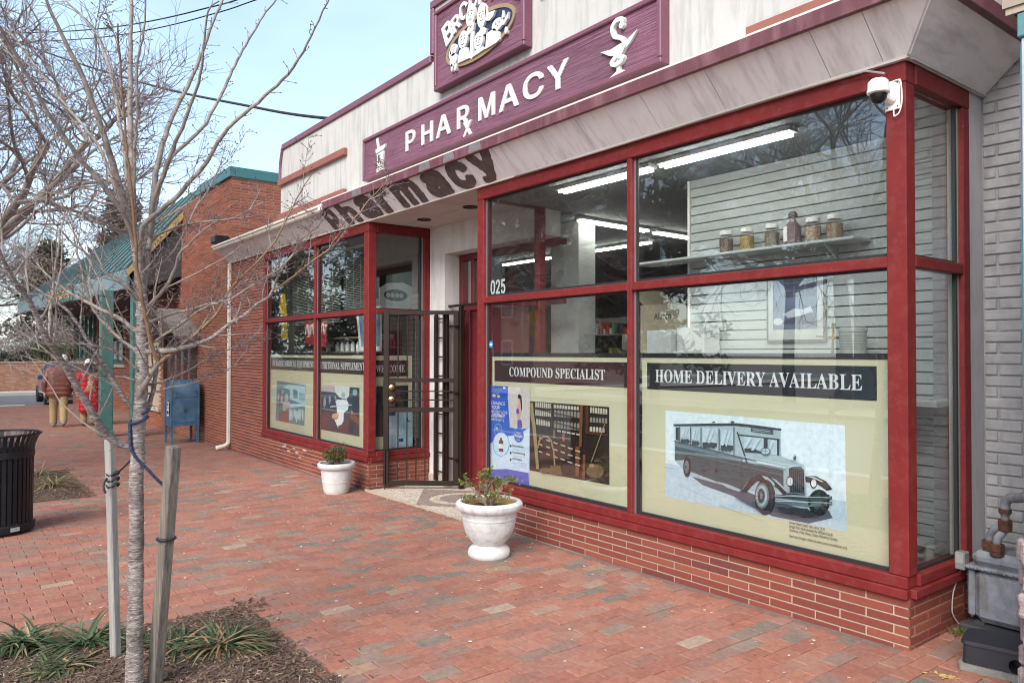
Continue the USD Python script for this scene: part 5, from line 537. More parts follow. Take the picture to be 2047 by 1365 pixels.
SHOP_ART = [('brown',[(-5.233,1.15),(-4.233,1.155),(-4.23,0.543),(-5.232,0.534)]),('cream',[(-5.153,1.14),(-5.147,1.147),(-5.138,1.148),(-5.131,1.141),(-5.131,1.102),(-5.153,1.101)]),('cream',[(-5.123,1.14),(-5.117,1.147),(-5.108,1.147),(-5.101,1.141),(-5.101,1.102),(-5.123,1.1)]),('cream',[(-5.094,1.139),(-5.087,1.147),(-5.078,1.147),(-5.071,1.141),(-5.071,1.102),(-5.094,1.1)]),('cream',[(-5.064,1.139),(-5.057,1.146),(-5.049,1.147),(-5.042,1.14),(-5.042,1.102),(-5.064,1.1)]),('cream',[(-5.035,1.139),(-5.028,1.146),(-5.019,1.147),(-5.013,1.14),(-5.013,1.102),(-5.035,1.1)]),('cream',[(-5.006,1.139),(-4.999,1.146),(-4.99,1.147),(-4.984,1.14),(-4.984,1.102),(-5.006,1.1)]),('cream',[(-4.977,1.139),(-4.97,1.146),(-4.962,1.146),(-4.955,1.14),(-4.955,1.102),(-4.977,1.1)]),('cream',[(-4.948,1.139),(-4.941,1.146),(-4.933,1.146),(-4.926,1.14),(-4.926,1.102),(-4.948,1.1)]),('cream',[(-5.153,1.074),(-5.146,1.083),(-5.137,1.084),(-5.131,1.076),(-5.13,1.029),(-5.153,1.028)]),('cream',[(-5.123,1.074),(-5.117,1.083),(-5.108,1.084),(-5.101,1.076),(-5.101,1.029),(-5.123,1.028)]),('cream',[(-5.094,1.074),(-5.087,1.083),(-5.078,1.084),(-5.071,1.076),(-5.071,1.029),(-5.094,1.028)]),('cream',[(-5.064,1.075),(-5.057,1.083),(-5.049,1.084),(-5.042,1.076),(-5.042,1.03),(-5.064,1.028)]),('cream',[(-5.035,1.075),(-5.028,1.083),(-5.019,1.084),(-5.013,1.076),(-5.013,1.03),(-5.035,1.028)]),('cream',[(-5.006,1.075),(-4.999,1.083),(-4.99,1.084),(-4.984,1.076),(-4.984,1.03),(-5.006,1.029)]),('cream',[(-4.977,1.075),(-4.97,1.083),(-4.961,1.084),(-4.955,1.076),(-4.955,1.03),(-4.977,1.029)]),('cream',[(-4.948,1.075),(-4.941,1.083),(-4.933,1.084),(-4.926,1.076),(-4.926,1.031),(-4.948,1.029)]),('cream',[(-5.139,0.995),(-5.131,1.004),(-5.121,1.004),(-5.113,0.997),(-5.113,0.949),(-5.139,0.947)]),('cream',[(-5.105,0.994),(-5.097,1.003),(-5.087,1.004),(-5.08,0.996),(-5.08,0.948),(-5.105,0.946)]),('cream',[(-5.072,0.994),(-5.064,1.003),(-5.054,1.003),(-5.047,0.995),(-5.047,0.948),(-5.072,0.946)]),('cream',[(-5.039,0.993),(-5.031,1.002),(-5.021,1.003),(-5.014,0.995),(-5.014,0.948),(-5.039,0.946)]),('cream',[(-5.006,0.992),(-4.999,1.001),(-4.989,1.002),(-4.981,0.994),(-4.981,0.947),(-5.006,0.945)]),('cream',[(-4.974,0.992),(-4.966,1.001),(-4.956,1.001),(-4.949,0.994),(-4.949,0.947),(-4.973,0.945)]),('bottle',[(-4.895,1.084),(-4.885,1.093),(-4.872,1.094),(-4.862,1.086),(-4.862,1.037),(-4.895,1.035)]),('bottle',[(-4.852,1.084),(-4.842,1.094),(-4.829,1.094),(-4.819,1.086),(-4.819,1.038),(-4.852,1.035)]),('bottle',[(-4.809,1.085),(-4.799,1.094),(-4.786,1.095),(-4.776,1.087),(-4.776,1.038),(-4.809,1.036)]),('bottle',[(-4.766,1.085),(-4.756,1.094),(-4.744,1.095),(-4.734,1.087),(-4.734,1.039),(-4.766,1.037)]),('bottle',[(-4.724,1.086),(-4.714,1.095),(-4.702,1.096),(-4.692,1.088),(-4.692,1.04),(-4.724,1.038)]),('bottle',[(-4.682,1.086),(-4.673,1.095),(-4.66,1.096),(-4.651,1.088),(-4.651,1.041),(-4.682,1.039)]),('bottle',[(-4.641,1.087),(-4.632,1.096),(-4.619,1.097),(-4.61,1.089),(-4.61,1.042),(-4.641,1.039)]),('bottle',[(-4.6,1.087),(-4.591,1.096),(-4.579,1.097),(-4.569,1.089),(-4.569,1.042),(-4.6,1.04)]),('bottle',[(-4.895,0.992),(-4.885,1.002),(-4.872,1.003),(-4.862,0.995),(-4.862,0.942),(-4.895,0.939)]),('bottle',[(-4.852,0.992),(-4.842,1.002),(-4.829,1.003),(-4.819,0.995),(-4.819,0.942),(-4.852,0.94)]),('bottle',[(-4.809,0.992),(-4.799,1.002),(-4.786,1.003),(-4.776,0.995),(-4.776,0.943),(-4.809,0.94)]),('bottle',[(-4.766,0.992),(-4.756,1.002),(-4.744,1.003),(-4.734,0.995),(-4.734,0.943),(-4.766,0.94)]),('bottle',[(-4.724,0.992),(-4.714,1.002),(-4.702,1.003),(-4.692,0.995),(-4.692,0.943),(-4.724,0.941)]),('bottle',[(-4.682,0.992),(-4.673,1.002),(-4.66,1.003),(-4.651,0.995),(-4.651,0.944),(-4.682,0.941)]),('bottle',[(-4.641,0.992),(-4.632,1.002),(-4.619,1.003),(-4.61,0.995),(-4.61,0.944),(-4.641,0.941)]),('bottle',[(-4.6,0.992),(-4.591,1.002),(-4.579,1.003),(-4.569,0.995),(-4.569,0.944),(-4.6,0.942)]),('cream',[(-4.896,1.134),(-4.887,1.139),(-4.876,1.14),(-4.867,1.135),(-4.867,1.108),(-4.896,1.107)]),('cream',[(-4.858,1.134),(-4.85,1.139),(-4.838,1.14),(-4.83,1.135),(-4.83,1.109),(-4.858,1.107)]),('cream',[(-4.821,1.134),(-4.812,1.139),(-4.801,1.14),(-4.793,1.135),(-4.793,1.109),(-4.821,1.107)]),('cream',[(-4.784,1.134),(-4.775,1.139),(-4.764,1.139),(-4.756,1.135),(-4.756,1.109),(-4.784,1.107)]),('cream',[(-4.747,1.134),(-4.739,1.139),(-4.728,1.139),(-4.72,1.135),(-4.72,1.109),(-4.747,1.107)]),('cream',[(-4.711,1.134),(-4.702,1.139),(-4.692,1.139),(-4.683,1.135),(-4.683,1.109),(-4.711,1.107)]),('cream',[(-4.675,1.134),(-4.667,1.139),(-4.656,1.139),(-4.648,1.135),(-4.648,1.109),(-4.675,1.107)]),('cream',[(-4.639,1.133),(-4.631,1.139),(-4.62,1.139),(-4.612,1.135),(-4.612,1.109),(-4.639,1.107)]),('cream',[(-4.604,1.133),(-4.596,1.139),(-4.585,1.139),(-4.577,1.135),(-4.577,1.109),(-4.604,1.107)]),('cream',[(-4.444,1.136),(-4.438,1.143),(-4.428,1.144),(-4.422,1.137),(-4.422,1.097),(-4.444,1.095)]),('cream',[(-4.414,1.136),(-4.407,1.143),(-4.399,1.144),(-4.392,1.137),(-4.392,1.097),(-4.414,1.095)]),('cream',[(-4.385,1.135),(-4.378,1.143),(-4.369,1.143),(-4.362,1.137),(-4.362,1.097),(-4.385,1.095)]),('cream',[(-4.355,1.135),(-4.348,1.143),(-4.339,1.143),(-4.333,1.136),(-4.333,1.096),(-4.355,1.095)]),('cream',[(-4.326,1.135),(-4.319,1.142),(-4.31,1.143),(-4.303,1.136),(-4.303,1.096),(-4.326,1.095)]),('cream',[(-4.296,1.135),(-4.29,1.142),(-4.281,1.143),(-4.274,1.136),(-4.274,1.096),(-4.296,1.095)]),('cream',[(-4.267,1.134),(-4.261,1.142),(-4.252,1.142),(-4.246,1.136),(-4.246,1.096),(-4.267,1.095)]),('bottle',[(-4.444,1.055),(-4.436,1.062),(-4.425,1.063),(-4.417,1.057),(-4.417,1.022),(-4.444,1.02)]),('bottle',[(-4.409,1.056),(-4.401,1.063),(-4.39,1.063),(-4.382,1.058),(-4.382,1.023),(-4.409,1.021)]),('bottle',[(-4.374,1.057),(-4.366,1.063),(-4.356,1.064),(-4.348,1.059),(-4.348,1.024),(-4.374,1.022)]),('bottle',[(-4.34,1.058),(-4.332,1.064),(-4.322,1.065),(-4.314,1.059),(-4.314,1.025),(-4.34,1.023)]),('bottle',[(-4.306,1.058),(-4.298,1.065),(-4.288,1.066),(-4.28,1.06),(-4.28,1.026),(-4.306,1.024)]),('bottle',[(-4.272,1.059),(-4.264,1.066),(-4.254,1.066),(-4.246,1.061),(-4.246,1.027),(-4.272,1.025)]),('cream',[(-4.444,0.98),(-4.435,0.987),(-4.425,0.988),(-4.416,0.982),(-4.416,0.948),(-4.444,0.945)]),('cream',[(-4.408,0.981),(-4.399,0.988),(-4.389,0.989),(-4.38,0.983),(-4.38,0.949),(-4.408,0.946)]),('cream',[(-4.372,0.982),(-4.364,0.989),(-4.353,0.989),(-4.345,0.984),(-4.345,0.95),(-4.372,0.947)]),('cream',[(-4.336,0.983),(-4.328,0.989),(-4.318,0.99),(-4.31,0.985),(-4.31,0.951),(-4.336,0.948)]),('cream',[(-4.301,0.984),(-4.293,0.99),(-4.283,0.991),(-4.275,0.986),(-4.275,0.952),(-4.301,0.949)]),('wood',[(-4.927,1.144),(-4.91,1.145),(-4.909,0.95),(-4.927,0.951)]),('wood',[(-5.169,1.097),(-4.565,1.046),(-4.565,1.038),(-5.169,1.088)]),('wood',[(-5.169,1.022),(-4.565,0.96),(-4.565,0.949),(-5.169,1.013)]),('copper',[(-4.561,1.149),(-4.524,1.148),(-4.538,0.814),(-4.573,0.81)]),('copper',[(-4.614,0.809),(-4.561,0.811),(-4.573,0.564),(-4.614,0.567)]),('copper',[(-4.524,0.753),(-4.492,0.752),(-4.5,0.557),(-4.532,0.558)]),('wood',[(-4.492,1.144),(-4.456,1.144),(-4.456,0.944),(-4.492,0.944)]),('wood',[(-4.492,0.944),(-4.233,0.943),(-4.233,0.926),(-4.492,0.925)]),('cream',[(-5.086,0.847),(-5.04,0.84),(-5.04,0.828),(-5.086,0.836)]),('cream',[(-4.988,0.834),(-4.938,0.827),(-4.938,0.816),(-4.988,0.823)]),('cream',[(-4.892,0.821),(-4.839,0.815),(-4.839,0.804),(-4.892,0.81)]),('cream',[(-4.798,0.809),(-4.742,0.803),(-4.742,0.792),(-4.797,0.798)]),('cream',[(-4.706,0.794),(-4.647,0.789),(-4.647,0.777),(-4.706,0.783)]),('cream',[(-4.616,0.782),(-4.554,0.777),(-4.554,0.766),(-4.616,0.771)]),('cream',[(-5.086,0.788),(-5.04,0.781),(-5.04,0.769),(-5.086,0.777)]),('cream',[(-4.988,0.776),(-4.938,0.769),(-4.938,0.758),(-4.988,0.764)]),('cream',[(-4.891,0.764),(-4.839,0.758),(-4.839,0.746),(-4.891,0.752)]),('cream',[(-4.797,0.752),(-4.742,0.747),(-4.742,0.735),(-4.797,0.741)]),('cream',[(-4.706,0.738),(-4.647,0.733),(-4.647,0.722),(-4.706,0.726)]),('cream',[(-4.616,0.726),(-4.554,0.722),(-4.554,0.711),(-4.616,0.715)]),('cream',[(-5.086,0.726),(-5.04,0.719),(-5.04,0.708),(-5.086,0.715)]),('cream',[(-4.988,0.715),(-4.938,0.708),(-4.938,0.697),(-4.988,0.703)]),('cream',[(-4.891,0.703),(-4.839,0.698),(-4.839,0.686),(-4.891,0.692)]),('cream',[(-4.797,0.692),(-4.742,0.687),(-4.742,0.676),(-4.797,0.681)]),('cream',[(-4.706,0.679),(-4.647,0.674),(-4.647,0.663),(-4.706,0.667)]),('cream',[(-4.616,0.668),(-4.554,0.664),(-4.554,0.653),(-4.616,0.657)]),('cream',[(-4.839,0.927),(-4.791,0.925),(-4.791,0.911),(-4.839,0.912)]),('cream',[(-4.778,0.925),(-4.731,0.923),(-4.731,0.909),(-4.778,0.91)]),('cream',[(-4.718,0.922),(-4.672,0.921),(-4.672,0.907),(-4.718,0.908)]),('cream',[(-4.659,0.92),(-4.614,0.919),(-4.614,0.905),(-4.659,0.906)]),('cream',[(-4.601,0.918),(-4.556,0.917),(-4.556,0.903),(-4.601,0.904)]),('copper2',[(-4.894,0.922),(-4.865,0.922),(-4.865,0.853),(-4.894,0.853)]),('copper2',[(-4.774,0.904),(-4.744,0.903),(-4.744,0.835),(-4.774,0.837)]),('brass',[(-5.205,1.137),(-5.167,1.142),(-5.157,1.065),(-5.129,0.948),(-5.095,0.684),(-5.081,0.565),(-5.119,0.56),(-5.138,0.679),(-5.176,0.944),(-5.204,1.032)]),('brass',[(-5.11,0.742),(-5.086,0.818),(-5.04,0.854),(-4.972,0.866),(-4.909,0.834),(-4.874,0.737),(-4.856,0.567),(-4.874,0.564),(-4.891,0.732),(-4.927,0.824),(-4.977,0.854),(-5.036,0.843),(-5.068,0.811),(-5.091,0.741)]),('brass',[(-4.261,1.041),(-4.252,1.041),(-4.415,0.704),(-4.425,0.705)]),('brassd',[(-4.276,0.647),(-4.281,0.629),(-4.295,0.611),(-4.317,0.596),(-4.345,0.584),(-4.376,0.578),(-4.407,0.576),(-4.436,0.58),(-4.458,0.59),(-4.473,0.604),(-4.478,0.621),(-4.473,0.64),(-4.458,0.657),(-4.436,0.673),(-4.407,0.684),(-4.376,0.691),(-4.345,0.692),(-4.317,0.687),(-4.295,0.677),(-4.281,0.663)]),('brass',[(-4.384,0.68),(-4.39,0.67),(-4.405,0.662),(-4.424,0.66),(-4.44,0.664),(-4.446,0.673),(-4.44,0.683),(-4.424,0.691),(-4.405,0.693),(-4.389,0.689)]),('brassd',[(-4.909,0.574),(-4.92,0.561),(-4.951,0.549),(-4.994,0.54),(-5.038,0.538),(-5.07,0.543),(-5.081,0.553),(-5.07,0.566),(-5.038,0.579),(-4.994,0.587),(-4.951,0.589),(-4.92,0.585)]),('brassd',[(-4.927,0.616),(-4.795,0.631),(-4.774,0.549),(-4.938,0.542)])]
CROWD_ART = [('teal',[(-11.515,1.142),(-10.371,1.116),(-10.406,0.523),(-11.56,0.523)]),('pale',[(-11.234,1.061),(-11.009,1.094),(-10.39,1.091),(-10.374,0.838),(-10.544,0.841),(-10.972,0.881),(-10.974,1.02),(-11.234,1.048)]),('teald',[(-10.84,1.037),(-10.675,1.019),(-10.667,0.896),(-10.838,0.912)]),('tealm',[(-10.61,0.997),(-10.388,0.982),(-10.393,0.885),(-10.608,0.886)]),('pale',[(-10.971,0.805),(-10.324,0.853),(-10.324,0.823),(-10.97,0.748)]),('red',[(-11.321,0.972),(-11.248,0.99),(-11.239,0.891),(-11.297,0.868),(-11.334,0.903)]),('pinkw',[(-11.302,1.001),(-11.238,1.019),(-11.23,0.923),(-11.281,0.902),(-11.315,0.936)]),('red',[(-11.277,0.946),(-11.21,0.964),(-11.202,0.866),(-11.255,0.844),(-11.29,0.878)]),('pinkw',[(-11.035,0.838),(-10.969,0.856),(-10.961,0.76),(-11.014,0.738),(-11.048,0.771)]),('pinkw',[(-11.448,0.944),(-11.38,0.963),(-11.371,0.856),(-11.426,0.834),(-11.462,0.87)]),('red',[(-11.404,0.979),(-11.352,0.996),(-11.344,0.819),(-11.386,0.797),(-11.417,0.847)]),('red',[(-11.421,0.836),(-11.377,0.854),(-11.371,0.751),(-11.406,0.729),(-11.435,0.765)]),('pinkw',[(-11.208,0.832),(-11.146,0.851),(-11.137,0.705),(-11.187,0.683),(-11.22,0.726)]),('red',[(-11.251,0.736),(-11.197,0.754),(-11.19,0.637),(-11.233,0.615),(-11.264,0.653)]),('pinkw',[(-11.149,0.95),(-11.082,0.969),(-11.073,0.824),(-11.126,0.802),(-11.161,0.845)]),('pinkw',[(-11.135,0.938),(-11.043,0.957),(-11.032,0.854),(-11.105,0.831),(-11.147,0.866)]),('red',[(-11.394,0.909),(-11.302,0.929),(-11.29,0.793),(-11.363,0.769),(-11.406,0.811)]),('pinkw',[(-11.118,0.851),(-11.033,0.871),(-11.022,0.748),(-11.09,0.725),(-11.13,0.763)]),('pinkw',[(-11.194,0.845),(-11.135,0.863),(-11.126,0.686),(-11.173,0.664),(-11.206,0.714)]),('pinkw',[(-11.249,0.816),(-11.214,0.833),(-11.207,0.669),(-11.235,0.648),(-11.261,0.696)]),('pinkw',[(-11.338,0.898),(-11.263,0.917),(-11.254,0.822),(-11.314,0.8),(-11.351,0.833)]),('red',[(-11.406,0.69),(-11.03,0.7),(-11.017,0.526),(-11.421,0.525)]),('pale',[(-10.987,0.727),(-10.953,0.74),(-10.938,0.647),(-10.957,0.562),(-10.991,0.576)]),('pale',[(-10.939,0.741),(-10.906,0.754),(-10.891,0.654),(-10.91,0.563),(-10.944,0.578)]),('pale',[(-10.892,0.719),(-10.859,0.731),(-10.844,0.648),(-10.863,0.573),(-10.896,0.585)]),('tealm',[(-10.845,0.746),(-10.812,0.758),(-10.798,0.673),(-10.817,0.596),(-10.85,0.609)]),('pale',[(-10.799,0.742),(-10.766,0.754),(-10.752,0.683),(-10.771,0.619),(-10.804,0.63)]),('pale',[(-10.752,0.723),(-10.72,0.735),(-10.706,0.658),(-10.724,0.589),(-10.757,0.6)]),('pale',[(-10.707,0.721),(-10.674,0.733),(-10.66,0.639),(-10.678,0.552),(-10.711,0.567)]),('pale',[(-10.661,0.725),(-10.629,0.737),(-10.615,0.666),(-10.633,0.603),(-10.666,0.613)]),('pale',[(-10.616,0.757),(-10.584,0.769),(-10.57,0.677),(-10.588,0.592),(-10.62,0.606)]),('pale',[(-10.571,0.748),(-10.539,0.76),(-10.525,0.67),(-10.543,0.589),(-10.575,0.603)]),('tealm',[(-10.527,0.758),(-10.495,0.77),(-10.481,0.7),(-10.499,0.637),(-10.531,0.647)]),('pale',[(-10.482,0.757),(-10.451,0.769),(-10.437,0.681),(-10.455,0.601),(-10.486,0.615)]),('tealm',[(-10.438,0.748),(-10.407,0.76),(-10.393,0.675),(-10.411,0.597),(-10.442,0.61)]),('line',[(-10.932,0.505),(-10.412,0.49),(-10.412,0.487),(-10.932,0.501)]),('line',[(-10.932,0.474),(-10.412,0.46),(-10.412,0.456),(-10.932,0.47)]),('line',[(-10.931,0.442),(-10.411,0.43),(-10.411,0.426),(-10.931,0.438)])]
LAB_ART = [('navy',[(-9.817,1.144),(-8.637,1.139),(-8.631,0.53),(-9.814,0.523)]),('pinkw',[(-9.817,1.144),(-9.353,1.146),(-9.352,1.051),(-9.815,1.049)]),('palew',[(-9.38,1.142),(-8.916,1.143),(-8.94,1.025),(-9.014,0.978),(-9.219,0.99),(-9.352,1.051)]),('tealm',[(-9.155,1.059),(-9.053,1.053),(-9.052,0.998),(-9.155,1.004)]),('white',[(-9.35,0.939),(-9.271,0.965),(-9.18,0.959),(-9.154,0.971),(-9.002,0.97),(-8.951,0.927),(-8.963,0.851),(-9.088,0.799),(-9.1,0.689),(-9.241,0.568),(-9.374,0.691),(-9.296,0.786),(-9.31,0.874)]),('orange',[(-9.253,0.739),(-9.265,0.718),(-9.297,0.701),(-9.342,0.692),(-9.388,0.695),(-9.421,0.707),(-9.434,0.726),(-9.422,0.748),(-9.388,0.765),(-9.343,0.773),(-9.298,0.77),(-9.265,0.758)]),('skin',[(-9.469,0.724),(-9.429,0.761),(-9.296,0.786),(-9.217,0.758),(-9.321,0.717),(-9.428,0.699)]),('black',[(-8.817,1.127),(-8.637,1.124),(-8.634,0.765),(-8.836,0.58),(-8.959,0.548),(-8.912,0.724),(-8.839,0.858)]),('tealm',[(-8.696,1.079),(-8.705,1.057),(-8.729,1.041),(-8.763,1.033),(-8.797,1.038),(-8.822,1.052),(-8.832,1.073),(-8.823,1.095),(-8.798,1.112),(-8.764,1.119),(-8.73,1.114),(-8.705,1.1)]),('woodm',[(-8.863,0.846),(-8.633,0.755),(-8.633,0.67),(-8.912,0.746)]),('orange',[(-8.868,0.851),(-8.814,0.828),(-8.858,0.803)]),('palem',[(-9.734,0.942),(-9.665,0.992),(-9.644,0.89),(-9.705,0.829),(-9.745,0.873)]),('palem',[(-9.562,0.985),(-9.513,1.01),(-9.49,0.943),(-9.525,0.885),(-9.561,0.917)]),('palem',[(-9.373,1.005),(-9.338,1.012),(-9.303,0.953),(-9.335,0.962),(-9.361,0.95)]),('maroon',[(-9.803,0.765),(-9.537,0.77),(-9.453,0.539),(-9.8,0.534)]),('maroon',[(-9.267,0.61),(-8.961,0.699),(-8.934,0.55),(-9.214,0.537)]),('palew',[(-9.511,0.861),(-8.852,0.922),(-8.852,0.909),(-9.511,0.846)])]
FLYER_ART = [('paper',[(-5.822,1.27),(-5.222,1.268),(-5.232,0.375),(-5.855,0.35)]),('blue',[(-5.833,1.268),(-5.546,1.27),(-5.549,1.17),(-5.532,1.015),(-5.513,0.893),(-5.251,0.9),(-5.324,0.87),(-5.449,0.828),(-5.577,0.805),(-5.709,0.774),(-5.838,0.71)]),('photo',[(-5.543,1.27),(-5.222,1.267),(-5.23,0.906),(-5.424,0.886),(-5.519,0.896),(-5.528,1.016),(-5.549,1.155)]),('blue2',[(-5.855,0.463),(-5.576,0.505),(-5.239,0.511),(-5.232,0.375),(-5.855,0.346)]),('hair',[(-5.399,1.193),(-5.372,1.208),(-5.343,1.188),(-5.337,1.142),(-5.335,1.082),(-5.352,1.027),(-5.362,1.08),(-5.372,1.148),(-5.393,1.166)]),('skin',[(-5.389,1.166),(-5.367,1.16),(-5.352,1.103),(-5.349,1.035),(-5.364,0.973),(-5.38,0.903),(-5.399,0.902),(-5.391,0.963),(-5.409,1.008),(-5.421,1.046),(-5.404,1.085),(-5.392,1.124)]),('purple',[(-5.422,1.061),(-5.399,1.079),(-5.38,1.064),(-5.376,1.029),(-5.418,1.023)]),('purple',[(-5.404,0.97),(-5.349,0.976),(-5.332,0.937),(-5.337,0.901),(-5.404,0.897)]),('cyan',[(-5.632,0.863),(-5.636,0.842),(-5.647,0.824),(-5.665,0.809),(-5.687,0.801),(-5.71,0.799),(-5.732,0.804),(-5.75,0.815),(-5.762,0.832),(-5.766,0.852),(-5.762,0.872),(-5.75,0.891),(-5.732,0.905),(-5.71,0.914),(-5.687,0.916),(-5.665,0.911),(-5.648,0.899),(-5.636,0.882)]),('blue',[(-5.643,0.862),(-5.646,0.844),(-5.656,0.828),(-5.67,0.816),(-5.689,0.808),(-5.708,0.806),(-5.727,0.811),(-5.742,0.821),(-5.752,0.835),(-5.755,0.853),(-5.752,0.87),(-5.742,0.886),(-5.727,0.899),(-5.708,0.906),(-5.689,0.908),(-5.671,0.903),(-5.656,0.893),(-5.646,0.879)]),('cream2',[(-5.701,0.87),(-5.707,0.86),(-5.723,0.855),(-5.738,0.858),(-5.744,0.866),(-5.738,0.876),(-5.723,0.881),(-5.707,0.878)]),('redd',[(-5.686,0.847),(-5.691,0.84),(-5.702,0.836),(-5.714,0.838),(-5.719,0.844),(-5.714,0.852),(-5.702,0.855),(-5.691,0.853)]),('green2',[(-5.657,0.872),(-5.663,0.862),(-5.676,0.858),(-5.689,0.86),(-5.694,0.869),(-5.689,0.878),(-5.676,0.883),(-5.663,0.88)]),('cyan',[(-5.521,0.739),(-5.526,0.707),(-5.541,0.676),(-5.566,0.649),(-5.597,0.629),(-5.632,0.616),(-5.67,0.611),(-5.707,0.617),(-5.739,0.631),(-5.764,0.653),(-5.78,0.681),(-5.786,0.713),(-5.78,0.747),(-5.764,0.778),(-5.739,0.805),(-5.707,0.826),(-5.671,0.838),(-5.633,0.841),(-5.597,0.835),(-5.566,0.82),(-5.542,0.798),(-5.526,0.77)]),('paper',[(-5.531,0.738),(-5.536,0.708),(-5.55,0.679),(-5.572,0.654),(-5.601,0.634),(-5.634,0.622),(-5.669,0.619),(-5.702,0.624),(-5.732,0.637),(-5.755,0.658),(-5.77,0.684),(-5.775,0.714),(-5.77,0.745),(-5.755,0.775),(-5.732,0.8),(-5.703,0.819),(-5.669,0.831),(-5.635,0.834),(-5.602,0.828),(-5.573,0.814),(-5.55,0.793),(-5.536,0.767)]),('brownb',[(-5.685,0.752),(-5.666,0.77),(-5.666,0.786),(-5.637,0.788),(-5.637,0.771),(-5.616,0.756),(-5.616,0.657),(-5.685,0.656)]),('white',[(-5.685,0.729),(-5.616,0.731),(-5.616,0.687),(-5.685,0.684)]),('cyan',[(-5.307,0.841),(-5.311,0.817),(-5.324,0.795),(-5.344,0.778),(-5.368,0.768),(-5.394,0.765),(-5.418,0.771),(-5.439,0.785),(-5.452,0.804),(-5.456,0.828),(-5.452,0.852),(-5.439,0.874),(-5.419,0.891),(-5.394,0.901),(-5.368,0.903),(-5.344,0.897),(-5.324,0.883),(-5.312,0.864)]),('blue',[(-5.314,0.84),(-5.318,0.818),(-5.33,0.798),(-5.347,0.782),(-5.369,0.772),(-5.393,0.77),(-5.415,0.776),(-5.433,0.788),(-5.445,0.807),(-5.449,0.828),(-5.445,0.851),(-5.433,0.871),(-5.415,0.887),(-5.393,0.897),(-5.37,0.898),(-5.348,0.893),(-5.33,0.88),(-5.318,0.862)]),('cream2',[(-5.734,1.177),(-5.743,1.166),(-5.764,1.16),(-5.785,1.164),(-5.794,1.175),(-5.785,1.186),(-5.764,1.192),(-5.743,1.188)]),('redd',[(-5.723,1.158),(-5.728,1.152),(-5.74,1.149),(-5.751,1.151),(-5.756,1.156),(-5.751,1.162),(-5.74,1.165),(-5.728,1.163)]),('green2',[(-5.689,1.195),(-5.695,1.185),(-5.71,1.18),(-5.725,1.184),(-5.732,1.193),(-5.725,1.204),(-5.71,1.209),(-5.695,1.205)]),('cream2',[(-5.666,1.173),(-5.673,1.162),(-5.69,1.157),(-5.707,1.161),(-5.714,1.17),(-5.707,1.181),(-5.69,1.186),(-5.673,1.182)]),('black',[(-5.489,0.725),(-5.493,0.717),(-5.502,0.712),(-5.511,0.715),(-5.515,0.723),(-5.511,0.731),(-5.502,0.736),(-5.493,0.733)]),('black',[(-5.489,0.663),(-5.493,0.654),(-5.502,0.65),(-5.511,0.652),(-5.515,0.66),(-5.511,0.668),(-5.502,0.673),(-5.493,0.67)]),('black',[(-5.489,0.599),(-5.493,0.591),(-5.502,0.586),(-5.511,0.589),(-5.514,0.596),(-5.511,0.605),(-5.502,0.609),(-5.493,0.607)]),('white',[(-5.62,1.263),(-5.583,1.263),(-5.583,1.247),(-5.62,1.247)]),('lineb',[(-5.474,0.699),(-5.269,0.711),(-5.269,0.709),(-5.474,0.697)]),('lineb',[(-5.474,0.637),(-5.269,0.651),(-5.269,0.648),(-5.474,0.635)]),('lineb',[(-5.474,0.576),(-5.269,0.59),(-5.269,0.588),(-5.474,0.573)]),('lineb',[(-5.473,0.556),(-5.269,0.572),(-5.269,0.569),(-5.473,0.554)]),('lineb',[(-5.473,0.539),(-5.269,0.555),(-5.269,0.553),(-5.473,0.537)])]

def serif(text, x, z, width, cap):
    """Serif capitals as one shape from x, baseline z, squeezed into width."""
    parts = []; u = 0.0
    for ch in text:
        if ch == ' ': u += 42; continue
        adv, ps = SERIF[ch]
        for p in ps:
            R = [[(u+r[i], r[i+1]) for i in range(0, len(r), 2)] for r in p]; parts.append(Polygon(R[0], R[1:]).buffer(0))
        u += adv+2
    s = union_all(parts); return affinity.affine_transform(s, [width/u, 0, 0, cap/100.0, x, z])
COLS = dict(sky=(.66, .76, .82), floor=(.46, .57, .66), shade=(.07, .095, .13), light=(.36, .46, .50), dark=(.040, .072, .088), mid=(.13, .19, .22), pale2=(.50, .60, .66), deep=(.02, .035, .045), tyre=(.035, .05, .06), black=(.012, .018, .024), glassw=(.42, .55, .64), white=(.75, .78, .80),
  brown=(.030, .018, .014), cream=(.50, .46, .38), bottle=(.25, .24, .20), wood=(.09, .035, .018), copper=(.20, .075, .035), copper2=(.30, .10, .06), brass=(.32, .24, .12), brassd=(.16, .10, .05),
  teal=(.10, .22, .24), pale=(.45, .58, .60), teald=(.08, .20, .26), tealm=(.22, .38, .42), red=(.24, .07, .055), pinkw=(.50, .40, .38), line=(.30, .30, .22), navy=(.030, .035, .060), palew=(.62, .64, .60), orange=(.55, .22, .10), skin=(.60, .36, .26), woodm=(.14, .06, .03), palem=(.30, .32, .36), maroon=(.10, .03, .035),
  paper=(.62, .72, .84), blue=(.02, .10, .50), blue2=(.09, .12, .50), photo=(.58, .52, .50), hair=(.03, .022, .025), purple=(.13, .07, .36), cyan=(.10, .35, .75), cream2=(.60, .52, .40), redd=(.45, .08, .06), green2=(.12, .25, .12), brownb=(.16, .05, .03), lineb=(.42, .50, .60), cream_panel=(.60, .62, .42))
def prints(art, y, step=0.00016):
    b = MB()
    for k, (c, pts) in enumerate(art):
        P = Polygon(pts).buffer(0)
        for g in getattr(P, 'geoms', [P]):
            if g.area < 1e-8: continue
            v, f = trimesh.creation.triangulate_polygon(g, engine='earcut'); yy = y-k*step
            b.add([(a, yy, z) for a, z in v], f, COLS[c])
    return b
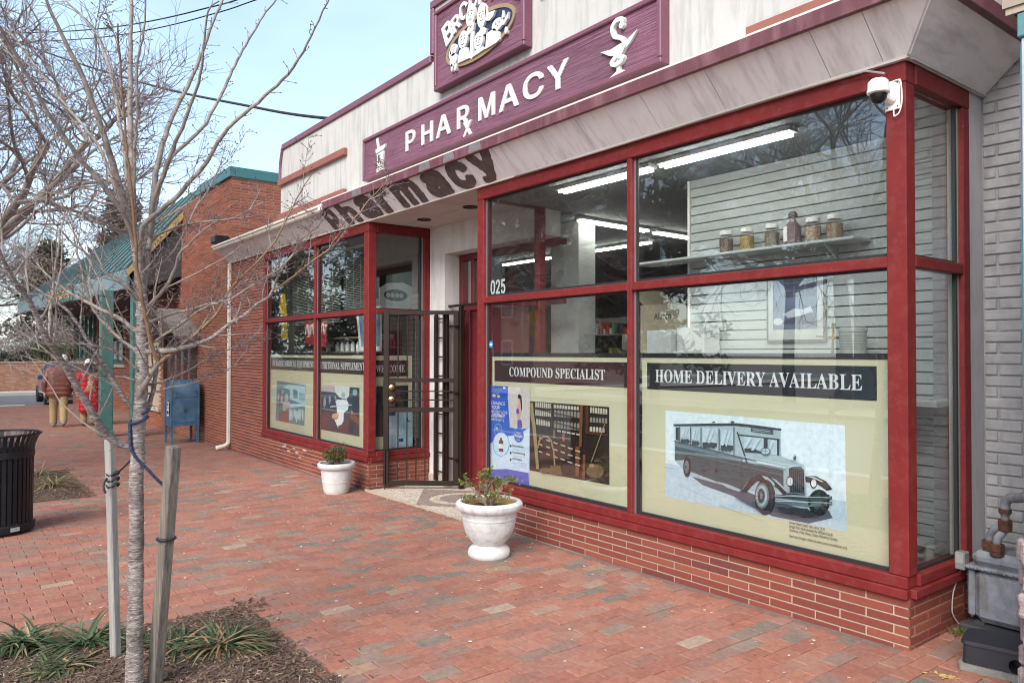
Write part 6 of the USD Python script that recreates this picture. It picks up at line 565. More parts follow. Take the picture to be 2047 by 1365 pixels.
CREAM = pm('cream_poster_board', (0.56, 0.535, 0.37), .6, .03, 2); NAVY = pm('navy_band', (.012, .014, .020), .5, .1, 4); WINE = pm('wine_band', (.045, .016, .018), .5, .1, 4); GREENB = pm('dark_green_band', (.014, .045, .042), .5, .1, 4); LETTER = pm('pale_letter', (.66, .68, .68), .6, .02, 3); INK = pm('dark_ink', (.035, .035, .03), .6, .05, 3)
FRONT = lambda y: frame((0, y, 0), (1, 0, 0), (0, 0, 1))
def poster(label, x0, x1, z0, z1, band, bandmat, text, tx, tz, tw, cap, art, extra=None, blackbar=True):
    t = thing('window_poster', label, 'poster', group=None); Y = 0.085
    b = MB(); b.box(x0, x1, Y, Y+.01, z0, z1); b.build('board', CREAM, t)
    if blackbar: b = MB(); b.box(x0-.02, x1+.02, Y-.004, Y+.012, z1+.0005, z1+.035); b.build('black_rail', RUBBER, t)
    b = MB(); b.poly(sbox(*band), 0.001, FRONT(Y-.0005)); b.build('heading_band', bandmat, t)
    b = MB(); b.poly(serif(text, tx, tz, tw, cap), 0.001, FRONT(Y-.002)); b.build('heading_lettering', LETTER, t)
    prints(art, Y-.0006).build('photo_print', PRINT, t)
    if extra:
        b = MB()
        for s, x, z, h, w in extra: b.poly(affinity.translate(sans(s, h, False, w), x, z), 0.0008, FRONT(Y-.001))
        b.build('small_lettering', INK, t)
    return t
poster('cream poster HOME DELIVERY AVAILABLE with a photo of an old coach', -3.885, -2.03, .394, 1.545, (-3.834, 1.312, -2.11, 1.508), NAVY, 'HOME DELIVERY AVAILABLE', -3.755, 1.368, 1.565, .090, BUS_ART,
  [('Chevy Chase Coach Line, circa 1925', -2.662, .524, .0175, .235), ('Image from slide donated by William Duvall', -2.662, .501, .0175, .285), ('Courtesy of the Chevy Chase Historical Society', -2.662, .478, .0175, .315), ('See more images online at www.chevychasehistory.org', -2.662, .442, .0175, .372)])
poster('cream poster COMPOUND SPECIALIST with a photo of an old dispensary', -5.80, -4.00, .40, 1.545, (-5.765, 1.312, -4.00, 1.508), WINE, 'COMPOUND SPECIALIST', -5.535, 1.366, 1.26, .082, SHOP_ART)
poster('cream poster DURABLE MEDICAL EQUIPMENT in the far left pane', -11.81, -9.90, .36, 1.545, (-11.785, 1.315, -9.90, 1.505), GREENB, 'DURABLE MEDICAL EQUIPMENT', -11.71, 1.37, 1.64, .085, CROWD_ART)
poster('cream poster NUTRITIONAL SUPPLEMENTS beside the entry', -10.03, -8.345, .39, 1.545, (-10.0, 1.305, -8.352, 1.503), NAVY, 'NUTRITIONAL SUPPLEMENTS', -9.935, 1.36, 1.50, .095, LAB_ART)
# welcome poster in the return pane, facing the entry
t = thing('window_poster', 'cream poster WELCOME in the side pane behind the open gate', 'poster'); RT_ = lambda x: frame((x, 0, 0), (0, 1, 0), (0, 0, 1))
b = MB(); b.box(-8.33, -8.32, .12, .655, .36, 1.545); b.build('board', CREAM, t)
b = MB(); b.poly(sbox(.12, 1.285, .60, 1.485), .001, RT_(-8.3195)); b.build('heading_band', WINE, t)
b = MB(); b.poly(serif('WELCOME', .15, 1.34, .40, .085), .001, RT_(-8.318)); b.build('heading_lettering', LETTER, t)
b = MB(); b.poly(sbox(.12, .55, .60, 1.17), .001, RT_(-8.3195)); b.build('photo_print', pm('dark_photo', (.02, .035, .04), .5, .5, 6), t)
b = MB(); b.poly(Polygon([(.45, .90), (.48, 1.0), (.50, 1.02), (.52, 1.0), (.55, .90)]), .001, RT_(-8.3175)); b.poly(Point(.5, 1.06).buffer(.04).difference(Point(.5, 1.06).buffer(.033)), .001, RT_(-8.3175)); b.build('lantern_print', pm('lantern_tone', (.10, .08, .05), .5), t)
t = thing('leaning_poster', 'pale blue RELIEF poster leaning in the side pane by the gate', 'poster')
sk = pm('pale_blue_print', (.36, .58, .68), .5, .22, 7)
b = MB(); b.box(-8.310, -8.300, .27, .655, .40, .88); b.build('card', sk, t)
b = MB(); b.poly(affinity.translate(sans('RELIEF', .055, True, .20), .33, .57), .001, RT_(-8.2995)); b.poly(affinity.translate(sans('PAIN', .02, False, .07), .35, .65), .001, RT_(-8.2995)); b.build('lettering', WHITE, t)
b = MB(); b.poly(sbox(.31, .80, .41, .845), .001, RT_(-8.2995)); b.poly(sbox(.46, .47, .52, .51), .001, RT_(-8.2995)); b.poly(Point(.60, .74).buffer(.03).difference(Point(.615, .75).buffer(.028)), .001, RT_(-8.2995)); b.build('dark_patch', pm('navy_print', (.015, .05, .12), .5), t)
# hanging sign inside the side pane
t = thing('hanging_sign', 'white shaped PHARMACY sign hanging inside the side pane', 'sign')
b = MB(); S = Polygon([(.30, 2.15), (.72, 2.15), (.73, 2.42), (.62, 2.46), (.40, 2.44), (.30, 2.38)]).buffer(.02)
b.poly(S, .012, RT_(-8.50)); b.build('board', pm('grey_white_sign', (.34, .35, .35), .6), t)
b = MB(); b.poly(affinity.scale(Point(.51, 2.31).buffer(.1), 1.7, .75), .001, RT_(-8.4875)); b.build('dark_oval', NAVY, t)
b = MB()
for x, c in ((.40, 0), (.46, 1), (.53, 0), (.59, 1)): b.poly(Point(x, 2.31).buffer(.03), .001, RT_(-8.486))
b.poly(affinity.translate(sans('PHARMACY', .042, True, .27), .375, 2.175), .001, RT_(-8.4870)); b.build('lettering', pm('sign_mark', (.30, .26, .28), .6), t)
# flyer over the dispensary poster
t = thing('flyer_poster', 'blue and white weight loss flyer stuck inside the left edge of the pane', 'poster')
b = prints(FLYER_ART, .0795, .0001); b.build('printed_sheet', PRINT, t)
b = MB(); TW = frame((0, .0755, 0), (1, 0, 0), (0, 0, 1))
for s, x, z, h, w, bo in (('ENHANCE', -5.803, 1.091, .030, .218, 0), ('YOUR', -5.803, 1.051, .030, .13, 1), ('WEIGHT LOSS', -5.803, 1.012, .026, .25, 0), ('JOURNEY', -5.803, .975, .031, .215, 1), ('WITH GLP-1', -5.803, .939, .024, .205, 0), ('Weight', -5.442, .815, .026, .118, 1), ('Rapid', -5.410, .85, .014, .055, 0), ('Loss', -5.41, .785, .014, .045, 0)):
    b.poly(affinity.translate(sans(s, h, bool(bo), w), x, z), .0006, TW)
b.build('white_lettering', WHITE, t)
b = MB()
for s, z, w in (('Expert Guidance', .724, .165), ('Convenient Dosing', .664, .185), ('Cost Effective', .606, .14)): b.poly(affinity.translate(sans(s, .018, False, w), -5.474, z), .0006, TW)
b.build('grey_lettering', INK, t)
# etched street number and a small alarm sticker
t = thing('number_decal', 'pale frosted figures 025 low on the upper left pane of the right window', 'number decal')
b = MB(); b.poly(affinity.translate(sans('025', .128, False, .225).buffer(.003), -5.775, 2.135), .001, FRONT(.0465)); b.build('figures', pm('frosted_vinyl', (.34, .37, .36), .6), t)
t = thing('alarm_sticker', 'small blue octagonal alarm sticker at the corner of the left pane', 'sticker')
b = MB(); b.poly(affinity.rotate(Point(-5.77, 1.66).buffer(.034, quad_segs=2), 22.5), .001, FRONT(.0462)); b.build('badge', pm('sticker_blue', (.03, .22, .55), .4), t)
b = MB(); b.poly(sbox(-5.788, 1.652, -5.752, 1.668), .001, FRONT(.045)); b.build('badge_mark', WHITE, t)
# ================================================================== DISPLAY GOODS
t = thing('wall_shelf', 'white shelf on the slatwall carrying a row of jars', 'shelf')
b = MB(); b.box(-4.60, -2.60, .76, 1.0, 2.352, 2.372, .003); b.build('board', SLAT, t)
for x in (-3.9, -2.85): b = MB(); b.poly(Polygon([(.999, 2.351), (.82, 2.351), (.999, 2.24)]), .012, frame((x, 0, 0), (0, 1, 0), (0, 0, 1))); b.build('bracket', SLAT, t)
GL = pane_mat('jar_glass', (.95, .97, .96), .05, 0.0)
fills = [('dark brown beans', (.17, .11, .08)), ('yellow seeds', (.38, .25, .09)), ('grey brown grains', (.20, .15, .11)), ('pale pink petals', (.42, .28, .20)), ('tan bark pieces', (.33, .22, .13))]
for i, (x, (w, c)) in enumerate(zip((-3.70, -3.50, -3.28, -2.98, -2.83), (fills[0], fills[1], fills[2], fills[3], fills[4]))):
    x = (-3.715, -3.52, -3.30, -2.965, -2.80)[i]
    t = thing('glass_jar', 'clear jar of %s on the slatwall shelf' % w, 'jar', (x, .88, 2.372))
    b = MB(); b.lathe([(.0, .004), (.052, .004), (.053, .118), (.0, .122)], 24); b.build('contents', pm('jar_fill_%s' % w.replace(' ', '_'), c, .9, .6, 90, .8, 120), t)
    b = MB(); b.lathe([(.0, .001), (.056, .001), (.058, .135), (.046, .152)], 24); b.build('glass', GL, t, smooth=30)
    b = MB(); b.lathe([(.049, .150), (.050, .178), (.046, .182), (.0, .182)], 24); b.build('lid', WHITE, t, smooth=30)
t = thing('faceted_bottle', 'dark faceted bottle with a white label among the jars', 'bottle', (-3.125, .88, 2.372))
b = MB(); b.lathe([(.0, .0), (.058, .0), (.062, .02), (.060, .14), (.03, .175), (.022, .20), (.0, .20)], 8); b.build('body', pm('mauve_glass', (.17, .10, .11), .15, .2, 4), t)
b = MB(); b.lathe([(.0, .198), (.030, .205), (.036, .23), (.022, .25), (.0, .252)], 10); b.build('stopper', pm('brown_stopper', (.14, .08, .07), .4), t, smooth=30)
b = MB(); b.obox((-.030, -.052, .085), (.050, .004, .11), rotz(-.5)); b.build('label_card', WHITE, t)
t = thing('framed_print', 'framed blue print of a mortar, open book and drawers on the slatwall', 'picture')
b = MB(); b.box(-3.415, -2.925, .975, .998, 1.662, 2.19, .004); b.build('frame', pm('grey_brown_frame', (.12, .11, .11), .4), t)
b = MB(); b.box(-3.395, -2.945, .972, .976, 1.682, 2.175); b.build('mount', pm('pale_mount', (.42, .44, .43), .6), t)
b = MB(); b.box(-3.355, -2.99, .9705, .9719, 1.76, 2.17); pr = b.build('print', pm('blue_grey_print', (.13, .16, .25), .6, .3, 9), t)
b = MB()
for i in range(3):
    for j in range(3): b.poly(sbox(-3.26+i*.09, 2.00+j*.056, -3.18+i*.09, 2.048+j*.056), .0008, FRONT(.9703))
b.poly(Polygon([(-3.33, 1.80), (-3.0, 1.80), (-3.02, 1.86), (-3.1, 1.9), (-3.2, 1.84)]), .0008, FRONT(.9703)); b.build('drawer_print', pm('dark_blue_print', (.07, .075, .12), .6), pr)
b = MB(); b.poly(Polygon([(-3.27, 1.875), (-3.17, 1.915), (-3.10, 1.905), (-3.04, 1.925), (-3.02, 1.885), (-3.12, 1.86), (-3.22, 1.845)]), .0008, FRONT(.969)); b.poly(affinity.scale(Point(-3.31, 1.82).buffer(.04), 1, .7), .0008, FRONT(.969)); b.build('book_print', pm('pale_blue_ink', (.45, .50, .56), .6), pr)
WHITE2 = pm('dull_white_card', (.50, .51, .51), .7)
t = thing('carton', 'white carton standing left of the slatwall edge', 'box', (-4.26, .80, 1.30)); b = MB(); b.box(-.14, .12, -.1, .1, .0, .47, .003); b.build('box', WHITE2, t); b = MB(); b.box(-.0, .06, -.103, -.1005, .03, .06); b.build('barcode', INK, t)
t = thing('carton', 'white carton standing against the left end of the slatwall', 'box', (-3.95, .86, 1.30)); b = MB(); b.box(-.17, .11, -.1, .1, .0, .49, .003); b.build('box', WHITE2, t); b = MB(); b.box(-.02, .04, -.103, -.1005, .03, .06); b.build('barcode', INK, t)
for o, z in ((-4.25, 1.0), (-3.9, 1.0)): pass
t = thing('display_ledge', 'pale ledge behind the posters carrying cartons and a pail', 'ledge'); b = MB(); b.box(-5.84, -1.99, .55, .995, 1.26, 1.298, .003); b.build('board', SLAT, t)
t = thing('printed_pail', 'grey plastic pail printed with lines of text', 'pail', (-2.63, .80, 1.30))
b = MB(); b.lathe([(.0, .0), (.072, .0), (.088, .42), (.092, .425), (.092, .45), (.08, .455), (.078, .43), (.0, .42)], 28); b.build('pail_body', pm('grey_plastic', (.46, .47, .44), .5), t, smooth=30)
b = MB()
for k in range(8):
    z = .40-k*.018; b.lathe([(.0885-(k*.0009), z), (.0883-(k*.0009), z-.005)], 28)
b.build('text_bands', pm('grey_text', (.30, .31, .30), .5), t)
t = thing('brass_balance', 'brass apothecary balance leaning beside the pail', 'scale', (-2.80, .82, 1.30))
b = MB(); b.tube([(0, 0, 0), (.02, 0, .46)], .009, 8); b.tube([(.02, 0, .46), (.022, 0, .49)], .014, 8); b.build('stem', BRASS, t)
b = MB(); b.tube([(-.11, 0, .40), (.13, 0, .39)], .005, 6); b.build('beam', BRASS, t)
b = MB(); b.tube([(.12, 0, .39), (.09, 0, .02)], .004, 5); b.tube([(.12, 0, .39), (.15, 0, .02)], .004, 5); b.build('chain', BRASS, t)
t = thing('cardboard_carton', 'large buff carton with open flaps stacked inside behind the slatwall', 'box', (-4.75, 1.55, 1.42)); KR = pm('buff_card', (.36, .31, .22), .8, .1, 5)
b = MB(); b.box(-.28, .28, -.25, .25, 0, .62, .003); b.build('box', KR, t)
for s in (-1, 1):
    b = MB(); b.obox((s*.33, 0, .70), (.26, .48, .006), np.array(trimesh.transformations.euler_matrix(0, -s*.75, 0)[:3, :3])); b.build('flap', KR, t)
b = MB(); b.poly(affinity.translate(sans('Allium', .06, False, .2), -.1, .48), .001, frame((0, -.2515, 0), (1, 0, 0), (0, 0, 1))); b.build('printed_word', INK, t)
# shop shelves deep inside
def gondola(x, y, label, seed, z1=1.9, w=1.6, rz=0):
    t = thing('shop_shelving', label, 'shelving', (x, y, -.02), rz); r = random.Random(seed); M2 = pm('shelf_metal', (.20, .19, .17), .6)
    b = MB(); b.box(-w/2, w/2, .18, .20, 0, z1); b.build('back_panel', M2, t)
    cs = [(.5, .5, .48), (.35, .06, .05), (.08, .16, .30), (.35, .30, .10), (.10, .22, .12), (.45, .42, .36), (.06, .05, .06)]
    for k in range(5):
        z = .15+k*(z1-.2)/4.6; b = MB(); b.box(-w/2, w/2, -.18, .18, z, z+.02); b.build('shelf_board', M2, t)
        b = MB(); u = -w/2+.03
        while u < w/2-.08:
            ww = r.uniform(.04, .09); h = r.uniform(.08, .22); c = r.choice(cs)
            b.box(u, u+ww-.008, r.uniform(-.16, -.1), .1, z+.021, z+.02+h, c=c); u += ww
        b.build('packets', PRINT, t, kind='stuff')
gondola(-6.6, 3.6, 'shop shelving with small packets seen past the white column', 1); gondola(-8.4, 4.8, 'taller shop shelving at the back of the store', 2, 2.2, 2.4); gondola(-10.9, 1.32, 'shelving of small goods behind the left display window', 3, 1.95, 1.6)
gondola(-5.0, 5.6, 'low shop shelving behind the cartons', 4, 1.5, 2.0)
# blinds of the left window
def blind(x0, x1, z0, label, y=.42):
    t = thing('venetian_blind', label, 'blind'); BL = pm('blind_slat', (.44, .45, .40), .5, .05, 4)
    b = MB(); b.box(x0, x1, y-.03, y+.03, 3.0, 3.045); b.build('head_rail', BL, t)
    b = MB(); z = z0; R = np.array(trimesh.transformations.euler_matrix(.42, 0, 0)[:3, :3])
    while z < 2.99: b.obox(((x0+x1)/2, y, z), (x1-x0, .025, .0012), R); z += .0235
    b.build('slats', BL, t, kind='stuff')
    b = MB()
    for k in range(4): b.box(x0+(x1-x0)*(k+.5)/4-.002, x0+(x1-x0)*(k+.5)/4+.002, y-.016, y-.013, z0, 3.0)
    b.build('cords', BL, t)
blind(-11.75, -9.95, 2.02, 'lowered venetian blind in the far left upper pane'); blind(-9.83, -8.95, 2.12, 'narrow venetian blind beside the mullion of the left window')
t = thing('display_bottles', 'row of white supplement bottles on a shelf behind the left window', 'bottles', (0, 0, 0)); 
for k in range(8):
    b = MB(); x = -10.65+k*.17
    if k == 1: continue
    b.lathe([(0, 1.60), (.035, 1.60), (.035, 1.70), (.02, 1.715), (.02, 1.735), (0, 1.736)], 14, (x, .55, 0)); b.build('bottle', WHITE, t, smooth=30)
b = MB(); b.box(-11.4, -9.0, .45, .70, 1.575, 1.597); b.box(-11.3, -9.1, .45, .70, 1.78, 1.80); b.build('shelf_board', pm('ledge_wood', (.30, .25, .18), .6), t)
t = thing('red_pennant', 'red cloth banner with white script in the left window', 'banner'); b = MB(); b.poly(Polygon([(-10.9, 1.72), (-10.15, 1.66), (-10.1, 2.03), (-10.95, 2.04)]), .006, FRONT(.30)); b.build('cloth', pm('banner_red', (.45, .03, .04), .7), t)
b = MB()
for k in range(4): b.tube(spline([(-10.88+k*.19, .292, 1.86), (-10.82+k*.19, .292, 2.0), (-10.76+k*.19, .292, 1.84), (-10.70+k*.19, .292, 1.98)], 12), .014, 5)
b.build('script', WHITE, t)
t = thing('yellow_figure_sign', 'tall yellow cut-out sign at the far left of the left window', 'sign'); b = MB(); b.poly(Polygon([(-11.7, 1.80), (-11.42, 1.80), (-11.45, 2.05), (-11.5, 2.3), (-11.55, 2.5), (-11.72, 2.52), (-11.75, 2.3), (-11.68, 2.1)]), .01, FRONT(.22)); b.build('cutout', pm('sign_yellow', (.60, .38, .02), .5), t)
t = thing('blue_card_poster', 'pale blue card with dark sprigs leaning by the corner post', 'poster'); b = MB(); b.poly(Polygon([(-8.98, 1.60), (-8.38, 1.60), (-8.38, 2.16), (-9.10, 2.16)]), .008, FRONT(.26)); b.build('card', WHITE, t); b = MB(); b.poly(Polygon([(-8.93, 1.66), (-8.42, 1.66), (-8.42, 2.10), (-9.02, 2.10)]), .001, FRONT(.2515)); b.build('print', pm('misty_blue', (.16, .30, .38), .6, .5, 6), t)
# ================================================================== SIGNS
GRAIN = usdkit.material(stage, L+'plum_sandblasted_wood', {'g': ('geometry', {}), 'm1': ('mapping', {'scale': (1.5, 1, 55)}), 'n': ('noise_texture', {'scale': 1.3, 'detail': 6, 'roughness': .65, 'distortion': .6}), 'r': ('rgb_ramp', {'ramp': [(.28, (.115, .036, .063)), (.5, (.185, .072, .115)), (.72, (.25, .118, .168))]}),
   'n2': ('noise_texture', {'scale': 2.2, 'detail': 4}), 'r2': ('rgb_ramp', {'ramp': [(.3, (.8, .8, .8)), (.7, (1.12, 1.1, 1.1))]}), 'x': ('mix', {'mix_type': 'multiply', 'fac': 1.0}), 'b': ('bump', {'strength': 1.0, 'distance': .02}), 'p': ('principled_bsdf', {'roughness': .65})},
   [('g.position', 'm1.vector'), ('m1.vector', 'n.vector'), ('n.fac', 'r.fac'), ('g.position', 'n2.vector'), ('n2.fac', 'r2.fac'), ('r.color', 'x.color1'), ('r2.color', 'x.color2'), ('x.color', 'p.base_color'), ('n.fac', 'b.height'), ('b.normal', 'p.normal')], surface='p.BSDF')
PLUM = pm('plum_sign_paint', (.165, .058, .090), .5, .08, 6); SIGNW = pm('sign_white', (.60, .605, .57), .5, .04, 8); GOLD = pm('dull_gold_rim', (.27, .19, .11), .5, .1, 5); NAVYS = pm('sign_navy', (.014, .020, .060), .35, .15, 6)
def board(t, x0, x1, z0, z1, seam=None):
    cuts = [x0]+(seam or [])+[x1]
    for a, c in zip(cuts[:-1], cuts[1:]): b = MB(); b.box(a+.001, c-.001, -.03, .045, z0+.001, z1-.001); b.build('carved_board', GRAIN, t)
    w = .042
    for q in ((x0, x1, z0, z0+w), (x0, x1, z1-w, z1), (x0, x0+w, z0+w+.0005, z1-w-.0005), (x1-w, x1, z0+w+.0005, z1-w-.0005)):
        b = MB(); b.box(q[0], q[1], -.052, .047, q[2], q[3], .008); b.build('border', PLUM, t, smooth=25)
t = thing('pharmacy_sign', 'long plum carved wooden PHARMACY sign with raised white letters', 'sign'); board(t, -8.31, -3.58, 3.655, 4.163, [-5.95])
SF = frame((0, -.0305, 0), (1, 0, 0), (0, 0, 1)); SF[:3, 2] = (0, -1, 0)
for ch, a, c, z0, z1 in (('P', -7.265, -7.06, 3.795, 4.012), ('H', -6.925, -6.70, 3.790, 4.007), ('A', -6.625, -6.36, 3.793, 4.012), ('R', -6.235, -6.02, 3.795, 4.010), ('M', -5.865, -5.60, 3.790, 4.008), ('A', -5.53, -5.245, 3.785, 4.010), ('C', -5.175, -4.895, 3.785, 4.008), ('Y', -4.84, -4.575, 3.775, 4.000), ('x', -6.115, -5.975, 3.694, 3.835)):
    s = sans(ch, .2, False).buffer(.0045, join_style=2); bb = s.bounds
    s = affinity.affine_transform(s, [(c-a)/(bb[2]-bb[0]), 0, 0, (z1-z0)/(bb[3]-bb[1]), a-bb[0]*(c-a)/(bb[2]-bb[0]), z0-bb[1]*(z1-z0)/(bb[3]-bb[1])])
    b = MB(); b.poly(s, .013 if ch != 'x' else .018, SF); b.build('letter', SIGNW, t)
# mortar and pestle, bowl with snake
b = MB(); b.poly(Polygon([(-7.965, 3.965), (-7.715, 3.985), (-7.73, 3.95), (-7.76, 3.93), (-7.95, 3.915)]), .022, SF); b.poly(Polygon([(-7.93, 3.90), (-7.76, 3.917), (-7.80, 3.755), (-7.915, 3.745)]), .022, SF); b.poly(Polygon([(-7.93, 3.735), (-7.79, 3.745), (-7.78, 3.70), (-7.935, 3.69)]), .022, SF); b.build('mortar', SIGNW, t)
b = MB(); b.poly(Polygon([(-7.955, 4.085), (-7.925, 4.10), (-7.90, 4.0), (-7.86, 3.985), (-7.915, 3.97), (-7.935, 4.02)]), .020, SF); b.build('pestle', SIGNW, t)
b = MB(); s = serif('R', -7.90, 3.79, .07, .095); b.poly(s, .003, frame((0, -.0525, 0), (1, 0, 0), (0, 0, 1))); s = affinity.translate(sans('x', .055, False, .045), -7.85, 3.765); b.poly(s, .003, frame((0, -.0525, 0), (1, 0, 0), (0, 0, 1))); b.build('prescription_mark', INK, t)
b = MB(); b.poly(Polygon([(-4.19, 3.915), (-4.08, 3.90), (-3.90, 3.925), (-3.80, 3.965), (-3.87, 3.895), (-3.94, 3.85), (-4.02, 3.835), (-4.10, 3.86)]), .022, SF); b.poly(Polygon([(-4.015, 3.84), (-3.975, 3.84), (-3.978, 3.72), (-3.92, 3.695), (-4.09, 3.685), (-4.015, 3.715)]), .022, SF); b.build('bowl', SIGNW, t)
path = spline([(-3.955, 4.05), (-3.945, 4.085), (-4.0, 4.10), (-4.055, 4.05), (-4.03, 3.985), (-3.96, 3.95), (-3.925, 3.90), (-3.96, 3.845), (-4.03, 3.815), (-4.06, 3.79), (-4.02, 3.765), (-3.96, 3.775), (-3.945, 3.80), (-3.98, 3.815)], 50)
from shapely.geometry import LineString
b = MB(); b.poly(LineString(path).buffer(.017).union(Point(-3.955, 4.045).buffer(.024)), .034, SF); b.build('snake', SIGNW, t)
# family sign
t = thing('brookville_sign', 'plum carved wooden sign with an oval emblem of a white family', 'sign'); board(t, -6.667, -5.152, 4.293, 5.13)
el = affinity.scale(Point(-5.855, 4.60).buffer(1, quad_segs=16), .575, .212)
el = affinity.rotate(el, 3, origin='center')
b = MB(); b.poly(el.difference(el.buffer(-.035)), .020, SF); b.build('oval_rim', GOLD, t)
b = MB(); b.poly(el.buffer(-.035), .010, SF); b.build('oval_field', NAVYS, t)
def place(ch, x, z, w, h, rot):
    s = sans(ch, .2, False).buffer(.008, join_style=2); bb = s.bounds; s = affinity.affine_transform(s, [w/(bb[2]-bb[0]), 0, 0, h/(bb[3]-bb[1]), x-bb[0]*w/(bb[2]-bb[0]), z-bb[1]*h/(bb[3]-bb[1])]); s = affinity.rotate(s, rot, origin=(x, z))
    b = MB(); b.poly(s, .018, SF); b.build('letter', SIGNW, t)
for q in (('B', -6.43, 4.685, .17, .235, 24), ('R', -6.29, 4.765, .14, .17, 20), ('O', -6.165, 4.835, .15, .18, 15), ('O', -6.01, 4.89, .14, .18, 8), ('K', -5.86, 4.905, .14, .18, 2), ('V', -5.72, 4.885, .15, .19, -8), ('I', -5.575, 4.865, .045, .19, -12), ('L', -5.52, 4.855, .11, .19, -15), ('L', -5.42, 4.82, .11, .19, -20), ('E', -5.33, 4.775, .12, .20, -26)): place(*q)
def fig(name, shapes, depth, details=()):
    b = MB()
    for s in shapes: b.poly(s, depth, SF)
    o = b.build(name, SIGNW, t)
    b = MB()
    FD = SF.copy(); FD[1, 3] = -.0305-depth+.0006
    for s in details: b.poly(s, .002, FD)
    b.build('carved_line', INK, o)
E_ = lambda x, z, rx, rz, a=0: affinity.rotate(affinity.scale(Point(x, z).buffer(1, quad_segs=10), rx, rz), a)
def face(x, z, s): return [E_(x-s*.32, z+s*.15, s*.07, s*.10), E_(x+s*.32, z+s*.12, s*.07, s*.10), LineString([(x-s*.28, z-s*.42), (x, z-s*.52), (x+s*.28, z-s*.42)]).buffer(s*.035), LineString([(x-.5*s, z+.42*s), (x-.2*s, z+.5*s)]).buffer(s*.04), LineString([(x+.2*s, z+.48*s), (x+.5*s, z+.40*s)]).buffer(s*.04), LineString([(x+.03*s, z+.1*s), (x+.1*s, z-.15*s), (x, z-.18*s)]).buffer(s*.025)]
fig('father_figure', [E_(-5.975, 4.845, .072, .115), Polygon([(-6.03, 4.72), (-5.99, 4.75), (-5.965, 4.70), (-5.93, 4.76), (-5.90, 4.74), (-5.92, 4.68), (-6.01, 4.66)])], .034, face(-5.975, 4.84, .085)+[Polygon([(-6.052, 4.84), (-6.05, 4.95), (-6.0, 4.97), (-6.02, 4.91)])])
fig('necktie', [Polygon([(-5.965, 4.70), (-5.93, 4.70), (-5.92, 4.66), (-5.925, 4.44), (-5.955, 4.41), (-5.985, 4.44), (-5.972, 4.66)])], .030)
fig('mother_figure', [E_(-5.785, 4.775, .073, .118), Polygon([(-5.80, 4.66), (-5.77, 4.66), (-5.70, 4.62), (-5.72, 4.58), (-5.86, 4.58)]), Polygon([(-5.73, 4.86), (-5.68, 4.76), (-5.57, 4.745), (-5.60, 4.70), (-5.66, 4.68), (-5.72, 4.70)])], .032, face(-5.785, 4.765, .085))
fig('son_figure', [E_(-6.095, 4.645, .080, .085), Polygon([(-6.16, 4.55), (-6.10, 4.57), (-6.03, 4.55), (-5.99, 4.43), (-6.19, 4.44)])], .036, face(-6.095, 4.64, .085))
fig('daughter_figure', [E_(-5.83, 4.545, .072, .085), Polygon([(-5.90, 4.47), (-5.83, 4.46), (-5.76, 4.47), (-5.72, 4.435), (-5.94, 4.42)])], .036, face(-5.83, 4.54, .080))
fig('infant_figure', [E_(-6.27, 4.60, .060, .060), E_(-6.27, 4.50, .062, .065), E_(-6.295, 4.43, .018, .04), E_(-6.235, 4.42, .018, .04), E_(-6.33, 4.57, .02, .04)], .036, face(-6.27, 4.60, .06))
fig('cat_figure', [E_(-5.53, 4.60, .085, .055), Polygon([(-5.47, 4.62), (-5.445, 4.70), (-5.43, 4.63)]), Polygon([(-5.46, 4.57), (-5.36, 4.655), (-5.37, 4.60), (-5.43, 4.56)]), Polygon([(-5.70, 4.57), (-5.58, 4.58), (-5.50, 4.52), (-5.49, 4.45), (-5.55, 4.435), (-5.72, 4.43)]), E_(-5.40, 4.50, .018, .032)], .034, [E_(-5.55, 4.61, .006, .014), E_(-5.50, 4.61, .006, .014), Polygon([(-5.53, 4.585), (-5.51, 4.585), (-5.52, 4.575)])])
# ================================================================== STREET OBJECTS
# dome camera on the corner post
t = thing('security_camera', 'white dome security camera on the corner post under the fascia', 'camera')
b = MB(); b.box(-2.005, -1.925, -.018, -.006, 2.90, 3.06, .004); b.build('wall_plate', WHITE, t, smooth=25)
b = MB(); b.tube([(-1.965, -.018, 2.96), (-1.985, -.07, 2.975)], .030, 12); b.build('arm', WHITE, t, smooth=30)
b = MB(); b.lathe([(0, 3.060), (.038, 3.058), (.052, 3.044), (.054, 3.005), (.057, 3.001), (.057, 2.985), (.046, 2.978), (0, 2.978)], 28, (-2.0, -.10, 0)); b.build('housing', WHITE, t, smooth=35)
b = MB(); b.lathe([(.044, 2.979), (.042, 2.958), (.032, 2.939), (.015, 2.930), (0, 2.928)], 24, (-2.0, -.10, 0)); b.build('dome', BLACKM, t, smooth=True)
b = MB(); b.tube(spline([(-1.955, -.02, 3.055), (-1.918, -.03, 3.05), (-1.908, -.03, 2.95), (-1.925, -.03, 2.87), (-1.95, -.028, 2.86), (-1.955, -.024, 2.90)], 24), .004, 6); b.build('cable', WHITE, t, smooth=True)
for x, z in ((-1.993, 2.915), (-1.937, 2.915), (-1.937, 3.045)): b = MB(); b.lathe([(0, 0), (.005, 0)], 10, (0, 0, 0)); b.v[0] = b.v[0][:, [0, 2, 1]]*[1, 1, 1]+[x, -.0185, z]; b.build('screw', DARK, t)
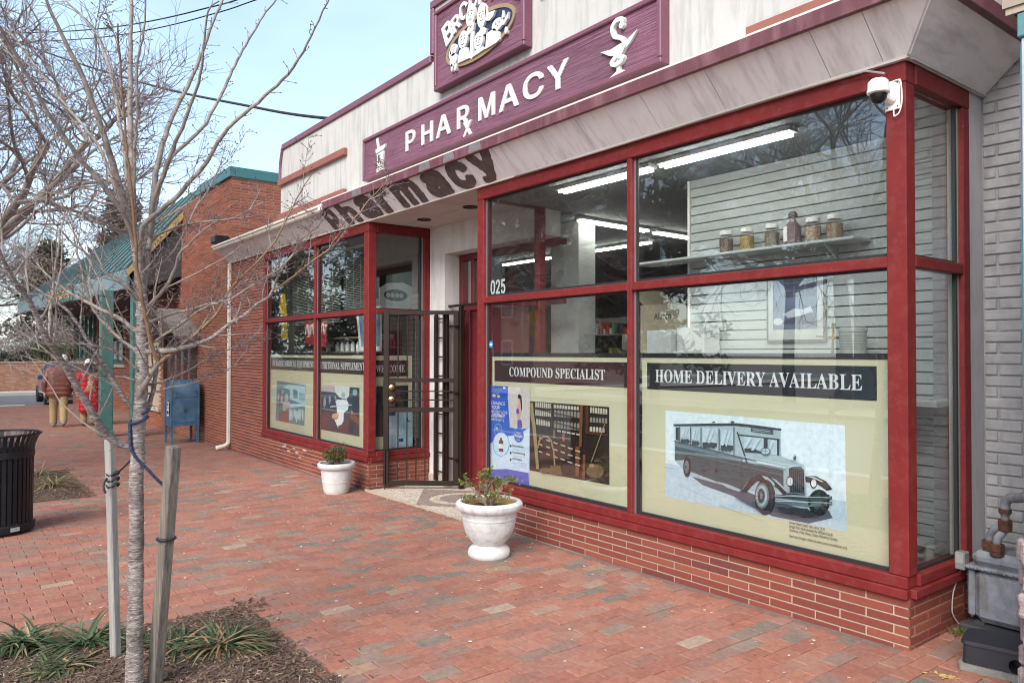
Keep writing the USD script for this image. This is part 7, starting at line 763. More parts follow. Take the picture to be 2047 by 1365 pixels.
# security gate, standing open
HB, FB = np.array([-7.60, .885, 0]), np.array([-8.172, .178, 0]); gd = FB-HB; GW = np.linalg.norm(gd); gd /= GW
t = thing('security_gate', 'brown steel bar gate standing open in front of the entry', 'gate', (HB[0], HB[1], 0), math.degrees(math.atan2(gd[1], gd[0])))
def bar(name, u0, u1, z0, z1, th, par=t, mat=BRONZE, off=0.0, ch=.003): b = MB(); b.box(u0, u1, off-th/2, off+th/2, z0, z1, ch); return b.build(name, mat, par, smooth=25)
bar('stile', .0, .062, -.02, 2.09, .04); bar('stile', GW-.065, GW, -.02, 2.09, .04)
for z0, z1 in ((-.02, .035), (2.04, 2.09), (.865, .920), (1.225, 1.272)): bar('rail', .0625, GW-.0655, z0, z1, .038)
n = 7
for k in range(1, n):
    u = .075+(GW-.14)*k/n; bar('bar', u-.007, u+.007, .0455, .8595, .014, ch=.002); bar('bar', u-.007, u+.007, 1.2755, 2.0295, .014, ch=.002)
for z in (1.01, 1.115): bar('cross_bar', .0625, GW-.14, z-.007, z+.007, .014, ch=.002)
bar('lock_plate', GW-.14, GW-.0655, .9255, 1.2195, .030)
for z in (1.16, 1.02):
    b = MB(); m = [(0, .0), (.030, .0), (.030, .012), (.016, .016), (.016, .03), (.027, .038), (.027, .055), (.015, .062), (0, .062)]
    b.lathe(m, 20); v = b.v[0]; b.v[0] = np.c_[v[:, 0]+GW-.098, v[:, 2]+.016, v[:, 1]+z]; b.f[0] = b.f[0][:, ::-1]; b.build('knob', BRASS, t, smooth=35)
bar('strike', GW+.001, GW+.006, .95, 1.25, .02, mat=BRASS); bar('slide_bolt', GW-.03, GW-.018, -.10, .42, .012, off=.035, ch=.002); bar('bolt_handle', GW-.07, GW-.0, .415, .427, .012, off=.036, ch=.002)
for z in (.06, 1.05, 2.0): b = MB(); b.tube([(-.012, 0, z-.05), (-.012, 0, z+.05)], .011, 10); b.build('hinge', BRONZE, t)
t = thing('gate_jamb', 'brown steel gate post with a narrow ladder grille against the white pier', 'gate post')
b = MB(); b.box(-7.588, -7.54, .875, .925, -.06, 2.14, .003); b.box(-7.90, -5.95, .90, .93, 2.141, 2.17, .003); b.build('post', BRONZE, t, smooth=25)
for x in (-7.985, -7.80, -7.735): b = MB(); b.box(x-.018, x+.018, .79, .825, 0.0, 2.06, .003); b.build('upright', BRONZE, t, smooth=25)
for k in range(9):
    z = .12+k*.235; b = MB(); b.box(-7.782, -7.753, .80, .815, z-.008, z+.008); b.box(-7.967, -7.818, .80, .815, z-.008, z+.008); b.build('rung', BRONZE, t)
for z in (.3, 1.1, 1.9): b = MB(); b.box(-7.735, -7.56, .826, .86, z-.01, z+.01); b.build('bracket', BRONZE, t)
# ---- planters
def leaves(b, cen, n, rad, size, rng, flat=0.6, tones=(0, 1)):
    cen = np.asarray(cen, float)
    for _ in range(n):
        d = rng.normal(size=3); d /= np.linalg.norm(d)+1e-9; p = cen+d*np.asarray(rad)*rng.uniform(.35, 1)**.5
        a, e = rng.uniform(0, 6.28), rng.uniform(-.3, 1.1); L_ = size*rng.uniform(.6, 1.3); u = np.array([math.cos(a)*math.cos(e), math.sin(a)*math.cos(e), math.sin(e)])
        w = np.cross(u, rng.normal(size=3)); w /= np.linalg.norm(w)+1e-9; nn = np.cross(u, w); t_ = rng.uniform(*tones)
        b.add([p, p+u*L_*.45+w*L_*.24+nn*L_*.06, p+u*L_, p+u*L_*.45-w*L_*.24+nn*L_*.06], [(0, 1, 2, 3)], (t_, t_, t_))
def leaf_mat(name, ramp, trans=.3):
    m = usdkit.material(stage, L+name, {'a': ('attribute', {'attribute': 'tone'}), 's': ('separate_color', {}), 'r': ('rgb_ramp', {'ramp': ramp}), 'p': ('principled_bsdf', {'roughness': .5, 'specular_ior_level': .35}), 't': ('translucent_bsdf', {}), 'm': ('mix_closure', {'fac': trans})},
        [('a.color', 's.color'), ('s.r', 'r.fac'), ('r.color', 'p.base_color'), ('r.color', 't.color'), ('p.BSDF', 'm.closure1'), ('t.BSDF', 'm.closure2')], surface='m.closure'); return m
BOXL = leaf_mat('small_shrub_leaf', [(0, (.035, .055, .018)), (.5, (.085, .105, .030)), (.8, (.14, .13, .04)), (1, (.17, .075, .04))])
AZAL = leaf_mat('azalea_leaf', [(0, (.05, .075, .022)), (.45, (.13, .16, .040)), (.75, (.28, .26, .07)), (1, (.30, .17, .06))])
STEM = pm('woody_stem', (.22, .165, .125), .85, .25, 30); SOIL = pm('dark_soil', (.045, .030, .022), .98, .4, 60, 1.0, 150)
POTW = pm('chalky_white_plastic', (.53, .515, .50), .55, .05, 6, dirt=(.26, .22, .18), dirt_scale=6, dirt_amt=.6)
def soil(par, r, z, mat=SOIL):
    b = MB(); rr = np.random.default_rng(2); n = 28; v = [(0, 0, z+.015)]; f = []
    for i in range(1, 7):
        for j in range(n): q = r*i/6; v.append((q*math.cos(j*6.2832/n), q*math.sin(j*6.2832/n), z+rr.uniform(-.012, .016)*(i < 6)))
    f = [(0, 1+j, 1+(j+1) % n) for j in range(n)]; g = [(1+(i-1)*n+j, 1+i*n+j, 1+i*n+(j+1) % n, 1+(i-1)*n+(j+1) % n) for i in range(1, 6) for j in range(n)]
    b.add(v, f); b.add(v, g); b.build('soil', mat, par)
px_, py_ = -8.30, -.37
t = thing('plastic_pot', 'white ribbed plastic pot against the brick base left of the gate', 'planter', (px_, py_, gz(px_)))
b = MB(); b.lathe([(0, .0), (.135, .0), (.142, .012), (.150, .035), (.149, .045), (.152, .048), (.164, .135), (.168, .137), (.168, .145), (.166, .150), (.168, .153), (.169, .16), (.182, .285), (.200, .290), (.216, .305), (.222, .330), (.218, .350), (.206, .362), (.190, .358), (.186, .33), (.180, .30)], 48); b.build('pot', POTW, t, smooth=35); soil(t, .186, .325)
t = thing('potted_shrub', 'low leafy green shrub growing in the white ribbed pot', 'shrub', (px_, py_, gz(px_)+.33)); rng = np.random.default_rng(4)
b = MB()
for k in range(16): a = rng.uniform(0, 6.28); r = rng.uniform(.05, .15); b.tube(spline([(.02*math.cos(a), .02*math.sin(a), 0), (r*.6*math.cos(a), r*.6*math.sin(a), .08), (r*math.cos(a), r*math.sin(a), rng.uniform(.12, .22))], 5), np.linspace(.005, .002, 5), 4)
b.build('stems', STEM, t)
b = MB(); leaves(b, (-.05, 0, .11), 900, (.14, .15, .10), .026, rng); leaves(b, (.04, .0, .13), 500, (.10, .12, .09), .026, rng); leaves(b, (.02, .02, .22), 60, (.10, .10, .06), .022, rng); b.build('foliage', BOXL, t)
ux, uy = -4.87, -.62
t = thing('stone_urn', 'large white stone urn with a rolled rim in front of the window', 'planter', (ux, uy, gz(ux)))
URN = pm('chalk_white_stone', (.56, .555, .54), .75, .05, 7, .15, 60, dirt=(.19, .16, .13), dirt_scale=17, dirt_amt=.5, chips=((.16, .11, .08), 24.0, .73))
b = MB(); b.lathe([(0, .0), (.155, .0), (.166, .012), (.170, .035), (.163, .062), (.140, .082), (.122, .092), (.118, .102), (.135, .115), (.165, .15), (.19, .195), (.205, .245), (.212, .285), (.213, .30), (.217, .304), (.218, .316), (.216, .32), (.220, .343), (.224, .346), (.225, .358), (.238, .366), (.258, .380), (.268, .400), (.266, .422), (.252, .438), (.232, .443), (.222, .436), (.216, .415), (.205, .36)], 64); b.build('urn', URN, t, smooth=35)
b = MB(); b.lathe([(.2221, .435), (.2155, .414), (.2045, .372), (.19, .365)], 48); b.build('stained_lining', pm('rust_stained_rim', (.34, .20, .06), .9, .2, 8), t); soil(t, .212, .378)
t = thing('potted_azalea', 'sparse yellow green azalea with bare stems in the white stone urn', 'shrub', (ux, uy, gz(ux)+.38)); rng = np.random.default_rng(9)
b = MB(); lf = MB()
def azalea(p, d, ln, r, lev):
    pts = [p]; d = d/np.linalg.norm(d)
    for k in range(4): d = d+rng.normal(0, .16, 3)+[0, 0, .05]; d /= np.linalg.norm(d); p = p+d*ln/4; pts.append(p)
    b.tube(pts, np.linspace(r, r*.55, 5), 6)
    if lev == 0 or ln < .06: leaves(lf, p, int(rng.integers(9, 17)), (.028, .028, .025), .034, rng, tones=(rng.uniform(0, .5), rng.uniform(.5, 1))); return
    for k in range(3 if lev > 1 else 2):
        q = pts[int(rng.integers(2, 5))]; azalea(q, d+rng.normal(0, .55, 3), ln*rng.uniform(.55, .8), r*.62, lev-1)
for d in ((-.6, -.35, .9), (-.35, .2, 1), (.5, .3, .8), (.75, .1, .75), (.15, -.2, 1), (-.9, -.5, .6), (.35, -.5, .7)): azalea(np.array([0, 0, .0]), np.array(d), .155, .010, 2)
b.build('stems', STEM, t); lf.build('foliage', AZAL, t)
# ---- nook: gas meter, bait box, weed
t = thing('gas_meter', 'grey cast gas meter with rusty unions in the brick nook', 'gas meter')
GM = pm('aged_grey_meter_paint', (.22, .235, .265), .65, .25, 9, .4, 40, dirt=(.10, .075, .06), dirt_scale=8, dirt_amt=.85, dstretch=(2, 2, .7), chips=((.12, .05, .025), 30.0, .72)); RUST = pm('rusty_iron', (.095, .040, .024), .85, .4, 30, .6, 90)
b = MB(); m = chbox(-1.80, -1.50, .54, .80, .07, .365, .035); b.tm(m); b.build('body', GM, t, smooth=30)
b = MB(); m = chbox(-1.835, -1.47, .52, .82, .366, .386, .006); b.tm(m); b.build('flange', GM, t, smooth=30)
b = MB(); b.tm(chbox(-1.81, -1.49, .535, .80, .387, .47, .03)); b.build('top_casing', GM, t, smooth=30)
b = MB(); b.tm(chbox(-1.838, -1.802, .56, .78, .09, .36, .012)); b.build('side_panel', GM, t, smooth=30)
for k in range(9):
    b = MB(); b.obox((-1.81+k*.036, .515, .376), (.012, .014, .014), None, .003); b.build('bolt', GM, t)
for k in range(5): b = MB(); b.obox((-1.842, .575, .12+k*.05), (.010, .012, .012), None, .002); b.build('bolt', RUBBER, t)
b = MB(); b.box(-1.892, -1.838, .53, .60, .345, .445, .006); b.build('index_box', pm('clear_grey_plastic', (.22, .22, .215), .15, .1, 8), t); b = MB(); b.box(-1.885, -1.845, .5285, .5295, .385, .435); b.build('dial_face', pm('dial_grey', (.30, .30, .29), .4), t)
for x, y in ((-1.735, .60), (-1.68, .55)):
    b = MB(); b.lathe([(.030, .46), (.036, .465), (.036, .485), (.030, .488)], 8, (x, y, 0)); b.lathe([(.040, .489), (.040, .525), (.03, .53)], 8, (x, y, 0)); b.build('union_nut', RUST, t)
b = MB(); b.tube(spline([(-1.68, .55, .52), (-1.675, .55, .56), (-1.655, .56, .59), (-1.645, .57, .62), (-1.645, .57, .70)], 16), .021, 10); b.tube(spline([(-1.735, .60, .52), (-1.73, .605, .56), (-1.70, .60, .60), (-1.65, .58, .61)], 12), .021, 10); b.build('pipe', GM, t, smooth=True)
b = MB(); b.lathe([(.033, .60), (.036, .605), (.036, .66), (.03, .665)], 8, (-1.645, .57, 0)); b.lathe([(.03, .70), (.034, .705), (.034, .72), (.03, .725)], 8, (-1.645, .57, 0)); b.build('union_nut', RUST, t)
b = MB(); b.tube(spline([(-1.645, .57, .69), (-1.645, .57, .75), (-1.62, .56, .785), (-1.57, .52, .80), (-1.40, .40, .86)], 22), .026, 12); b.build('pipe', GM, t, smooth=True)
b = MB(); b.tube(spline([(-1.875, .62, .36), (-1.885, .56, .29), (-1.885, .49, .20), (-1.885, .48, .12), (-1.875, .52, .05), (-1.84, .56, .01)], 30), .004, 6); b.build('wire', pm('grey_wire', (.30, .30, .30), .5), t, smooth=True)
b = MB(); b.box(-1.86, -1.45, .50, .84, -.01, .055, .01); b.box(-1.80, -1.75, .56, .62, .055, .07); b.build('support_block', DARK, t)
t = thing('bait_station', 'black plastic rodent bait box on a grey slab in front of the gas meter', 'bait box', (-1.50, .10, 0), 12)
b = MB(); P = Polygon([(-.15, -.105), (.17, -.105), (.17, .13), (-.15, .13)]).buffer(.02); b.poly(P, .035, frame((0, 0, .004), (1, 0, 0), (0, 1, 0))); b.build('slab', pm('rough_grey_slab', (.20, .19, .17), .95, .2, 20, .5, 90), t)
BK = pm('black_moulded_plastic', (.016, .017, .024), .42, .15, 10, .1, 200)
P = Polygon([(-.135, -.09), (.15, -.09), (.15, .09), (.07, .12), (-.06, .12), (-.135, .08)]).buffer(.02)
from manifold3d import Manifold, CrossSection
from shapely.geometry.polygon import orient
def man(poly, h, scale=(1, 1)): c = CrossSection([list(map(list, orient(poly).exterior.coords[:-1]))]); return Manifold.extrude(c, h, scale_top=scale)
body = man(P, .095, (.97, .96)); body = body-Manifold.cylinder(.2, .034, .034, 24).rotate((90, 0, 0)).translate((.075, .0, .035))
mm = body.to_mesh(); b = MB(); b.add(mm.vert_properties[:, :3]+[0, 0, .0395], mm.tri_verts); b.build('box', BK, t, smooth=30)
mm = (man(P.buffer(.006), .018, (.985, .98))).to_mesh(); b = MB(); b.add(mm.vert_properties[:, :3]+[0, 0, .1350], mm.tri_verts); b.build('lid', BK, t, smooth=30)
t = thing('weed', 'tiny green weed sprouting between pavers by the gas meter', 'weed', (-1.84, .44, 0)); b = MB(); leaves(b, (0, 0, .015), 26, (.035, .035, .012), .035, np.random.default_rng(6), tones=(.2, .6)); b.build('leaves', AZAL, t)
t = thing('paint_mark', 'yellow spray paint mark on the pavers by the slab', 'paint mark'); b = MB(); rr = np.random.default_rng(12)
for _ in range(90):
    x, y = -1.65+rr.normal(0, .030), -.20+rr.normal(0, .020); s = abs(rr.normal(.004, .003))+.0015; b.add([(x+s*math.cos(a), y+s*.8*math.sin(a), gz(x)+.0042) for a in (0, 1.26, 2.51, 3.77, 5.03)], [(0, 1, 2), (0, 2, 3), (0, 3, 4)])
b.build('spray', pm('yellow_spray', (.50, .36, .10), .8, .2, 30), t, kind='stuff')
# ---- neighbouring shop on the right
t = thing('neighbour_building', 'neighbouring shop corner with peeling turquoise and white trim over a pink stone base', 'building')
TURQ = pm('peeling_turquoise', (.075, .20, .205), .6, .15, 6); PEEL = pm('peeling_white_paint', (.46, .435, .475), .7, .06, 5, .2, 40, dirt=(.15, .36, .35), dirt_scale=3.2, dirt_amt=.85, dstretch=(2, 2, .7))
b = MB(); b.box(-1.238, -.9, -.37, .97, .78, 2.96, .004); b.build('pillar', PEEL, t); b = MB(); b.box(-1.248, -.88, -.355, .968, .80, 2.95, .002); b.build('turquoise_casing', TURQ, t)
b = MB(); b.box(-1.250, -.88, -.385, .97, 2.961, 3.069, .006); b.build('turquoise_head', TURQ, t)
b = MB(); b.box(-.88, 1.2, -.30, .97, .0, 5.0); b.build('wall', GREYTRIM, t)
PINK = pm('rough_pink_stone', (.27, .215, .215), .9, .28, 22, 1.0, 70, dirt=(.15, .11, .11), dirt_scale=6, dirt_amt=.5); r = random.Random(4); z = -.02; k = 0
b = MB(); b.box(-1.245, -.86, -.36, .96, -.05, .775); b.build('base_core', pm('stone_mortar', (.20, .17, .16), .95, .2, 20), t)
while z < .77:
    h = min(r.uniform(.085, .15), .775-z); x = -1.272+r.uniform(-.012, .012)
    while x < -.86:
        w = r.uniform(.22, .36); m = chbox(x+.03, min(x+w, -.85), -.425+r.uniform(-.015, .01), -.36, z+.003, z+h-.004, .012).subdivide().subdivide().subdivide(); v = np.asarray(m.vertices); v += ((meshkit.fbm(v*14, 4, k)-.5)*.05)[:, None]*np.array([.5, 1.0, .25]); b = MB(); b.add(v, m.faces); b.build('stone', PINK, t, smooth=40); x += w+.004; k += 1
    m = chbox(-1.272+r.uniform(-.010, .010), -1.235, -.358, .30, z+.004, z+h-.004, .012); b = MB(); b.tm(m); b.build('stone', PINK, t); z += h
b = MB(); b.box(-1.30, .6, -.40, .97, 3.10, 3.14); b.build('eave_board', pm('tan_eave', (.30, .245, .19), .6, .1, 4), t); b = MB(); b.box(-1.29, -1.265, -.39, .965, 3.07, 3.0995); b.box(-1.264, .5, -.39, -.371, 3.07, 3.0995); b.build('eave_trim', pm('tan_eave_trim', (.33, .28, .22), .6, .1, 4), t)
# ---- mailbox
t = thing('mailbox', 'faded blue steel mailbox with a rounded top against the brick wall', 'mailbox', (-15.35, -.37, gz(-15.3)))
MBX = pm('faded_postal_blue', (.048, .115, .20), .5, .3, 5, dirt=(.14, .24, .28), dirt_scale=4, dirt_amt=.65)
pr = [(-.255, .33)]+[(-.255, .95)]+[(.255*math.cos(a), .97+.245*math.sin(a)) for a in np.linspace(math.pi, 0, 17)]+[(.255, .95), (.255, .33)]
b = MB(); P = Polygon(pr); b.poly(P.buffer(-.006), .48, frame((0, .24, 0), (1, 0, 0), (0, 0, 1))); b.build('body', MBX, t, smooth=30)
for y in (-.255, .241): b = MB(); b.poly(P.difference(P.buffer(-.03)), .014, frame((0, y+.014, 0), (1, 0, 0), (0, 0, 1))); b.build('rim', MBX, t, smooth=30)
for sx in (-1, 1):
    for sy in (-1, 1): b = MB(); b.box(sx*.235-.02, sx*.235+.02, sy*.23-.02, sy*.23+.02, 0, .33); b.box(sx*.235-.035, sx*.235+.035, sy*.23-.035, sy*.23+.035, 0, .012); b.build('leg', MBX, t)
b = MB(); b.box(.2495, .262, -.205, .205, .88, 1.0, .004); b.build('chute_door', MBX, t, smooth=25); b = MB(); b.box(.2495, .256, -.205, .205, .40, .84, .003); b.build('collection_door', MBX, t, smooth=25); b = MB(); b.box(.262, .275, -.10, .10, .93, .945, .003); b.build('handle', MBX, t)
b = MB(); b.obox((.2575, 0, .62), (.006, .05, .08), None, .003); b.build('lock', pm('dark_lock', (.03, .05, .08), .5), t)
b = MB(); b.box(-.06, .09, -.2565, -.255, .52, .78); c_ = b.build('notice_sticker', WHITE, t); b = MB(); b.poly(sbox(-.045, .655, .075, .765).difference(Polygon([(-.03, .70), (.06, .74), (.06, .68), (-.01, .67)])), .0008, frame((0, -.2567, 0), (1, 0, 0), (0, 0, 1))); b.build('emblem', INK, c_)
b = MB(); b.box(-.045, .075, -.2575, -.2567, .55, .62); b.build('sticker_text', INK, c_)
# ---- brick post office block
t = thing('brick_shop_block', 'red brick block with a teal metal coping, wall case and green trimmed windows', 'building')
TEAL = pm('teal_metal', (.035, .125, .13), .4, .1, 4); GREENP = pm('green_post_paint', (.055, .155, .135), .55, .15, 5, dirt=(.12, .20, .16), dirt_scale=4, dirt_amt=.5); STONE = pm('sill_stone', (.42, .39, .32), .8, .1, 6)
BW = PBRICK
brick_wall(t, (-20.9, .006, 0), (1, 0, 0), (0, -1, 0), 7.31, -.30, 4.70, mats=(BW, MORTAR), seed=11, single=False, holes=((.30, 2.05, .30, 2.6),))
b = MB(); 
brick_wall(t, (-13.594, .0, 0), (0, 1, 0), (1, 0, 0), 1.0, 3.2, 4.70, mats=(BW, MORTAR), seed=12, single=False)
b = MB(); b.box(-20.9, -13.62, .14, 1.0, -.3, 4.69); b.build('block_core', DARK, t)
b = MB(); b.box(-15.66, -13.55, -.045, .06, 4.70, 4.88, .006); b.box(-13.62, -13.545, .061, 1.05, 4.70, 4.88, .006); b.build('coping', TEAL, t, smooth=25)
# window with white sill at the left end
b = MB()
for q in ((-20.60, -20.52, .3, 2.6), (-18.93, -18.85, .3, 2.6), (-19.76, -19.70, .38, 2.52)): b.box(q[0], q[1], .03, .09, q[2], q[3], .003)
for z in (.30, 1.35, 2.52): b.box(-20.519, -18.931, .031, .088, z, z+.075, .003)
wf = b.build('window_frame', GREENP, t, smooth=25); b = MB(); b.box(-20.51, -18.94, .055, .06, .376, 2.52); b.build('pane', GLASS, wf); b = MB(); b.box(-20.7, -18.75, -.06, .03, .20, .298, .005); b.build('sill', STONE, t)
# wall case with a small gabled roof
w_ = thing('notice_case', 'gabled wooden notice case with flag coloured panels on the brick wall', 'notice case'); WD = pm('dark_oak', (.075, .045, .030), .6, .25, 8, stretch=(1, 1, .15)); 
b = MB(); b.box(-18.0, -15.72, -.12, -.002, .95, 1.0, .003); b.box(-18.0, -15.72, -.12, -.002, 1.92, 1.97, .003)
for x in (-18.0, -17.38, -16.86, -16.30, -15.80): b.box(x, x+.08, -.13, -.002, 1.001, 1.919, .003)
b.build('frame', WD, w_); 
for k, x in enumerate((-17.92, -17.30, -16.78, -16.22)):
    b = MB(); b.box(x+.001, x+.42, -.05, -.01, 1.3, 1.919); b.build('blue_white_panel', pm('blue_grey_panel', (.14, .16, .22), .4, .5, 6, stretch=(8, 1, 1)), w_); b = MB(); b.box(x+.001, x+.42, -.051, -.009, 1.001, 1.299); b.build('red_panel', pm('red_white_panel', (.30, .07, .08), .4, .6, 6, stretch=(8, 1, 1)), w_)
GR = pm('weathered_grey_shingle', (.19, .17, .15), .8, .2, 8)
for a, c in (((-18.35, 1.88), (-17.0, 2.48)), ((-17.0, 2.48), (-15.45, 1.88))):
    P = LineString([a, c]).buffer(.03, cap_style=2); b = MB(); b.poly(P, .46, frame((0, -.002, 0), (1, 0, 0), (0, 0, 1))); b.build('roof_slope', GR, w_)
b = MB(); b.poly(Polygon([(-18.1, 1.97), (-15.7, 1.97), (-17.0, 2.42)]), .06, frame((0, -.30, 0), (1, 0, 0), (0, 0, 1))); b.build('gable', WD, w_)
# downspout
t = thing('downspout', 'thin cream downspout with a kicked-out foot on the brick wall', 'downspout'); x = -13.56
b = MB(); b.box(x-.03, x+.03, -.06, -.003, -.03, 3.15, .008); b.build('pipe', TRIM, t, smooth=25); b = MB(); b.tube(spline([(x, -.03, .02), (x, -.05, -.03), (x-.01, -.16, -.075), (x-.02, -.24, -.09)], 10), [.034]*6+[.04]*4, 10); b.build('foot', TRIM, t, smooth=True)
t = thing('floodlight', 'black floodlight on the brick pier above the cream gutter', 'light'); b = MB(); b.box(-13.80, -13.50, -.30, -.05, 3.50, 3.63, .02); b.build('housing', BLACKM, t, smooth=30); b = MB(); b.box(-13.69, -13.62, -.05, 0, 3.54, 3.60); b.build('bracket', BLACKM, t)
# wing with green posts and the sloping green roof
al = math.radians(10); wo = np.array([-26.0, .46, 0]); wd = np.array([-math.cos(al), -math.sin(al), 0]); wn = np.array([-math.sin(al), math.cos(al), 0]); wn = -np.array([wd[1], -wd[0], 0])
if wn[1] > 0: wn = -wn
t = thing('porch_building', 'brick wing behind green posts with tall green windows and a sloping green roof', 'building')
WB = lambda u, w, z: wo+wd*u+wn*w+np.array([0, 0, z])
brick_wall(t, WB(-5.2, 0, 0), wd, wn, 9.64, -.30, 3.6, mats=(BW, MORTAR), seed=21, single=False, bl=.305, back=0, holes=((4.95, 6.38, 1.21, 3.43), (7.39, 9.46, 1.28, 4.0), (.6, 3.4, .5, 3.0)))
def wbox(name, u0, u1, w0, w1, z0, z1, mat, par=t, b=None):
    b = MB(); P = [WB(u, w, z) for u in (u0, u1) for w in (w0, w1) for z in (z0, z1)]; b.add(P, [(0, 1, 3, 2), (4, 6, 7, 5), (0, 4, 5, 1), (2, 3, 7, 6), (0, 2, 6, 4), (1, 5, 7, 3)]); return b.build(name, mat, par)
wbox('wall_core', -5.2, 4.44, -.4, -.002, -.3, 1.2, MORTAR); wbox('wall_core', -5.2, 4.44, -.4, -.2, 1.2, 3.6, DARK); wbox('end_wall', 4.40, 4.44, -6, -.001, -.3, 3.6, BW)
for u0, u1, z0, z1, nm in ((-.25, 1.18, 1.21, 3.43, 2), (2.19, 4.26, 1.28, 3.6, 5), (-4.6, -1.8, .5, 3.0, 3)):
    f = wbox('window_frame', u0, u0+.07, -.1, -.02, z0, z1, GREENP)
    for k in range(1, nm+1): wbox('mullion', u0+(u1-u0)*k/nm-.035, u0+(u1-u0)*k/nm+.035, -.1, -.02, z0, z1, GREENP, f)
    wbox('head_rail', u0+.07, u1-.036, -.099, -.021, z1-.08, z1, GREENP, f); wbox('bottom_rail', u0+.07, u1-.036, -.099, -.021, z0, z0+.08, GREENP, f); wbox('pane', u0+.07, u1-.036, -.07, -.065, z0+.08, z1-.08, GLASS, f); wbox('sill', u0-.1, u1+.1, -.02, .07, z0-.10, z0-.002, STONE)
NB = pm('notice_paper', (.50, .50, .52), .6, .5, 9)
for u, z in ((.12, 1.33), (.62, 1.36)): wbox('window_notice', u, u+.42, -.06, -.055, z, z+.55, NB)
for (x, y, zt) in ((-17.60, -1.32, 2.78), (-17.25, -.80, 3.12)):
    p = thing('green_post', 'square green porch post %s' % ('nearer the pavement edge' if y < -1 else 'nearer the wall, behind the sapling trunk'), 'post', (x, y, gz(x))); b = MB(); b.box(-.12, .12, -.12, .12, 0, zt+.2-gz(x)-.1, .012); b.build('shaft', GREENP, p, smooth=25); b = MB(); b.box(-.14, .14, -.14, .14, 0, .12, .01); b.build('base_block', GREENP, p, smooth=25)
# roof
GRF = pm('green_roof_metal', (.042, .098, .088), .45, .18, 5, dirt=(.12, .18, .17), dirt_scale=3, dirt_amt=.4); FBL = pm('grey_blue_fascia', (.16, .22, .24), .6, .15, 4)
E0, E1, R0, R1 = np.array([-16.95, -1.06, 3.32]), np.array([-30.5, -1.95, 3.32]), np.array([-16.95, .56, 5.30]), np.array([-36.0, .45, 5.30]); n = 26
for k in range(n):
    a, c = k/n, (k+1)/n-.003; P = [E0+(E1-E0)*a, E0+(E1-E0)*c, R0+(R1-R0)*c, R0+(R1-R0)*a]; nn = np.array([0, -.77, .63]); b = MB(); b.add(P+[p-nn*.05 for p in P], [(0, 1, 2, 3), (7, 6, 5, 4), (0, 4, 5, 1), (1, 5, 6, 2), (2, 6, 7, 3), (3, 7, 4, 0)]); pn = b.build('roof_panel', GRF, t)
    b = MB(); b.tube([P[0]+nn*.012, P[3]+nn*.012], .018, 4); b.build('standing_seam', GRF, pn)
b = MB(); up = np.array([0, 0, 1.0]); P = [E0+[0, -.01, -.03], E1+[0, -.01, -.03], E1+[0, -.01, -.43], E0+[0, -.01, -.43]]; b.add(P+[p+[0, .06, 0] for p in P], [(0, 1, 2, 3), (7, 6, 5, 4), (0, 4, 5, 1), (1, 5, 6, 2), (2, 6, 7, 3), (3, 7, 4, 0)]); b.build('fascia_board', FBL, t)
b = MB(); P = [E0+[.04, 0, -.04], R0+[.04, 0, -.04], R0+[.04, 0, -.20], E0+[.04, 0, -.20]]; b.add(P+[p-[.05, 0, 0] for p in P], [(0, 1, 2, 3), (7, 6, 5, 4), (0, 4, 5, 1), (1, 5, 6, 2), (2, 6, 7, 3), (3, 7, 4, 0)]); b.build('rake_board', pm('yellow_rake', (.42, .30, .12), .6, .1, 5), t)
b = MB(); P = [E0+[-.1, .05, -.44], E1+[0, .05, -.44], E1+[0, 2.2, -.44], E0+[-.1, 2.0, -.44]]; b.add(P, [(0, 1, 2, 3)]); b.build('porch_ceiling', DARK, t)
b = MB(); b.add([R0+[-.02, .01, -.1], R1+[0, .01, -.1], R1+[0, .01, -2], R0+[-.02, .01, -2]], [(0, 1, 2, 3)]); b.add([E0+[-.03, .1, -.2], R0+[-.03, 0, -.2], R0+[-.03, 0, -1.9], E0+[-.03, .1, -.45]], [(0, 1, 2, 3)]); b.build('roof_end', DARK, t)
p = thing('porch_sign', 'small green sign with gold lettering on the eave of the green roof', 'sign'); s0 = E0+(E1-E0)*.36; s1 = E0+(E1-E0)*.60; b = MB(); P = [s0+[0, -.05, .02], s1+[0, -.05, .02], s1+[0, -.05, -.42], s0+[0, -.05, -.42]]; b.add(P+[q+[0, .03, 0] for q in P], [(0, 1, 2, 3), (7, 6, 5, 4), (0, 4, 5, 1), (1, 5, 6, 2), (2, 6, 7, 3), (3, 7, 4, 0)]); b.build('panel', TEAL, p)
b = MB(); r = random.Random(2); dd = (s0-s1); dl = np.linalg.norm(dd); dd /= dl
for row in (0, 1):
    u = .2
    while u < dl-.35: w = r.uniform(.08, .16); q = s1+dd*u+[0, -.056, -.05-row*.17]; b.add([q, q+dd*w*.7, q+dd*w*.7-[0, 0, .12], q-[0, 0, .12]], [(0, 1, 2, 3)]); b.add([q+[0, -.001, -.03]+dd*.02, q+[0, -.001, -.03]+dd*(w*.7), q+[0, -.001, -.06]+dd*(w*.7), q+[0, -.001, -.06]+dd*.02], [(0, 1, 2, 3)]); u += w
b.build('gold_strokes', pm('gold_strokes', (.50, .34, .10), .5, .1), p)
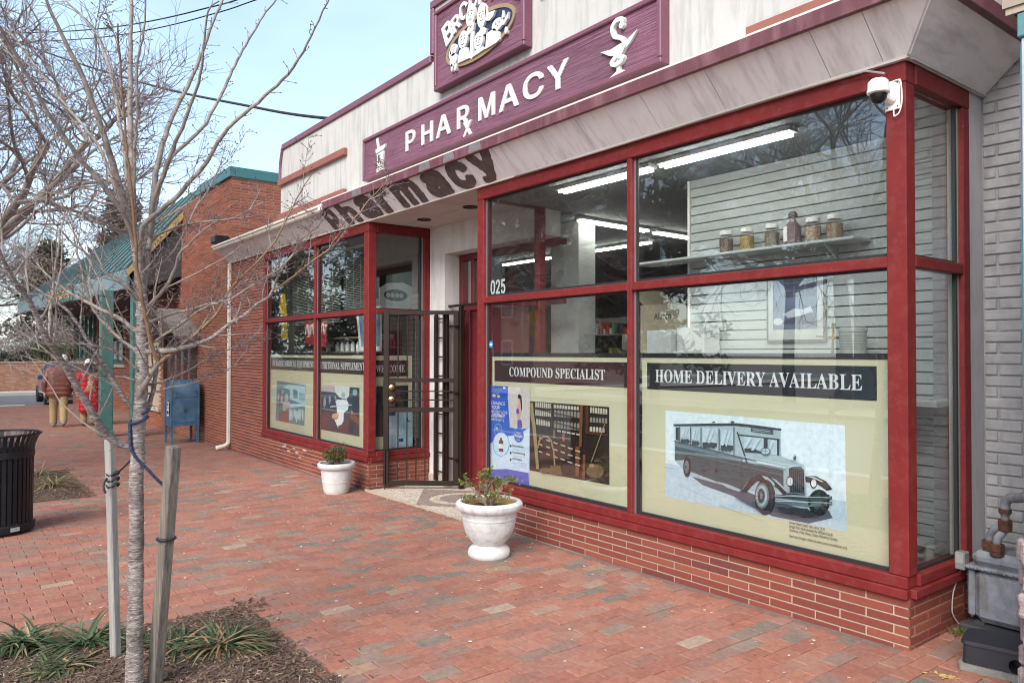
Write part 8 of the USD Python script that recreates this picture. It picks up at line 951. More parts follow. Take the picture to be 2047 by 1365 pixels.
# ================================================================== LITTER BIN
bx_, by_ = -8.36, -3.68
t = thing('litter_bin', 'black slatted steel litter bin with a flared rim at the left edge', 'litter bin', (bx_, by_, gz(bx_)), 8)
N = 40; prof = [(.283, .06), (.285, .20), (.287, .45), (.288, .66), (.290, .74), (.300, .80), (.322, .86), (.345, .90)]
for k in range(N):
    a = 2*math.pi*k/N; ca, sa = math.cos(a), math.sin(a); w = .0165; v = []; f = []
    for r_i, z in prof:
        for dr in (-.003, .003):
            for s in (-w, w): v.append(((r_i+dr)*ca-s*sa, (r_i+dr)*sa+s*ca, z))
    for i in range(len(prof)-1): q = i*4; f += [(q, q+4, q+5, q+1), (q+2, q+3, q+7, q+6), (q, q+2, q+6, q+4), (q+1, q+5, q+7, q+3)]
    b = MB(); b.add(v, f); b.build('slat', BLACKM, t)
def ringb(name, prof, n=64): b = MB(); b.lathe(prof, n); return b.build(name, BLACKM, t, smooth=30)
ringb('band', [(.274, .690), (.297, .690), (.300, .695), (.300, .745), (.297, .75), (.274, .75), (.274, .69)]); ringb('band', [(.272, .42), (.279, .42), (.279, .47), (.272, .47), (.272, .42)])
ringb('rim', [(.337, .893), (.350, .890), (.356, .900), (.350, .911), (.338, .908), (.337, .893)]); ringb('base', [(.24, .03), (.292, .022), (.304, .03), (.306, .085), (.298, .095), (.27, .095)])
b = MB(); b.lathe([(0, .10), (.255, .10), (.262, .72), (.255, .80), (.248, .80), (.25, .72), (.24, .2), (0, .2)], 40); b.build('liner', pm('dull_black_plastic', (.012, .012, .012), .7), t, smooth=30)
b = MB(); b.lathe([(0, 0), (.05, 0), (.05, .03), (0, .03)], 12); b.build('foot', BLACKM, t)
a = math.radians(17); b = MB(); b.obox((.3075*math.cos(a), .3075*math.sin(a), .060), (.004, .075, .035), rotz(a)); b.build('maker_label', pm('grey_label', (.38, .38, .38), .5, .35, 60), t)
# ================================================================== TREES
BARK = usdkit.material(stage, L+'cherry_bark', {'g': ('geometry', {}), 'm': ('mapping', {'scale': (26, 26, 240)}), 'n': ('noise_texture', {'scale': 1.0, 'detail': 6, 'roughness': .65, 'distortion': 1.2}), 'r': ('rgb_ramp', {'ramp': [(.32, (.040, .028, .026)), (.45, (.135, .105, .098)), (.54, (.27, .232, .22)), (.66, (.58, .54, .51))]}),
   'n2': ('noise_texture', {'scale': 5, 'detail': 4}), 'r2': ('rgb_ramp', {'ramp': [(.35, (.58, .55, .53)), (.65, (1.12, 1.1, 1.08))]}), 'x': ('mix', {'mix_type': 'multiply', 'fac': 1.0}), 'b': ('bump', {'strength': .5, 'distance': .003}), 'p': ('principled_bsdf', {'roughness': .6})},
   [('g.position', 'm.vector'), ('m.vector', 'n.vector'), ('n.fac', 'r.fac'), ('g.position', 'n2.vector'), ('n2.fac', 'r2.fac'), ('r.color', 'x.color1'), ('r2.color', 'x.color2'), ('x.color', 'p.base_color'), ('n.fac', 'b.height'), ('b.normal', 'p.normal')], surface='p.BSDF')
BRB = pm('grey_brown_branch', (.19, .152, .13), .6, .45, 30, .4, 60, dirt=(.36, .33, .30), dirt_scale=14, dirt_amt=.5); BRN = pm('warm_brown_shoot', (.19, .105, .055), .6, .25, 25); TWIG = pm('plum_brown_twig', (.125, .085, .080), .7, .3, 12); TWIG2 = pm('grey_twig', (.24, .20, .175), .7, .3, 12)
t = thing('sapling', 'bare young cherry sapling staked in the nearest mulch bed', 'tree'); rng = np.random.default_rng(21); tw = MB(); tw2 = MB()
def wob(p, r, rg, amt): q = p.copy(); q[1:-1] += rg.normal(0, amt, (len(p)-2, 3)); return q
def spur(b, p, d, ln, r, rg, buds=True):
    n = 4; pts = [p]; d = d/np.linalg.norm(d)
    for k in range(n): d = d+rg.normal(0, .22, 3); d /= np.linalg.norm(d); pts.append(pts[-1]+d*ln/n)
    b.tube(pts, np.linspace(r, r*.55, n+1), 4, False)
    if buds:
        e = pts[-1]; b.tube([e-d*.002, e+d*.004, e+d*.010], [.0012, .0026, .0006], 4, False)
        if ln > .03: q = pts[2]; w = rg.normal(size=3); w /= np.linalg.norm(w); b.tube([q, q+w*.005+d*.003, q+w*.010+d*.006], [.001, .0022, .0005], 4, False)
    return pts
for name, r0, r1, pts in SAPLING:
    p = np.array(pts); ln = np.linalg.norm(np.diff(p, axis=0), axis=1).sum(); n = max(8, int(ln/.035)); q = spline(p, n); rr = np.linspace(r0, r1, n)
    if name == 'trunk': rr = rr+.004*np.exp(-np.linspace(0, 1, n)*12)+rng.normal(0, .0007, n)
    q = wob(q, rr, rng, .0012 if name.startswith('trunk') else .0016)
    b = MB()
    if name.startswith('trunk'):
        q = spline(q, n*5); rr = np.interp(np.linspace(0, 1, n*5), np.linspace(0, 1, n), rr); v, f = tube(q, rr, 24); c_ = np.vstack([np.repeat(q, 24, 0), q[:1], q[-1:]]); rad = v-c_; nz = meshkit.fbm(v*np.array([30, 30, 14.]), 3, 3)-.5+.10*(meshkit.fbm(v*np.array([60, 60, 150.]), 2, 8)-.5); v = v+rad*nz[:, None]*.20
        for _ in range(9):                                             # branch scars
            k = int(rng.integers(0, len(q))); a = rng.uniform(0, 6.28); ce = q[k]+rr[k]*np.array([math.cos(a), math.sin(a), 0]); dd = np.linalg.norm(v-ce, axis=1); v = v+rad*(np.exp(-(dd/.012)**2)*.28)[:, None]
        b.add(v, f)
    else: b.tube(q, rr, 8)
    tr = name.startswith('trunk')
    (b.build('trunk' if tr else 'branch', BARK if tr or name in ('B12', 'B14', 'B13', 'B16') else (BRN if name in ('B15a', 'B15b', 'B14b') else BRB), t, smooth=True))
    if tr: continue
    s = np.arange(.05, ln, .055 if r0 > .008 else .045)
    for u in s:
        i = min(int(u/ln*(n-1)), n-2); d = q[i+1]-q[i]; d /= np.linalg.norm(d); w = np.cross(d, rng.normal(size=3)); w /= np.linalg.norm(w)
        spur(tw, q[i]+w*rr[i]*.8, w+d*.5+[0, 0, .25], rng.uniform(.012, .03) if name in ('B14a', 'B14b', 'B15b') and u > ln*.5 else rng.uniform(.015, .075), .0016, rng)
    if (name[0] == 'B' or name in ('L5', 'L6')):
        rightward = name in ('B14', 'B14a', 'B14b', 'B15a', 'B15b', 'B20', 'B21', 'B22', 'B23', 'B28')       # longer side shoots low in the crown
        for u in np.arange(.12, ln, .105):
            i = min(int(u/ln*(n-1)), n-2); d = q[i+1]-q[i]; d /= np.linalg.norm(d); w = np.cross(d, rng.normal(size=3)); w /= np.linalg.norm(w)
            dd = w*.8+d*.75+np.array([0, 0, .30]); L_ = rng.uniform(.15, .62)*(1 if r0 > .006 else .6)*(.38 if rightward else 1); m = 8; pp = [q[i]]; dd /= np.linalg.norm(dd)
            for k in range(m): dd = dd+rng.normal(0, .08, 3)+[0, 0, .03]; dd /= np.linalg.norm(dd); pp.append(pp[-1]+dd*L_/m)
            R = max(.0022, min(.0045, rr[i]*.5)); tw2.tube(pp, np.linspace(R, .0011, m+1), 5, False)
            for k in range(1, m+1):
                for _ in range(2):
                    w = np.cross(dd, rng.normal(size=3)); w /= np.linalg.norm(w); spur(tw, pp[k], w+dd*.7, rng.uniform(.012, .09), .0013, rng)
tw2.build('side_shoots', TWIG2, t, kind='stuff'); tw.build('spur_twigs', TWIG, t, kind='stuff')
# stakes and ties
STK = pm('weathered_grey_stake', (.31, .295, .27), .85, .32, 4.0, .6, 30, stretch=(22, 22, .7), dirt=(.16, .13, .11), dirt_scale=4, dirt_amt=.5, dstretch=(6, 6, .8)); STK2 = pm('weathered_brown_stake', (.185, .155, .125), .85, .55, 4.0, .8, 30, stretch=(26, 26, .7), dirt=(.32, .29, .25), dirt_scale=3.5, dirt_amt=.6, dstretch=(9, 9, .7))
def stake(label, a, c, w, mat, rz):
    a, c = np.array(a), np.array(c); d = c-a; ln = np.linalg.norm(d); d /= ln; x = np.array([math.cos(rz), math.sin(rz), 0]); x -= d*(x@d); x /= np.linalg.norm(x); y = np.cross(d, x)
    s = thing('wooden_stake', label, 'stake'); b = MB(); b.obox((a+c)/2, (w, w, ln), np.stack([x, y, d], 1), .004); b.build('post', mat, s, smooth=25); return s, x, y, d
stake('pale grey wooden stake left of the sapling trunk', (-4.308, -3.376, -.12), (-4.316, -3.415, 1.134), .040, STK, .55)
stake('thick weathered brown wooden stake leaning right of the sapling trunk', (-3.856, -3.30, -.12), (-3.694, -3.255, 1.150), .052, STK2, .4)
ROPE = pm('navy_strap', (.018, .030, .070), .7, .4, 60); BLK = pm('black_tie', (.012, .012, .016), .6, .2, 20)
s = thing('tree_tie', 'braided navy strap tying the sapling to the brown stake', 'tie'); TC = lambda z: np.array([-3.79+.0*z, -3.355, z])
def near_trunk(z):
    p = np.array(SAPLING[0][3]); i = np.argmin(abs(p[:, 2]-z)); return p[i]
tz = np.array(SAPLING[0][3])
def trunk_at(z): return np.array([np.interp(z, tz[:, 2], tz[:, 0]), np.interp(z, tz[:, 2], tz[:, 1]), z])
ang = np.linspace(0, 2*math.pi*1.6, 50); loop = [trunk_at(1.30-.05*k/50)+[.037*math.cos(a), .037*math.sin(a), .02*math.sin(a)] for k, a in enumerate(ang)]
b = MB(); b.tube(loop, .007, 6); b.build('loop', ROPE, s, smooth=True)
b = MB(); e = np.array([-3.745, -3.25, .93]); st = trunk_at(1.16)+[.02, -.035, 0]; P = spline([trunk_at(1.26)+[0, -.04, 0], st, (st+e)/2+[0, -.0, -.02], e], 40); b.tube(P, .0075, 6)
for k in range(4, 38, 3): b.tube([P[k]+[.006, -.004, .004], P[k]+[-.005, .004, -.006]], .005, 5)
b.build('strap', ROPE, s, smooth=True)
s = thing('tree_tie', 'black tie running from the sapling to the grey stake', 'tie'); b = MB(); b.tube(spline([trunk_at(1.12)+[-.03, 0, 0], (-4.05, -3.37, 1.05), (-4.30, -3.395, .95)], 20), .005, 5)
for dz in (0, .03, -.03): b.tube([(-4.33+.024*math.cos(a)+.016, -3.40+.028*math.sin(a), .93+dz+.01*math.sin(2*a)) for a in np.linspace(0, 6.28, 16)], .006, 5)
b.tube(spline([(-4.29, -3.43, .94), (-4.27, -3.45, .90), (-4.26, -3.44, .87)], 8), .006, 5); b.build('cord', BLK, s, smooth=True)
s = thing('stake_band', 'black cable band around the brown stake', 'band'); c = np.array([-3.856, -3.30, -.12])+(np.array([-3.694, -3.255, 1.150])-np.array([-3.856, -3.30, -.12]))*.66; b = MB(); b.tube([c+[.038*math.cos(a), .038*math.sin(a), 0] for a in np.linspace(0, 6.3, 24)], .007, 6); b.build('band', BLK, s, smooth=True)
# big bare street tree (recursive)
def bare_tree(name, label, loc, seed, trunk_h=2.0, trunk_r=.13, limbs=8, spread=1.0, levels=5, ln0=1.9, twig_n=2, group=None, only=None, droop=.10, rise=(.15, 1.0)):
    s = thing(name, label, 'tree', loc, group=group); rg = np.random.default_rng(seed); big = []; fine = MB(); med = MB()
    b = MB(); n = 14; z = np.linspace(-.3, trunk_h, n); p = np.stack([.03*np.sin(z*1.7), .03*np.cos(z*1.3), z], 1); b.tube(p, np.linspace(trunk_r*1.25, trunk_r*.85, n), 12); b.build('trunk', BARK, s, smooth=True)
    def grow(p, d, ln, r, lev):
        m = 7 if lev > 1 else 4; pts = [p]; d = d/np.linalg.norm(d)
        for k in range(m):
            d = d+rg.normal(0, .13 if lev > 2 else .2, 3)+np.array([0, 0, .03 if lev > 3 else (-.02 if lev == 3 else .05)]); d /= np.linalg.norm(d); pts.append(pts[-1]+d*ln/m)
        rr = np.linspace(r, r*.55, m+1)
        if lev >= levels-1: bb = MB(); bb.tube(pts, rr, 8); bb.build('limb', BRB, s, smooth=True)
        elif lev >= 2: med.tube(pts, rr, 5, False)
        else: fine.tube(pts, rr, 3, False)
        if lev == 0: return
        nk = {5: 5, 4: 5, 3: 6, 2: 5, 1: 4}.get(lev, 4)
        for k in range(nk):
            f = rg.uniform(.25, 1.0) if k else 1.0; i = f*m; j = min(int(i), m-1); q = pts[j]+(pts[j+1]-pts[j])*(i-j); w = np.cross(d, rg.normal(size=3)); w /= np.linalg.norm(w); w[2] *= .7
            grow(q, d*.75+w*rg.uniform(.5, .95), ln*rg.uniform(.50, .72), max(r*.55*(1-.35*f)+.0012, .0022), lev-1)
    for k in range(limbs):
        a = 2*math.pi*k/limbs+rg.uniform(-.3, .3); e = rg.uniform(*rise); z = trunk_h-rg.uniform(0, .35)
        grow(np.array([0, 0, z]), np.array([math.cos(a)*spread, math.sin(a)*spread, e]), ln0*rg.uniform(.85, 1.2), trunk_r*.5, levels-1)
    med.build('boughs', BRB, s, kind='stuff'); fine.build('twigs', TWIG, s, kind='stuff'); return s
bt = bare_tree('bare_street_tree', 'large bare spreading street tree beyond the bin, its fine twigs filling the sky', (-12.4, -4.1, gz(-13)), 5, 2.9, .13, 10, 1.0, 5, 2.7, rise=(.22, 1.3))
TG = 'bare trees across the street'
for i, (x, y, rz, sc) in enumerate(((-25.0, -15.8, 60, 2.1), (-30.5, -17.5, 200, 2.2), (-12.2, -18.0, 310, 1.7), (-15.6, -20.5, 110, 1.5))):
    copy_of(bt, (x, y, -.1), rz, ['bare tree across the street mirrored in the left pane', 'tall bare tree across the street mirrored near the entry', 'tall bare tree across the street mirrored above the jars', 'bare tree across the street mirrored near the corner post'][i], TG, sc)
TG2 = 'bare trees far behind the left buildings'
for i, (x, y, rz, sc) in enumerate(((-58, -6.5, 20, 1.5), (-57, 2.2, 140, 1.4), (-64, -2.5, 250, 1.8))):
    copy_of(bt, (x, y, -.3), rz, ['soft brown bare tree far behind the brick wall at the left edge', 'bare tree far behind the wall nearest the porch roof', 'tallest and farthest bare tree behind the brick wall'][i], TG2, sc)
# ================================================================== EVERGREENS, HEDGES
EVG = leaf_mat('dark_evergreen_leaf', [(0, (.018, .026, .012)), (.5, (.040, .048, .022)), (1, (.085, .080, .040))], .2); SHR = leaf_mat('laurel_leaf', [(0, (.030, .045, .015)), (.5, (.085, .105, .030)), (1, (.17, .175, .055))], .25)
def clump_tree(name, label, loc, h, r, seed, n=5200, leaf=.16, mat=EVG, base=.08, cat='tree', cone=True, group=None):
    s = thing(name, label, cat, loc, group=group); rg = np.random.default_rng(seed); b = MB(); b.tube([(0, 0, -.3), (.05, .0, h*.5), (0, 0, h*.92)], [r*.09, r*.06, .02], 8); b.build('trunk', STEM, s, smooth=True); b = MB(); cl = []
    for _ in range(110):
        f = rg.uniform(base, 1)**1.0; rr = r*((1-f)**.75 if cone else math.sqrt(max(.02, 1-(2*f-1)**2)))*rg.uniform(.45, 1.1); a = rg.uniform(0, 6.28); cl.append((rr*math.cos(a), rr*math.sin(a), f*h, rg.uniform(.10, .24)*r+.12))
    per = n//len(cl)
    for x, y, z, q in cl: leaves(b, (x, y, z), per, (q, q, q*.75), leaf, rg, tones=(rg.uniform(0, .35), rg.uniform(.5, 1)))
    b.build('crown', mat, s); return s
BEV = leaf_mat('brown_evergreen_leaf', [(0, (.045, .042, .024)), (.5, (.090, .078, .045)), (1, (.15, .125, .075))], .25)
clump_tree('evergreen_tree', 'brown green conical evergreen rising behind the porch roof', (-47.5, 4.2, -.4), 11.0, 3.0, 3, 9000, .30, BEV)
clump_tree('evergreen_tree', 'dark evergreen behind the bare brush left of the porch', (-49.5, .9, -.4), 8.0, 2.6, 13, 6000, .28, BEV)
clump_tree('evergreen_tree', 'lower dark evergreen behind the far wall at the left', (-51.5, -3.5, -.4), 5.6, 2.6, 14, 5000, .28, BEV)
EG = 'evergreens across the street'
ev = clump_tree('street_evergreen', 'tall dark evergreen across the street mirrored in the window', (-20.3, -18.5, -.1), 12.5, 2.6, 4, 8000, .34, group=EG); copy_of(ev, (-43.5, -17.5, -.1), 70, 'dark evergreen across the street farther left', EG, .95); copy_of(ev, (-55, -17.0, -.1), 30, 'dark evergreen far down the street beyond the crossing', EG, 1.1); copy_of(ev, (-24.2, -21.0, -.1), 170, 'dark evergreen across the street by the crossing', EG, .8)
def shrub(label, loc, rx, ry, h, seed, n=2200, leaf=.12, mat=SHR):
    s = thing('evergreen_shrub', label, 'shrub', loc); rg = np.random.default_rng(seed); b = MB()
    for k in range(9): a = rg.uniform(0, 6.28); b.tube([(0, 0, -.2), (rx*.3*math.cos(a), ry*.3*math.sin(a), h*.4), (rx*.6*math.cos(a), ry*.6*math.sin(a), h*.8)], [.03, .02, .008], 5)
    b.build('stems', STEM, s); b = MB()
    for _ in range(40): q = rg.uniform(.2, .4); leaves(b, (rg.uniform(-rx, rx)*.8, rg.uniform(-ry, ry)*.8, h*rg.uniform(.35, 1)), n//40, (q, q, q*.7), leaf, rg, tones=(rg.uniform(0, .4), rg.uniform(.5, 1)))
    b.build('foliage', mat, s); return s
shrub('bright green laurel spilling over the far brick wall behind the car', (-42.0, .55, .9), .7, 1.25, .95, 31, 2600); shrub('darker green shrub on top of the far wall left of the laurel', (-42.6, -1.6, .75), .8, 1.1, .8, 32, 1600, .12, EVG)
def tangle(label, loc, rx, ry, h, seed, n=420):
    s = thing('bare_brush', label, 'bush', loc); rg = np.random.default_rng(seed); b = MB()
    for _ in range(n):
        p = np.array([rg.uniform(-rx, rx), rg.uniform(-ry, ry), 0]); d = np.array([rg.normal(0, .35), rg.normal(0, .45), 1.0]); pts = [p]; ln = h*rg.uniform(.4, 1.1); m = 7
        for k in range(m): d = d+rg.normal(0, .30, 3)+[0, 0, -.06*k]; d /= np.linalg.norm(d); pts.append(pts[-1]+d*ln/m)
        b.tube(pts, np.linspace(rg.uniform(.010, .032), .006, m+1), 4, False)
        for _ in range(3):
            i = int(rg.integers(2, m)); w = rg.normal(size=3); w /= np.linalg.norm(w); b.tube([pts[i], pts[i]+w*.25+[0, 0, .1], pts[i]+w*.5+[0, 0, .1]], [.008, .006, .004], 3, False)
    b.build('stems', pm('grey_vine_stem', (.23, .20, .175), .8, .35, 3), s, kind='stuff'); return s
tangle('grey tangle of bare vines above the far brick wall, left part', (-43.5, -3.2, .6), 1.4, 2.4, 3.6, 41, 300); tangle('grey tangle of bare vines behind the laurel by the porch wing', (-43.8, .9, .6), 1.4, 1.9, 4.0, 42, 360)
# ================================================================== FAR WALL, CAR, PEOPLE
t = thing('far_brick_wall', 'low tan brick garden wall across the far road', 'wall'); FB = tone_mat('tan_far_brick', [(0, (.36, .17, .10)), (.3, (.42, .21, .13)), (.6, (.32, .145, .09)), (.85, (.46, .25, .16))], .85, .15, 20); 
brick_wall(t, (-41.3, 14, 0), (0, -1, 0), (1, 0, 0), 30.0, -.3, 1.08, mats=(FB, pm('tan_mortar', (.40, .27, .19), .9, .1, 5)), seed=44, single=False, bl=.21, course=.075, joint=.014, back=.3)
b = MB(); b.box(-41.62, -41.27, -16, 14, 1.08, 1.15, .01); b.build('coping', pm('tan_coping', (.42, .27, .18), .9, .15, 4), t)
b = MB(); b.box(-60, -41.62, -40, 40, -.3, .72); b.build('raised_bank', DIRT, None, kind='structure', label='raised earth bank behind the far brick wall')
# car
t = thing('parked_car', 'blue compact car parked at the kerb, half hidden by the walker in brown', 'car', (-33.0, -.15, -.335), 0)
CARB = pm('metallic_blue_paint', (.035, .12, .30), .25, .05, 3, metallic=.5, coat=1.0); CARG = pm('tinted_car_glass', (.05, .10, .16), .08, .3, 1.5); PL = pm('black_car_plastic', (.015, .016, .018), .5)
st_ = [(-2.0, .55, .80, .80), (-1.95, .45, .98, .86), (-1.2, .40, 1.0, .88), (0.3, .40, .98, .88), (1.2, .40, .95, .87), (1.85, .42, .86, .84), (2.05, .48, .72, .74)]
v = []
for x, z0, z1, hw in st_: v += [(x, s*hw*(1 if z < z1 else .88), z) for z, s in ((z0, -1), ((z0+z1)/2+.05, -1), (z1, -1), (z1, 1), ((z0+z1)/2+.05, 1), (z0, 1))]
def loft(v, k, n): f = [(i*k+j, (i+1)*k+j, (i+1)*k+(j+1) % k, i*k+(j+1) % k) for i in range(n-1) for j in range(k)]; return f
b = MB(); b.add(v, loft(v, 6, len(st_))); b.add([v[j] for j in range(6)], [(0, i, i+1) for i in range(1, 5)]); b.add([v[36+j] for j in range(6)], [(0, i+1, i) for i in range(1, 5)]); b.build('body', CARB, t, smooth=40)
cb = [(-1.85, .98, .74), (-1.3, 1.46, .60), (-.1, 1.52, .60), (.45, 1.42, .62), (1.15, .955, .76)]
v = [(x, s*hw, z) for x, z, hw in cb for s in (-1, 1)]; v2 = [(x, s*.80, .93) for x, z, hw in cb for s in (-1, 1)]
b = MB(); b.add(v, [(2*i, 2*i+2, 2*i+3, 2*i+1) for i in (1, 2)]); b.build('roof', CARB, t, smooth=30)
b = MB(); b.add(v, [(6, 8, 9, 7)]); b.build('windscreen', CARG, t); b = MB(); b.add(v, [(0, 2, 3, 1)]); b.build('rear_window', CARG, t)
for s, o in ((-1, 0), (1, 1)): b = MB(); b.add([v[i*2+o] for i in range(5)]+[v2[i*2+o] for i in range(5)], [(i, i+1, 6+i, 5+i)[::s] for i in range(4)]); b.build('side_window', CARG, t)
for s in (-1, 1):
    for i in (3,): b = MB(); b.tube([v[6+(s > 0)], v[8+(s > 0)]], .035, 6); b.build('roof_pillar', CARB, t)
    b = MB(); b.obox((.85, s*.98, 1.0), (.12, .20, .14), None, .03); b.build('mirror', CARB, t)
    b = MB(); b.obox((1.93, s*.60, .74), (.22, .34, .13), rotz(-s*.35), .03); b.build('headlight', pm('headlamp', (.55, .58, .60), .1), t)
    for x in (-1.28, 1.28):
        b = MB(); b.lathe([(.14, -.10), (.31, -.10), (.325, -.07), (.325, .07), (.31, .10), (.14, .10)], 26); q = b.v[0]; b.v[0] = np.c_[q[:, 0]+x, q[:, 2]+s*.80, q[:, 1]+.325]; wh = b.build('tyre', RUBBER, t, smooth=30)
        b = MB(); b.lathe([(0, .06), (.05, .07), (.19, .05), (.21, .075)], 20); q = b.v[0]; b.v[0] = np.c_[q[:, 0]+x, s*q[:, 2]+s*.82, q[:, 1]+.325]; b.build('rim', STEEL, wh)
b = MB(); b.obox((2.03, 0, .62), (.06, 1.0, .20), None, .02); b.build('grille', PL, t); b = MB(); b.obox((2.02, 0, .36), (.12, 1.6, .18), None, .04); b.build('bumper', PL, t); b = MB(); b.obox((2.066, 0, .43), (.012, .48, .11), None, .003); b.build('number_plate', WHITE, t); b = MB(); b.obox((2.062, 0, .70), (.01, .9, .012), None, .002); b.build('chrome_bar', STEEL, t)
# people seen from behind
def blob(bones, ref=.03, it=8):
    """One continuous smoothed surface over bones ((p, r), (p, r))."""
    M_ = None
    for (p, r), (q, s) in bones:
        a = Manifold.sphere(r, 14).translate(tuple(map(float, p))); c = Manifold.sphere(s, 14).translate(tuple(map(float, q))); h = Manifold.batch_hull([a, c]); M_ = h if M_ is None else M_+h
    m = M_.refine_to_length(ref).to_mesh(); tm = trimesh.Trimesh(m.vert_properties[:, :3], m.tri_verts); trimesh.smoothing.filter_taubin(tm, iterations=it); return tm
SKIN = pm('skin', (.42, .24, .17), .6, .06, 10); GREYH = pm('grey_hair', (.48, .45, .41), .7, .2, 40)
def person(label, loc, rz, hgt, coat, trouser, long, hairm, hood, stride, arm, quilt, lean=0.0):
    s = thing('person', label, 'person', loc, rz); k = hgt/1.72; P = lambda x, y, z: np.array([x, y+lean*max(0.0, min(1.0, (z-1.38)/.14)), z])*k   # faces +x
    hip, neck = .92, 1.43
    fl, fr = (stride*.5, .10), (-stride*.5, -.10)
    bones = [((P(0, 0, 1.0), .15*k), (P(.03, 0, 1.30), .165*k)), ((P(.03, 0, 1.30), .15*k), (P(.04, 0, 1.44), .07*k)), ((P(.04, 0, 1.44), .055*k), (P(.07, 0, 1.56), .055*k)), ((P(.075, 0, 1.60), .095*k), (P(.09, 0, 1.64), .088*k)), ((P(.13, 0, 1.56), .06*k), (P(.10, 0, 1.62), .07*k)), ((P(.175, 0, 1.595), .014*k), (P(.185, 0, 1.575), .018*k)),
             ((P(.09, .095, 1.60), .022*k), (P(.085, .098, 1.575), .016*k)), ((P(.09, -.095, 1.60), .022*k), (P(.085, -.098, 1.575), .016*k))]
    for sy, (fx, fy) in ((1, fl), (-1, fr)):
        kn = P(fx*.55+.04, fy*1.0, .48); an = P(fx, fy, .09+(.05 if fx < 0 else 0)); bones += [((P(0, sy*.09, .92), .10*k), (kn, .065*k)), ((kn, .063*k), (an, .045*k)), ((an-P(0.02, 0, .03), .040*k), (an+P(.12, 0, -.045), .034*k))]
        sh = P(.02, sy*.18, 1.37); el = P(-.03+(.05 if sy == arm else 0), sy*.28, 1.10); ha = P(.08, sy*.26, .88) if sy == arm else P(.03, sy*.285, .86); bones += [((sh, .075*k), (el, .055*k)), ((el, .052*k), (ha, .035*k))]
        bones += [((ha, .032*k), (ha+P(.015, 0, -.07), .036*k)), ((ha+P(.03, -sy*.015, -.02), .014*k), (ha+P(.055, -sy*.02, -.075), .011*k))]
        for j in range(4): bones += [((ha+P(.035-.022*j, 0, -.085), .011*k), (ha+P(.042-.022*j, -.0, -.15+.008*abs(j-1.4)), .008*k))]
    tm = blob(bones, .026); b = MB(); b.tm(tm); b.build('body', SKIN, s, smooth=True)
    # trousers and shoes
    bones = []
    for sy, (fx, fy) in ((1, fl), (-1, fr)):
        kn = P(fx*.55+.04, fy, .48); an = P(fx, fy, .10+(.05 if fx < 0 else 0)); bones += [((P(0, sy*.085, .92), .135*k), (kn, .088*k)), ((kn, .086*k), (an, .080*k))]
    bones += [((P(0, .05, .96), .15*k), (P(0, -.05, .96), .15*k))]
    b = MB(); b.tm(blob(bones, .03)); b.build('trousers', trouser, s, smooth=True)
    for sy, (fx, fy) in ((1, fl), (-1, fr)):
        z = .05 if fx < 0 else 0; b = MB(); b.tm(blob([((P(fx-.05, fy, .05+z), .048*k), (P(fx+.16, fy, .035), .036*k)), ((P(fx-.04, fy, .10+z), .045*k), (P(fx-.02, fy, .06+z), .05*k))], .02, 5)); b.build('shoe', pm('shoe_grey', (.20, .19, .18), .7, .4, 20) if not hood else DARK, s, smooth=True)
    bt_ = .38 if long else .76; bones = []; zs = np.linspace(bt_, 1.36, 7 if not long else 10)
    for i in range(len(zs)-1):
        z, z2 = zs[i], zs[i+1]; w = np.interp((z+z2)/2, [bt_, .9, 1.2, 1.4], [.150, .152, .15, .14] if long else [.165, .175, .175, .155]); zm = (z+z2)/2; 
        bones.append(((P(0, .105, zm), (w-.015)*k), (P(.0, -.105, zm), (w-.015)*k)))
    bones += [((P(.02, .165, 1.355), .10*k), (P(.02, -.165, 1.355), .10*k)), ((P(.03, 0, 1.40), .11*k), (P(.05, 0, 1.47), .085*k))]
    if hood: bones += [((P(.02, 0, 1.44), .12*k), (P(.04, 0, 1.50), .11*k))]
    tm = blob(bones, .028, 6); v = np.asarray(tm.vertices)
    if quilt:
        ph_ = (v[:, 2]/k-bt_)/.115; puff = np.abs(np.sin(ph_*math.pi))**.6; c = v.copy(); c[:, 2] = 0; n_ = np.linalg.norm(c, axis=1, keepdims=True)+1e-6; m_ = (v[:, 2] < 1.34*k)[:, None]; v += m_*c/n_*(.017*k*(puff[:, None]-.5))
    below = v[:, 2] < (bt_-.02)*k; v[below, 2] = (bt_-.02)*k
    b = MB(); b.add(v, tm.faces); b.build('coat', coat, s, smooth=True)
    for sy in (1, -1):
        el = P(-.03+(.05 if sy == arm else 0), sy*.285, 1.10); ha = P(.08, sy*.265, .90) if sy == arm else P(.03, sy*.29, .90); tm = blob([((P(.02, sy*.195, 1.36), .092*k), (el, .075*k)), ((el, .075*k), (ha, .060*k))], .025, 6); v = np.asarray(tm.vertices)
        if quilt: v += .005*np.sin(v[:, 2:3]/k/.09*math.pi)*np.array([[1, .6*sy, 0]])
        b = MB(); b.add(v, tm.faces); b.build('sleeve', coat, s, smooth=True)
    b = MB(); b.tm(blob([((P(.065, 0, 1.635), .105*k), (P(.085, 0, 1.67), .09*k)), ((P(.03, 0, 1.58), .085*k), (P(.06, 0, 1.62), .095*k))], .022, 5)); b.build('hair', hairm, s, smooth=True)
    b = MB()
    for sy in (-1, 1): b.obox(P(.172, sy*.033, 1.615), (.012, .024, .012), None, .003)
    b.obox(P(.168, 0, 1.535), (.012, .045, .010), None, .002); b.build('eyes_and_mouth', INK, s)
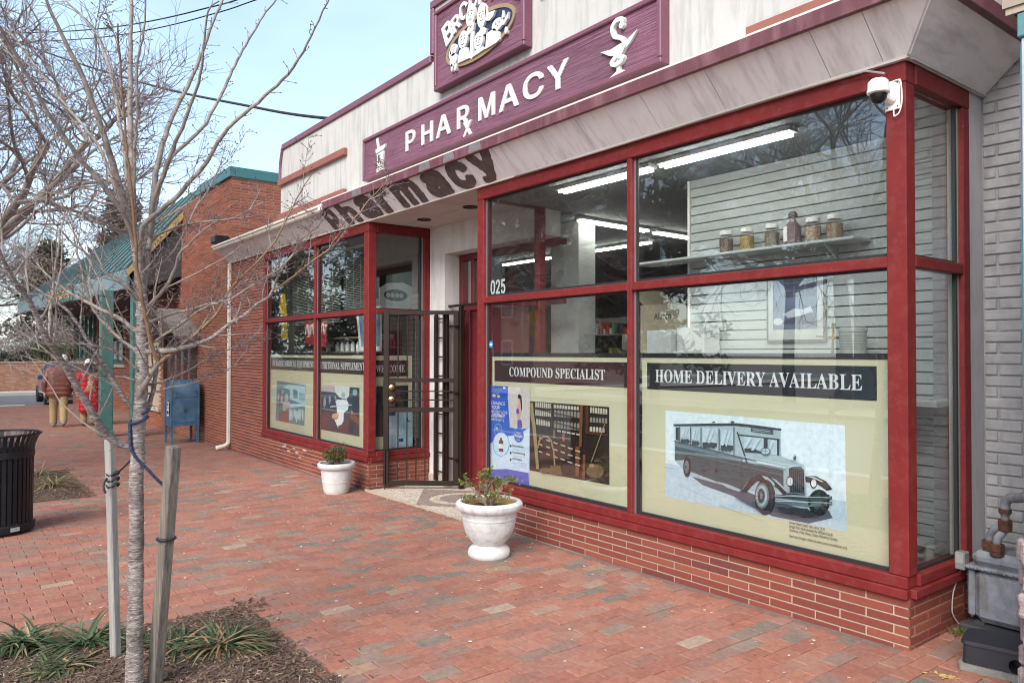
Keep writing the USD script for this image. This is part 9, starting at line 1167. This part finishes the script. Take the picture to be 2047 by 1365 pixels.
    if hood: b = MB(); b.tm(blob([((P(-.04, .07, 1.46), .095*k), (P(-.04, -.07, 1.46), .095*k)), ((P(-.03, .03, 1.56), .09*k), (P(-.03, -.03, 1.56), .09*k)), ((P(.0, .10, 1.50), .06*k), (P(.05, .09, 1.44), .05*k)), ((P(.0, -.10, 1.50), .06*k), (P(.05, -.09, 1.44), .05*k))], .025, 6)); b.build('hood', hood, s, smooth=True)
    return s
person('person in a brown quilted jacket and khaki trousers walking away, arm linked', (-20.9, -1.80, -.205), 176, 1.70, pm('brown_quilted_nylon', (.155, .050, .034), .55, .15, 14), pm('khaki_cotton', (.33, .235, .115), .85, .12, 14), False, GREYH, None, .30, -1, True, -.10)
person('person in a long red coat with a black hood walking away beside the post', (-20.75, -1.18, -.205), 182, 1.60, pm('bright_red_coat', (.36, .004, .012), .6, .08, 8), pm('tan_cotton', (.34, .20, .10), .85, .1, 14), True, GREYH, pm('black_hood', (.014, .014, .018), .8, .2, 20), .22, 1, False)
# ================================================================== BED PLANTS
LIR = leaf_mat('strap_leaf', [(0, (.022, .045, .018)), (.5, (.060, .095, .040)), (.85, (.12, .155, .075)), (1, (.17, .17, .08))], .25); DEAD = leaf_mat('dead_strap_leaf', [(0, (.20, .115, .055)), (.5, (.34, .22, .11)), (1, (.46, .34, .19))], .25)
def strap_clump(label, loc, n, ln, seed, dead=.25, up=.9, lean=(0, 0), w=.010):
    s = thing('strap_leaf_clump', label, 'plant', loc); rg = np.random.default_rng(seed); A, D = MB(), MB()
    for k in range(n):
        a = rg.uniform(0, 6.28); d = np.array([math.cos(a)+lean[0], math.sin(a)+lean[1], rg.uniform(.25, 1.5)*up]); d /= np.linalg.norm(d); p = np.array([rg.normal(0, .035), rg.normal(0, .035), 0]); L_ = ln*rg.uniform(.5, 1.15); m = 7; pts = [p]; g = rg.uniform(.10, .30)
        for i in range(m): d = d+np.array([0, 0, -g]); d /= np.linalg.norm(d); q = pts[-1]+d*L_/m; q[2] = max(q[2], .006+rg.uniform(0, .01)); pts.append(q)
        side = np.cross(d, [0, 0, 1.0]); side /= np.linalg.norm(side)+1e-9; W = w*rg.uniform(.7, 1.2); v = []; t_ = rg.random()
        for i, q in enumerate(pts): ww = W*(1-(i/m)**3)*.5+.0004; v += [q-side*ww, q+[0, 0, -.25*ww], q+side*ww]
        f = [(3*i+j, 3*i+j+1, 3*i+j+4, 3*i+j+3) for i in range(m) for j in range(2)]
        (D if rg.random() < dead else A).add(v, f, (t_, t_, t_))
    A.build('green_blades', LIR, s); D.build('dead_blades', DEAD, s); return s
strap_clump('largest strap leaf clump with browned tips right of the stakes', (-4.13, -2.90, gz(-4.1)+.03), 620, .27, 1, .40, .70, (.12, .02), .013); strap_clump('green strap leaf clump between the brown stake and the largest clump', (-4.27, -3.07, gz(-4.2)+.03), 260, .22, 2, .14, .7, (0, 0), .0145); strap_clump('green strap leaf clump just left of the grey stake', (-4.62, -3.46, gz(-4.6)+.03), 170, .29, 3, .12, .85, (0, 0), .016); strap_clump('strap leaf clump at the left edge of the picture', (-4.86, -3.74, gz(-4.9)+.03), 150, .27, 4, .16, .9, (0, 0), .016)
strap_clump('strap leaf clump hidden low in front of the left plants', (-4.35, -3.62, gz(-4.3)+.03), 140, .22, 5, .2, .7, (0, 0), .016); strap_clump('strap leaf clump behind the sapling trunk', (-4.40, -3.25, gz(-4.4)+.03), 160, .24, 6, .10, .8, (0, 0), .010); strap_clump('yellowing low tuft between the stake and the clumps', (-4.20, -3.17, gz(-4.2)+.02), 60, .12, 7, .35, .8, (0, 0), .010)
strap_clump('dry grass tuft in the middle of the bed behind the bin', (-10.75, -2.98, gz(-10.8)+.03), 260, .42, 8, .62, .8, (.1, .0), .010); strap_clump('dry grass tuft close behind the bin', (-11.75, -3.05, gz(-11.7)+.03), 160, .38, 9, .7, .9, (0, 0), .010)
# scattered leaf litter and petals on the pavers
t = tag(UsdGeom.Xform.Define(stage, numbered('/World/paver_litter')).GetPrim(), 'scattered pale crumbs and dry leaf bits on the pavers', 'litter', kind='stuff'); b = MB(); rr = np.random.default_rng(40)
for _ in range(420):
    x, y = rr.uniform(-11, -1.9), rr.uniform(-3.4, -.05)
    if in_bed(x, y): continue
    s = rr.uniform(.003, .011); t_ = rr.random(); b.obox((x, y, gz(x)+.005), (s*2, s, .002), rotz(rr.uniform(0, 6)), c=(t_, t_, t_))
b.build('litter_bits', tone_mat('litter_bit', [(0, (.55, .45, .36)), (.4, (.62, .56, .50)), (.65, (.16, .09, .06)), (.85, (.40, .22, .12))], .9), t, kind='stuff')
# ================================================================== OVERHEAD CABLES
CAB_A = [(-9.626, 0.17, 4.785), (-10.963, 0.059, 5.17), (-12.331, -0.093, 5.61), (-16.067, -0.561, 6.842), (-20.587, -1.57, 8.528), (-25.287, -2.819, 10.453), (-28.25, -3.43, 11.757)]
CAB_B = [(-12.693, 0.528, 7.903), (-13.649, 0.102, 7.92), (-14.791, -0.24, 8.058), (-16.776, -0.703, 8.412), (-19.09, -1.27, 8.902), (-22.416, -2.341, 9.66), (-25.797, -3.487, 10.508)]
def cable(label, pts, r): s = thing('overhead_cable', label, 'cable'); b = MB(); b.tube(spline(pts, 60), r, 6); b.build('strand', BLK, s, smooth=True)
cable('thick overhead cable sagging from the left down to the parapet corner', CAB_A, .022)
cable('thin overhead cable rising to the right across the top of the sky', CAB_B, .013)
cable('second thin overhead cable running beside the first', [(x, y+.05, z-.06-.03*k) for k, (x, y, z) in enumerate(CAB_B)], .011)
# ================================================================== ACROSS THE STREET (mirrored in the glass)
def house(label, x, y, w, d, h, col, rh=2.6):
    s = thing('house', label, 'house', (x, y, -.1)); m = pm('siding_'+str(len(_mats)), col, .8, .06, 3)
    b = MB(); b.box(-w/2, w/2, -d/2, d/2, 0, h); b.poly(Polygon([(-w/2, h), (w/2, h), (0, h+rh)]), d-.02, frame((0, d/2-.01, 0), (1, 0, 0), (0, 0, 1))); b.build('walls', m, s)
    for k in (-1, 1): P = LineString([(k*(w/2+.4), h-.3), (0, h+rh+.05)]).buffer(.09, cap_style=2); b = MB(); b.poly(P, d+.8, frame((0, d/2+.4, 0), (1, 0, 0), (0, 0, 1))); b.build('roof', pm('dark_slate', (.06, .06, .065), .8), s)
    for i in range(3):
        for z in (1.0, 3.6):
            if z+1.4 > h: continue
            u = -w/2+w*(i+.5)/3; f = MB(); f.box(u-.5, u+.5, d/2, d/2+.06, z, z+1.4); f = f.build('window', WHITE, s); g = MB(); g.box(u-.42, u+.42, d/2+.061, d/2+.075, z+.08, z+1.32); g.build('pane', CARG, f)
b = MB(); rg = np.random.default_rng(77)
for _ in range(150):
    x = rg.uniform(-72, -33); y = -20.5-rg.uniform(0, 4); h = rg.uniform(.3, 9.5)*(.55+.45*math.sin(x*.55)**2+.12); leaves(b, (x, y, h), 70, (1.3, 1.0, 1.2), .46, rg, tones=(rg.uniform(0, .4), rg.uniform(.5, 1)))
tag(b.build('wooded_belt', BEV, None, kind='stuff'), 'brown green belt of woodland across the street mirrored in the left window', 'woodland')
house('dark sided house across the street mirrored in the left pane', -35, -24.5, 7, 8, 5.6, (.20, .15, .13)); house('grey gabled house across the street mirrored above the shelf', -10.5, -27, 8, 8, 6.2, (.36, .38, .38)); house('pale house across the street farther left', -49, -26, 9, 8, 5.6, (.50, .48, .44))
t = thing('warning_sign', 'yellow diamond warning sign across the street mirrored in the left pane', 'sign', (-22.9, -14.4, 0)); b = MB(); b.tube([(0, 0, -.1), (0, 0, 3.3)], .03, 8); b.build('pole', STEEL, t); b = MB(); b.obox((0, .04, 3.0), (.62, .01, .62), np.array(trimesh.transformations.euler_matrix(0, math.pi/4, 0)[:3, :3])); b.build('diamond', pm('warning_yellow', (.65, .36, .01), .5), t); b = MB(); b.obox((0, .04, 2.4), (.36, .01, .26)); b.build('plate', pm('warning_yellow', (.65, .36, .01), .5), t)
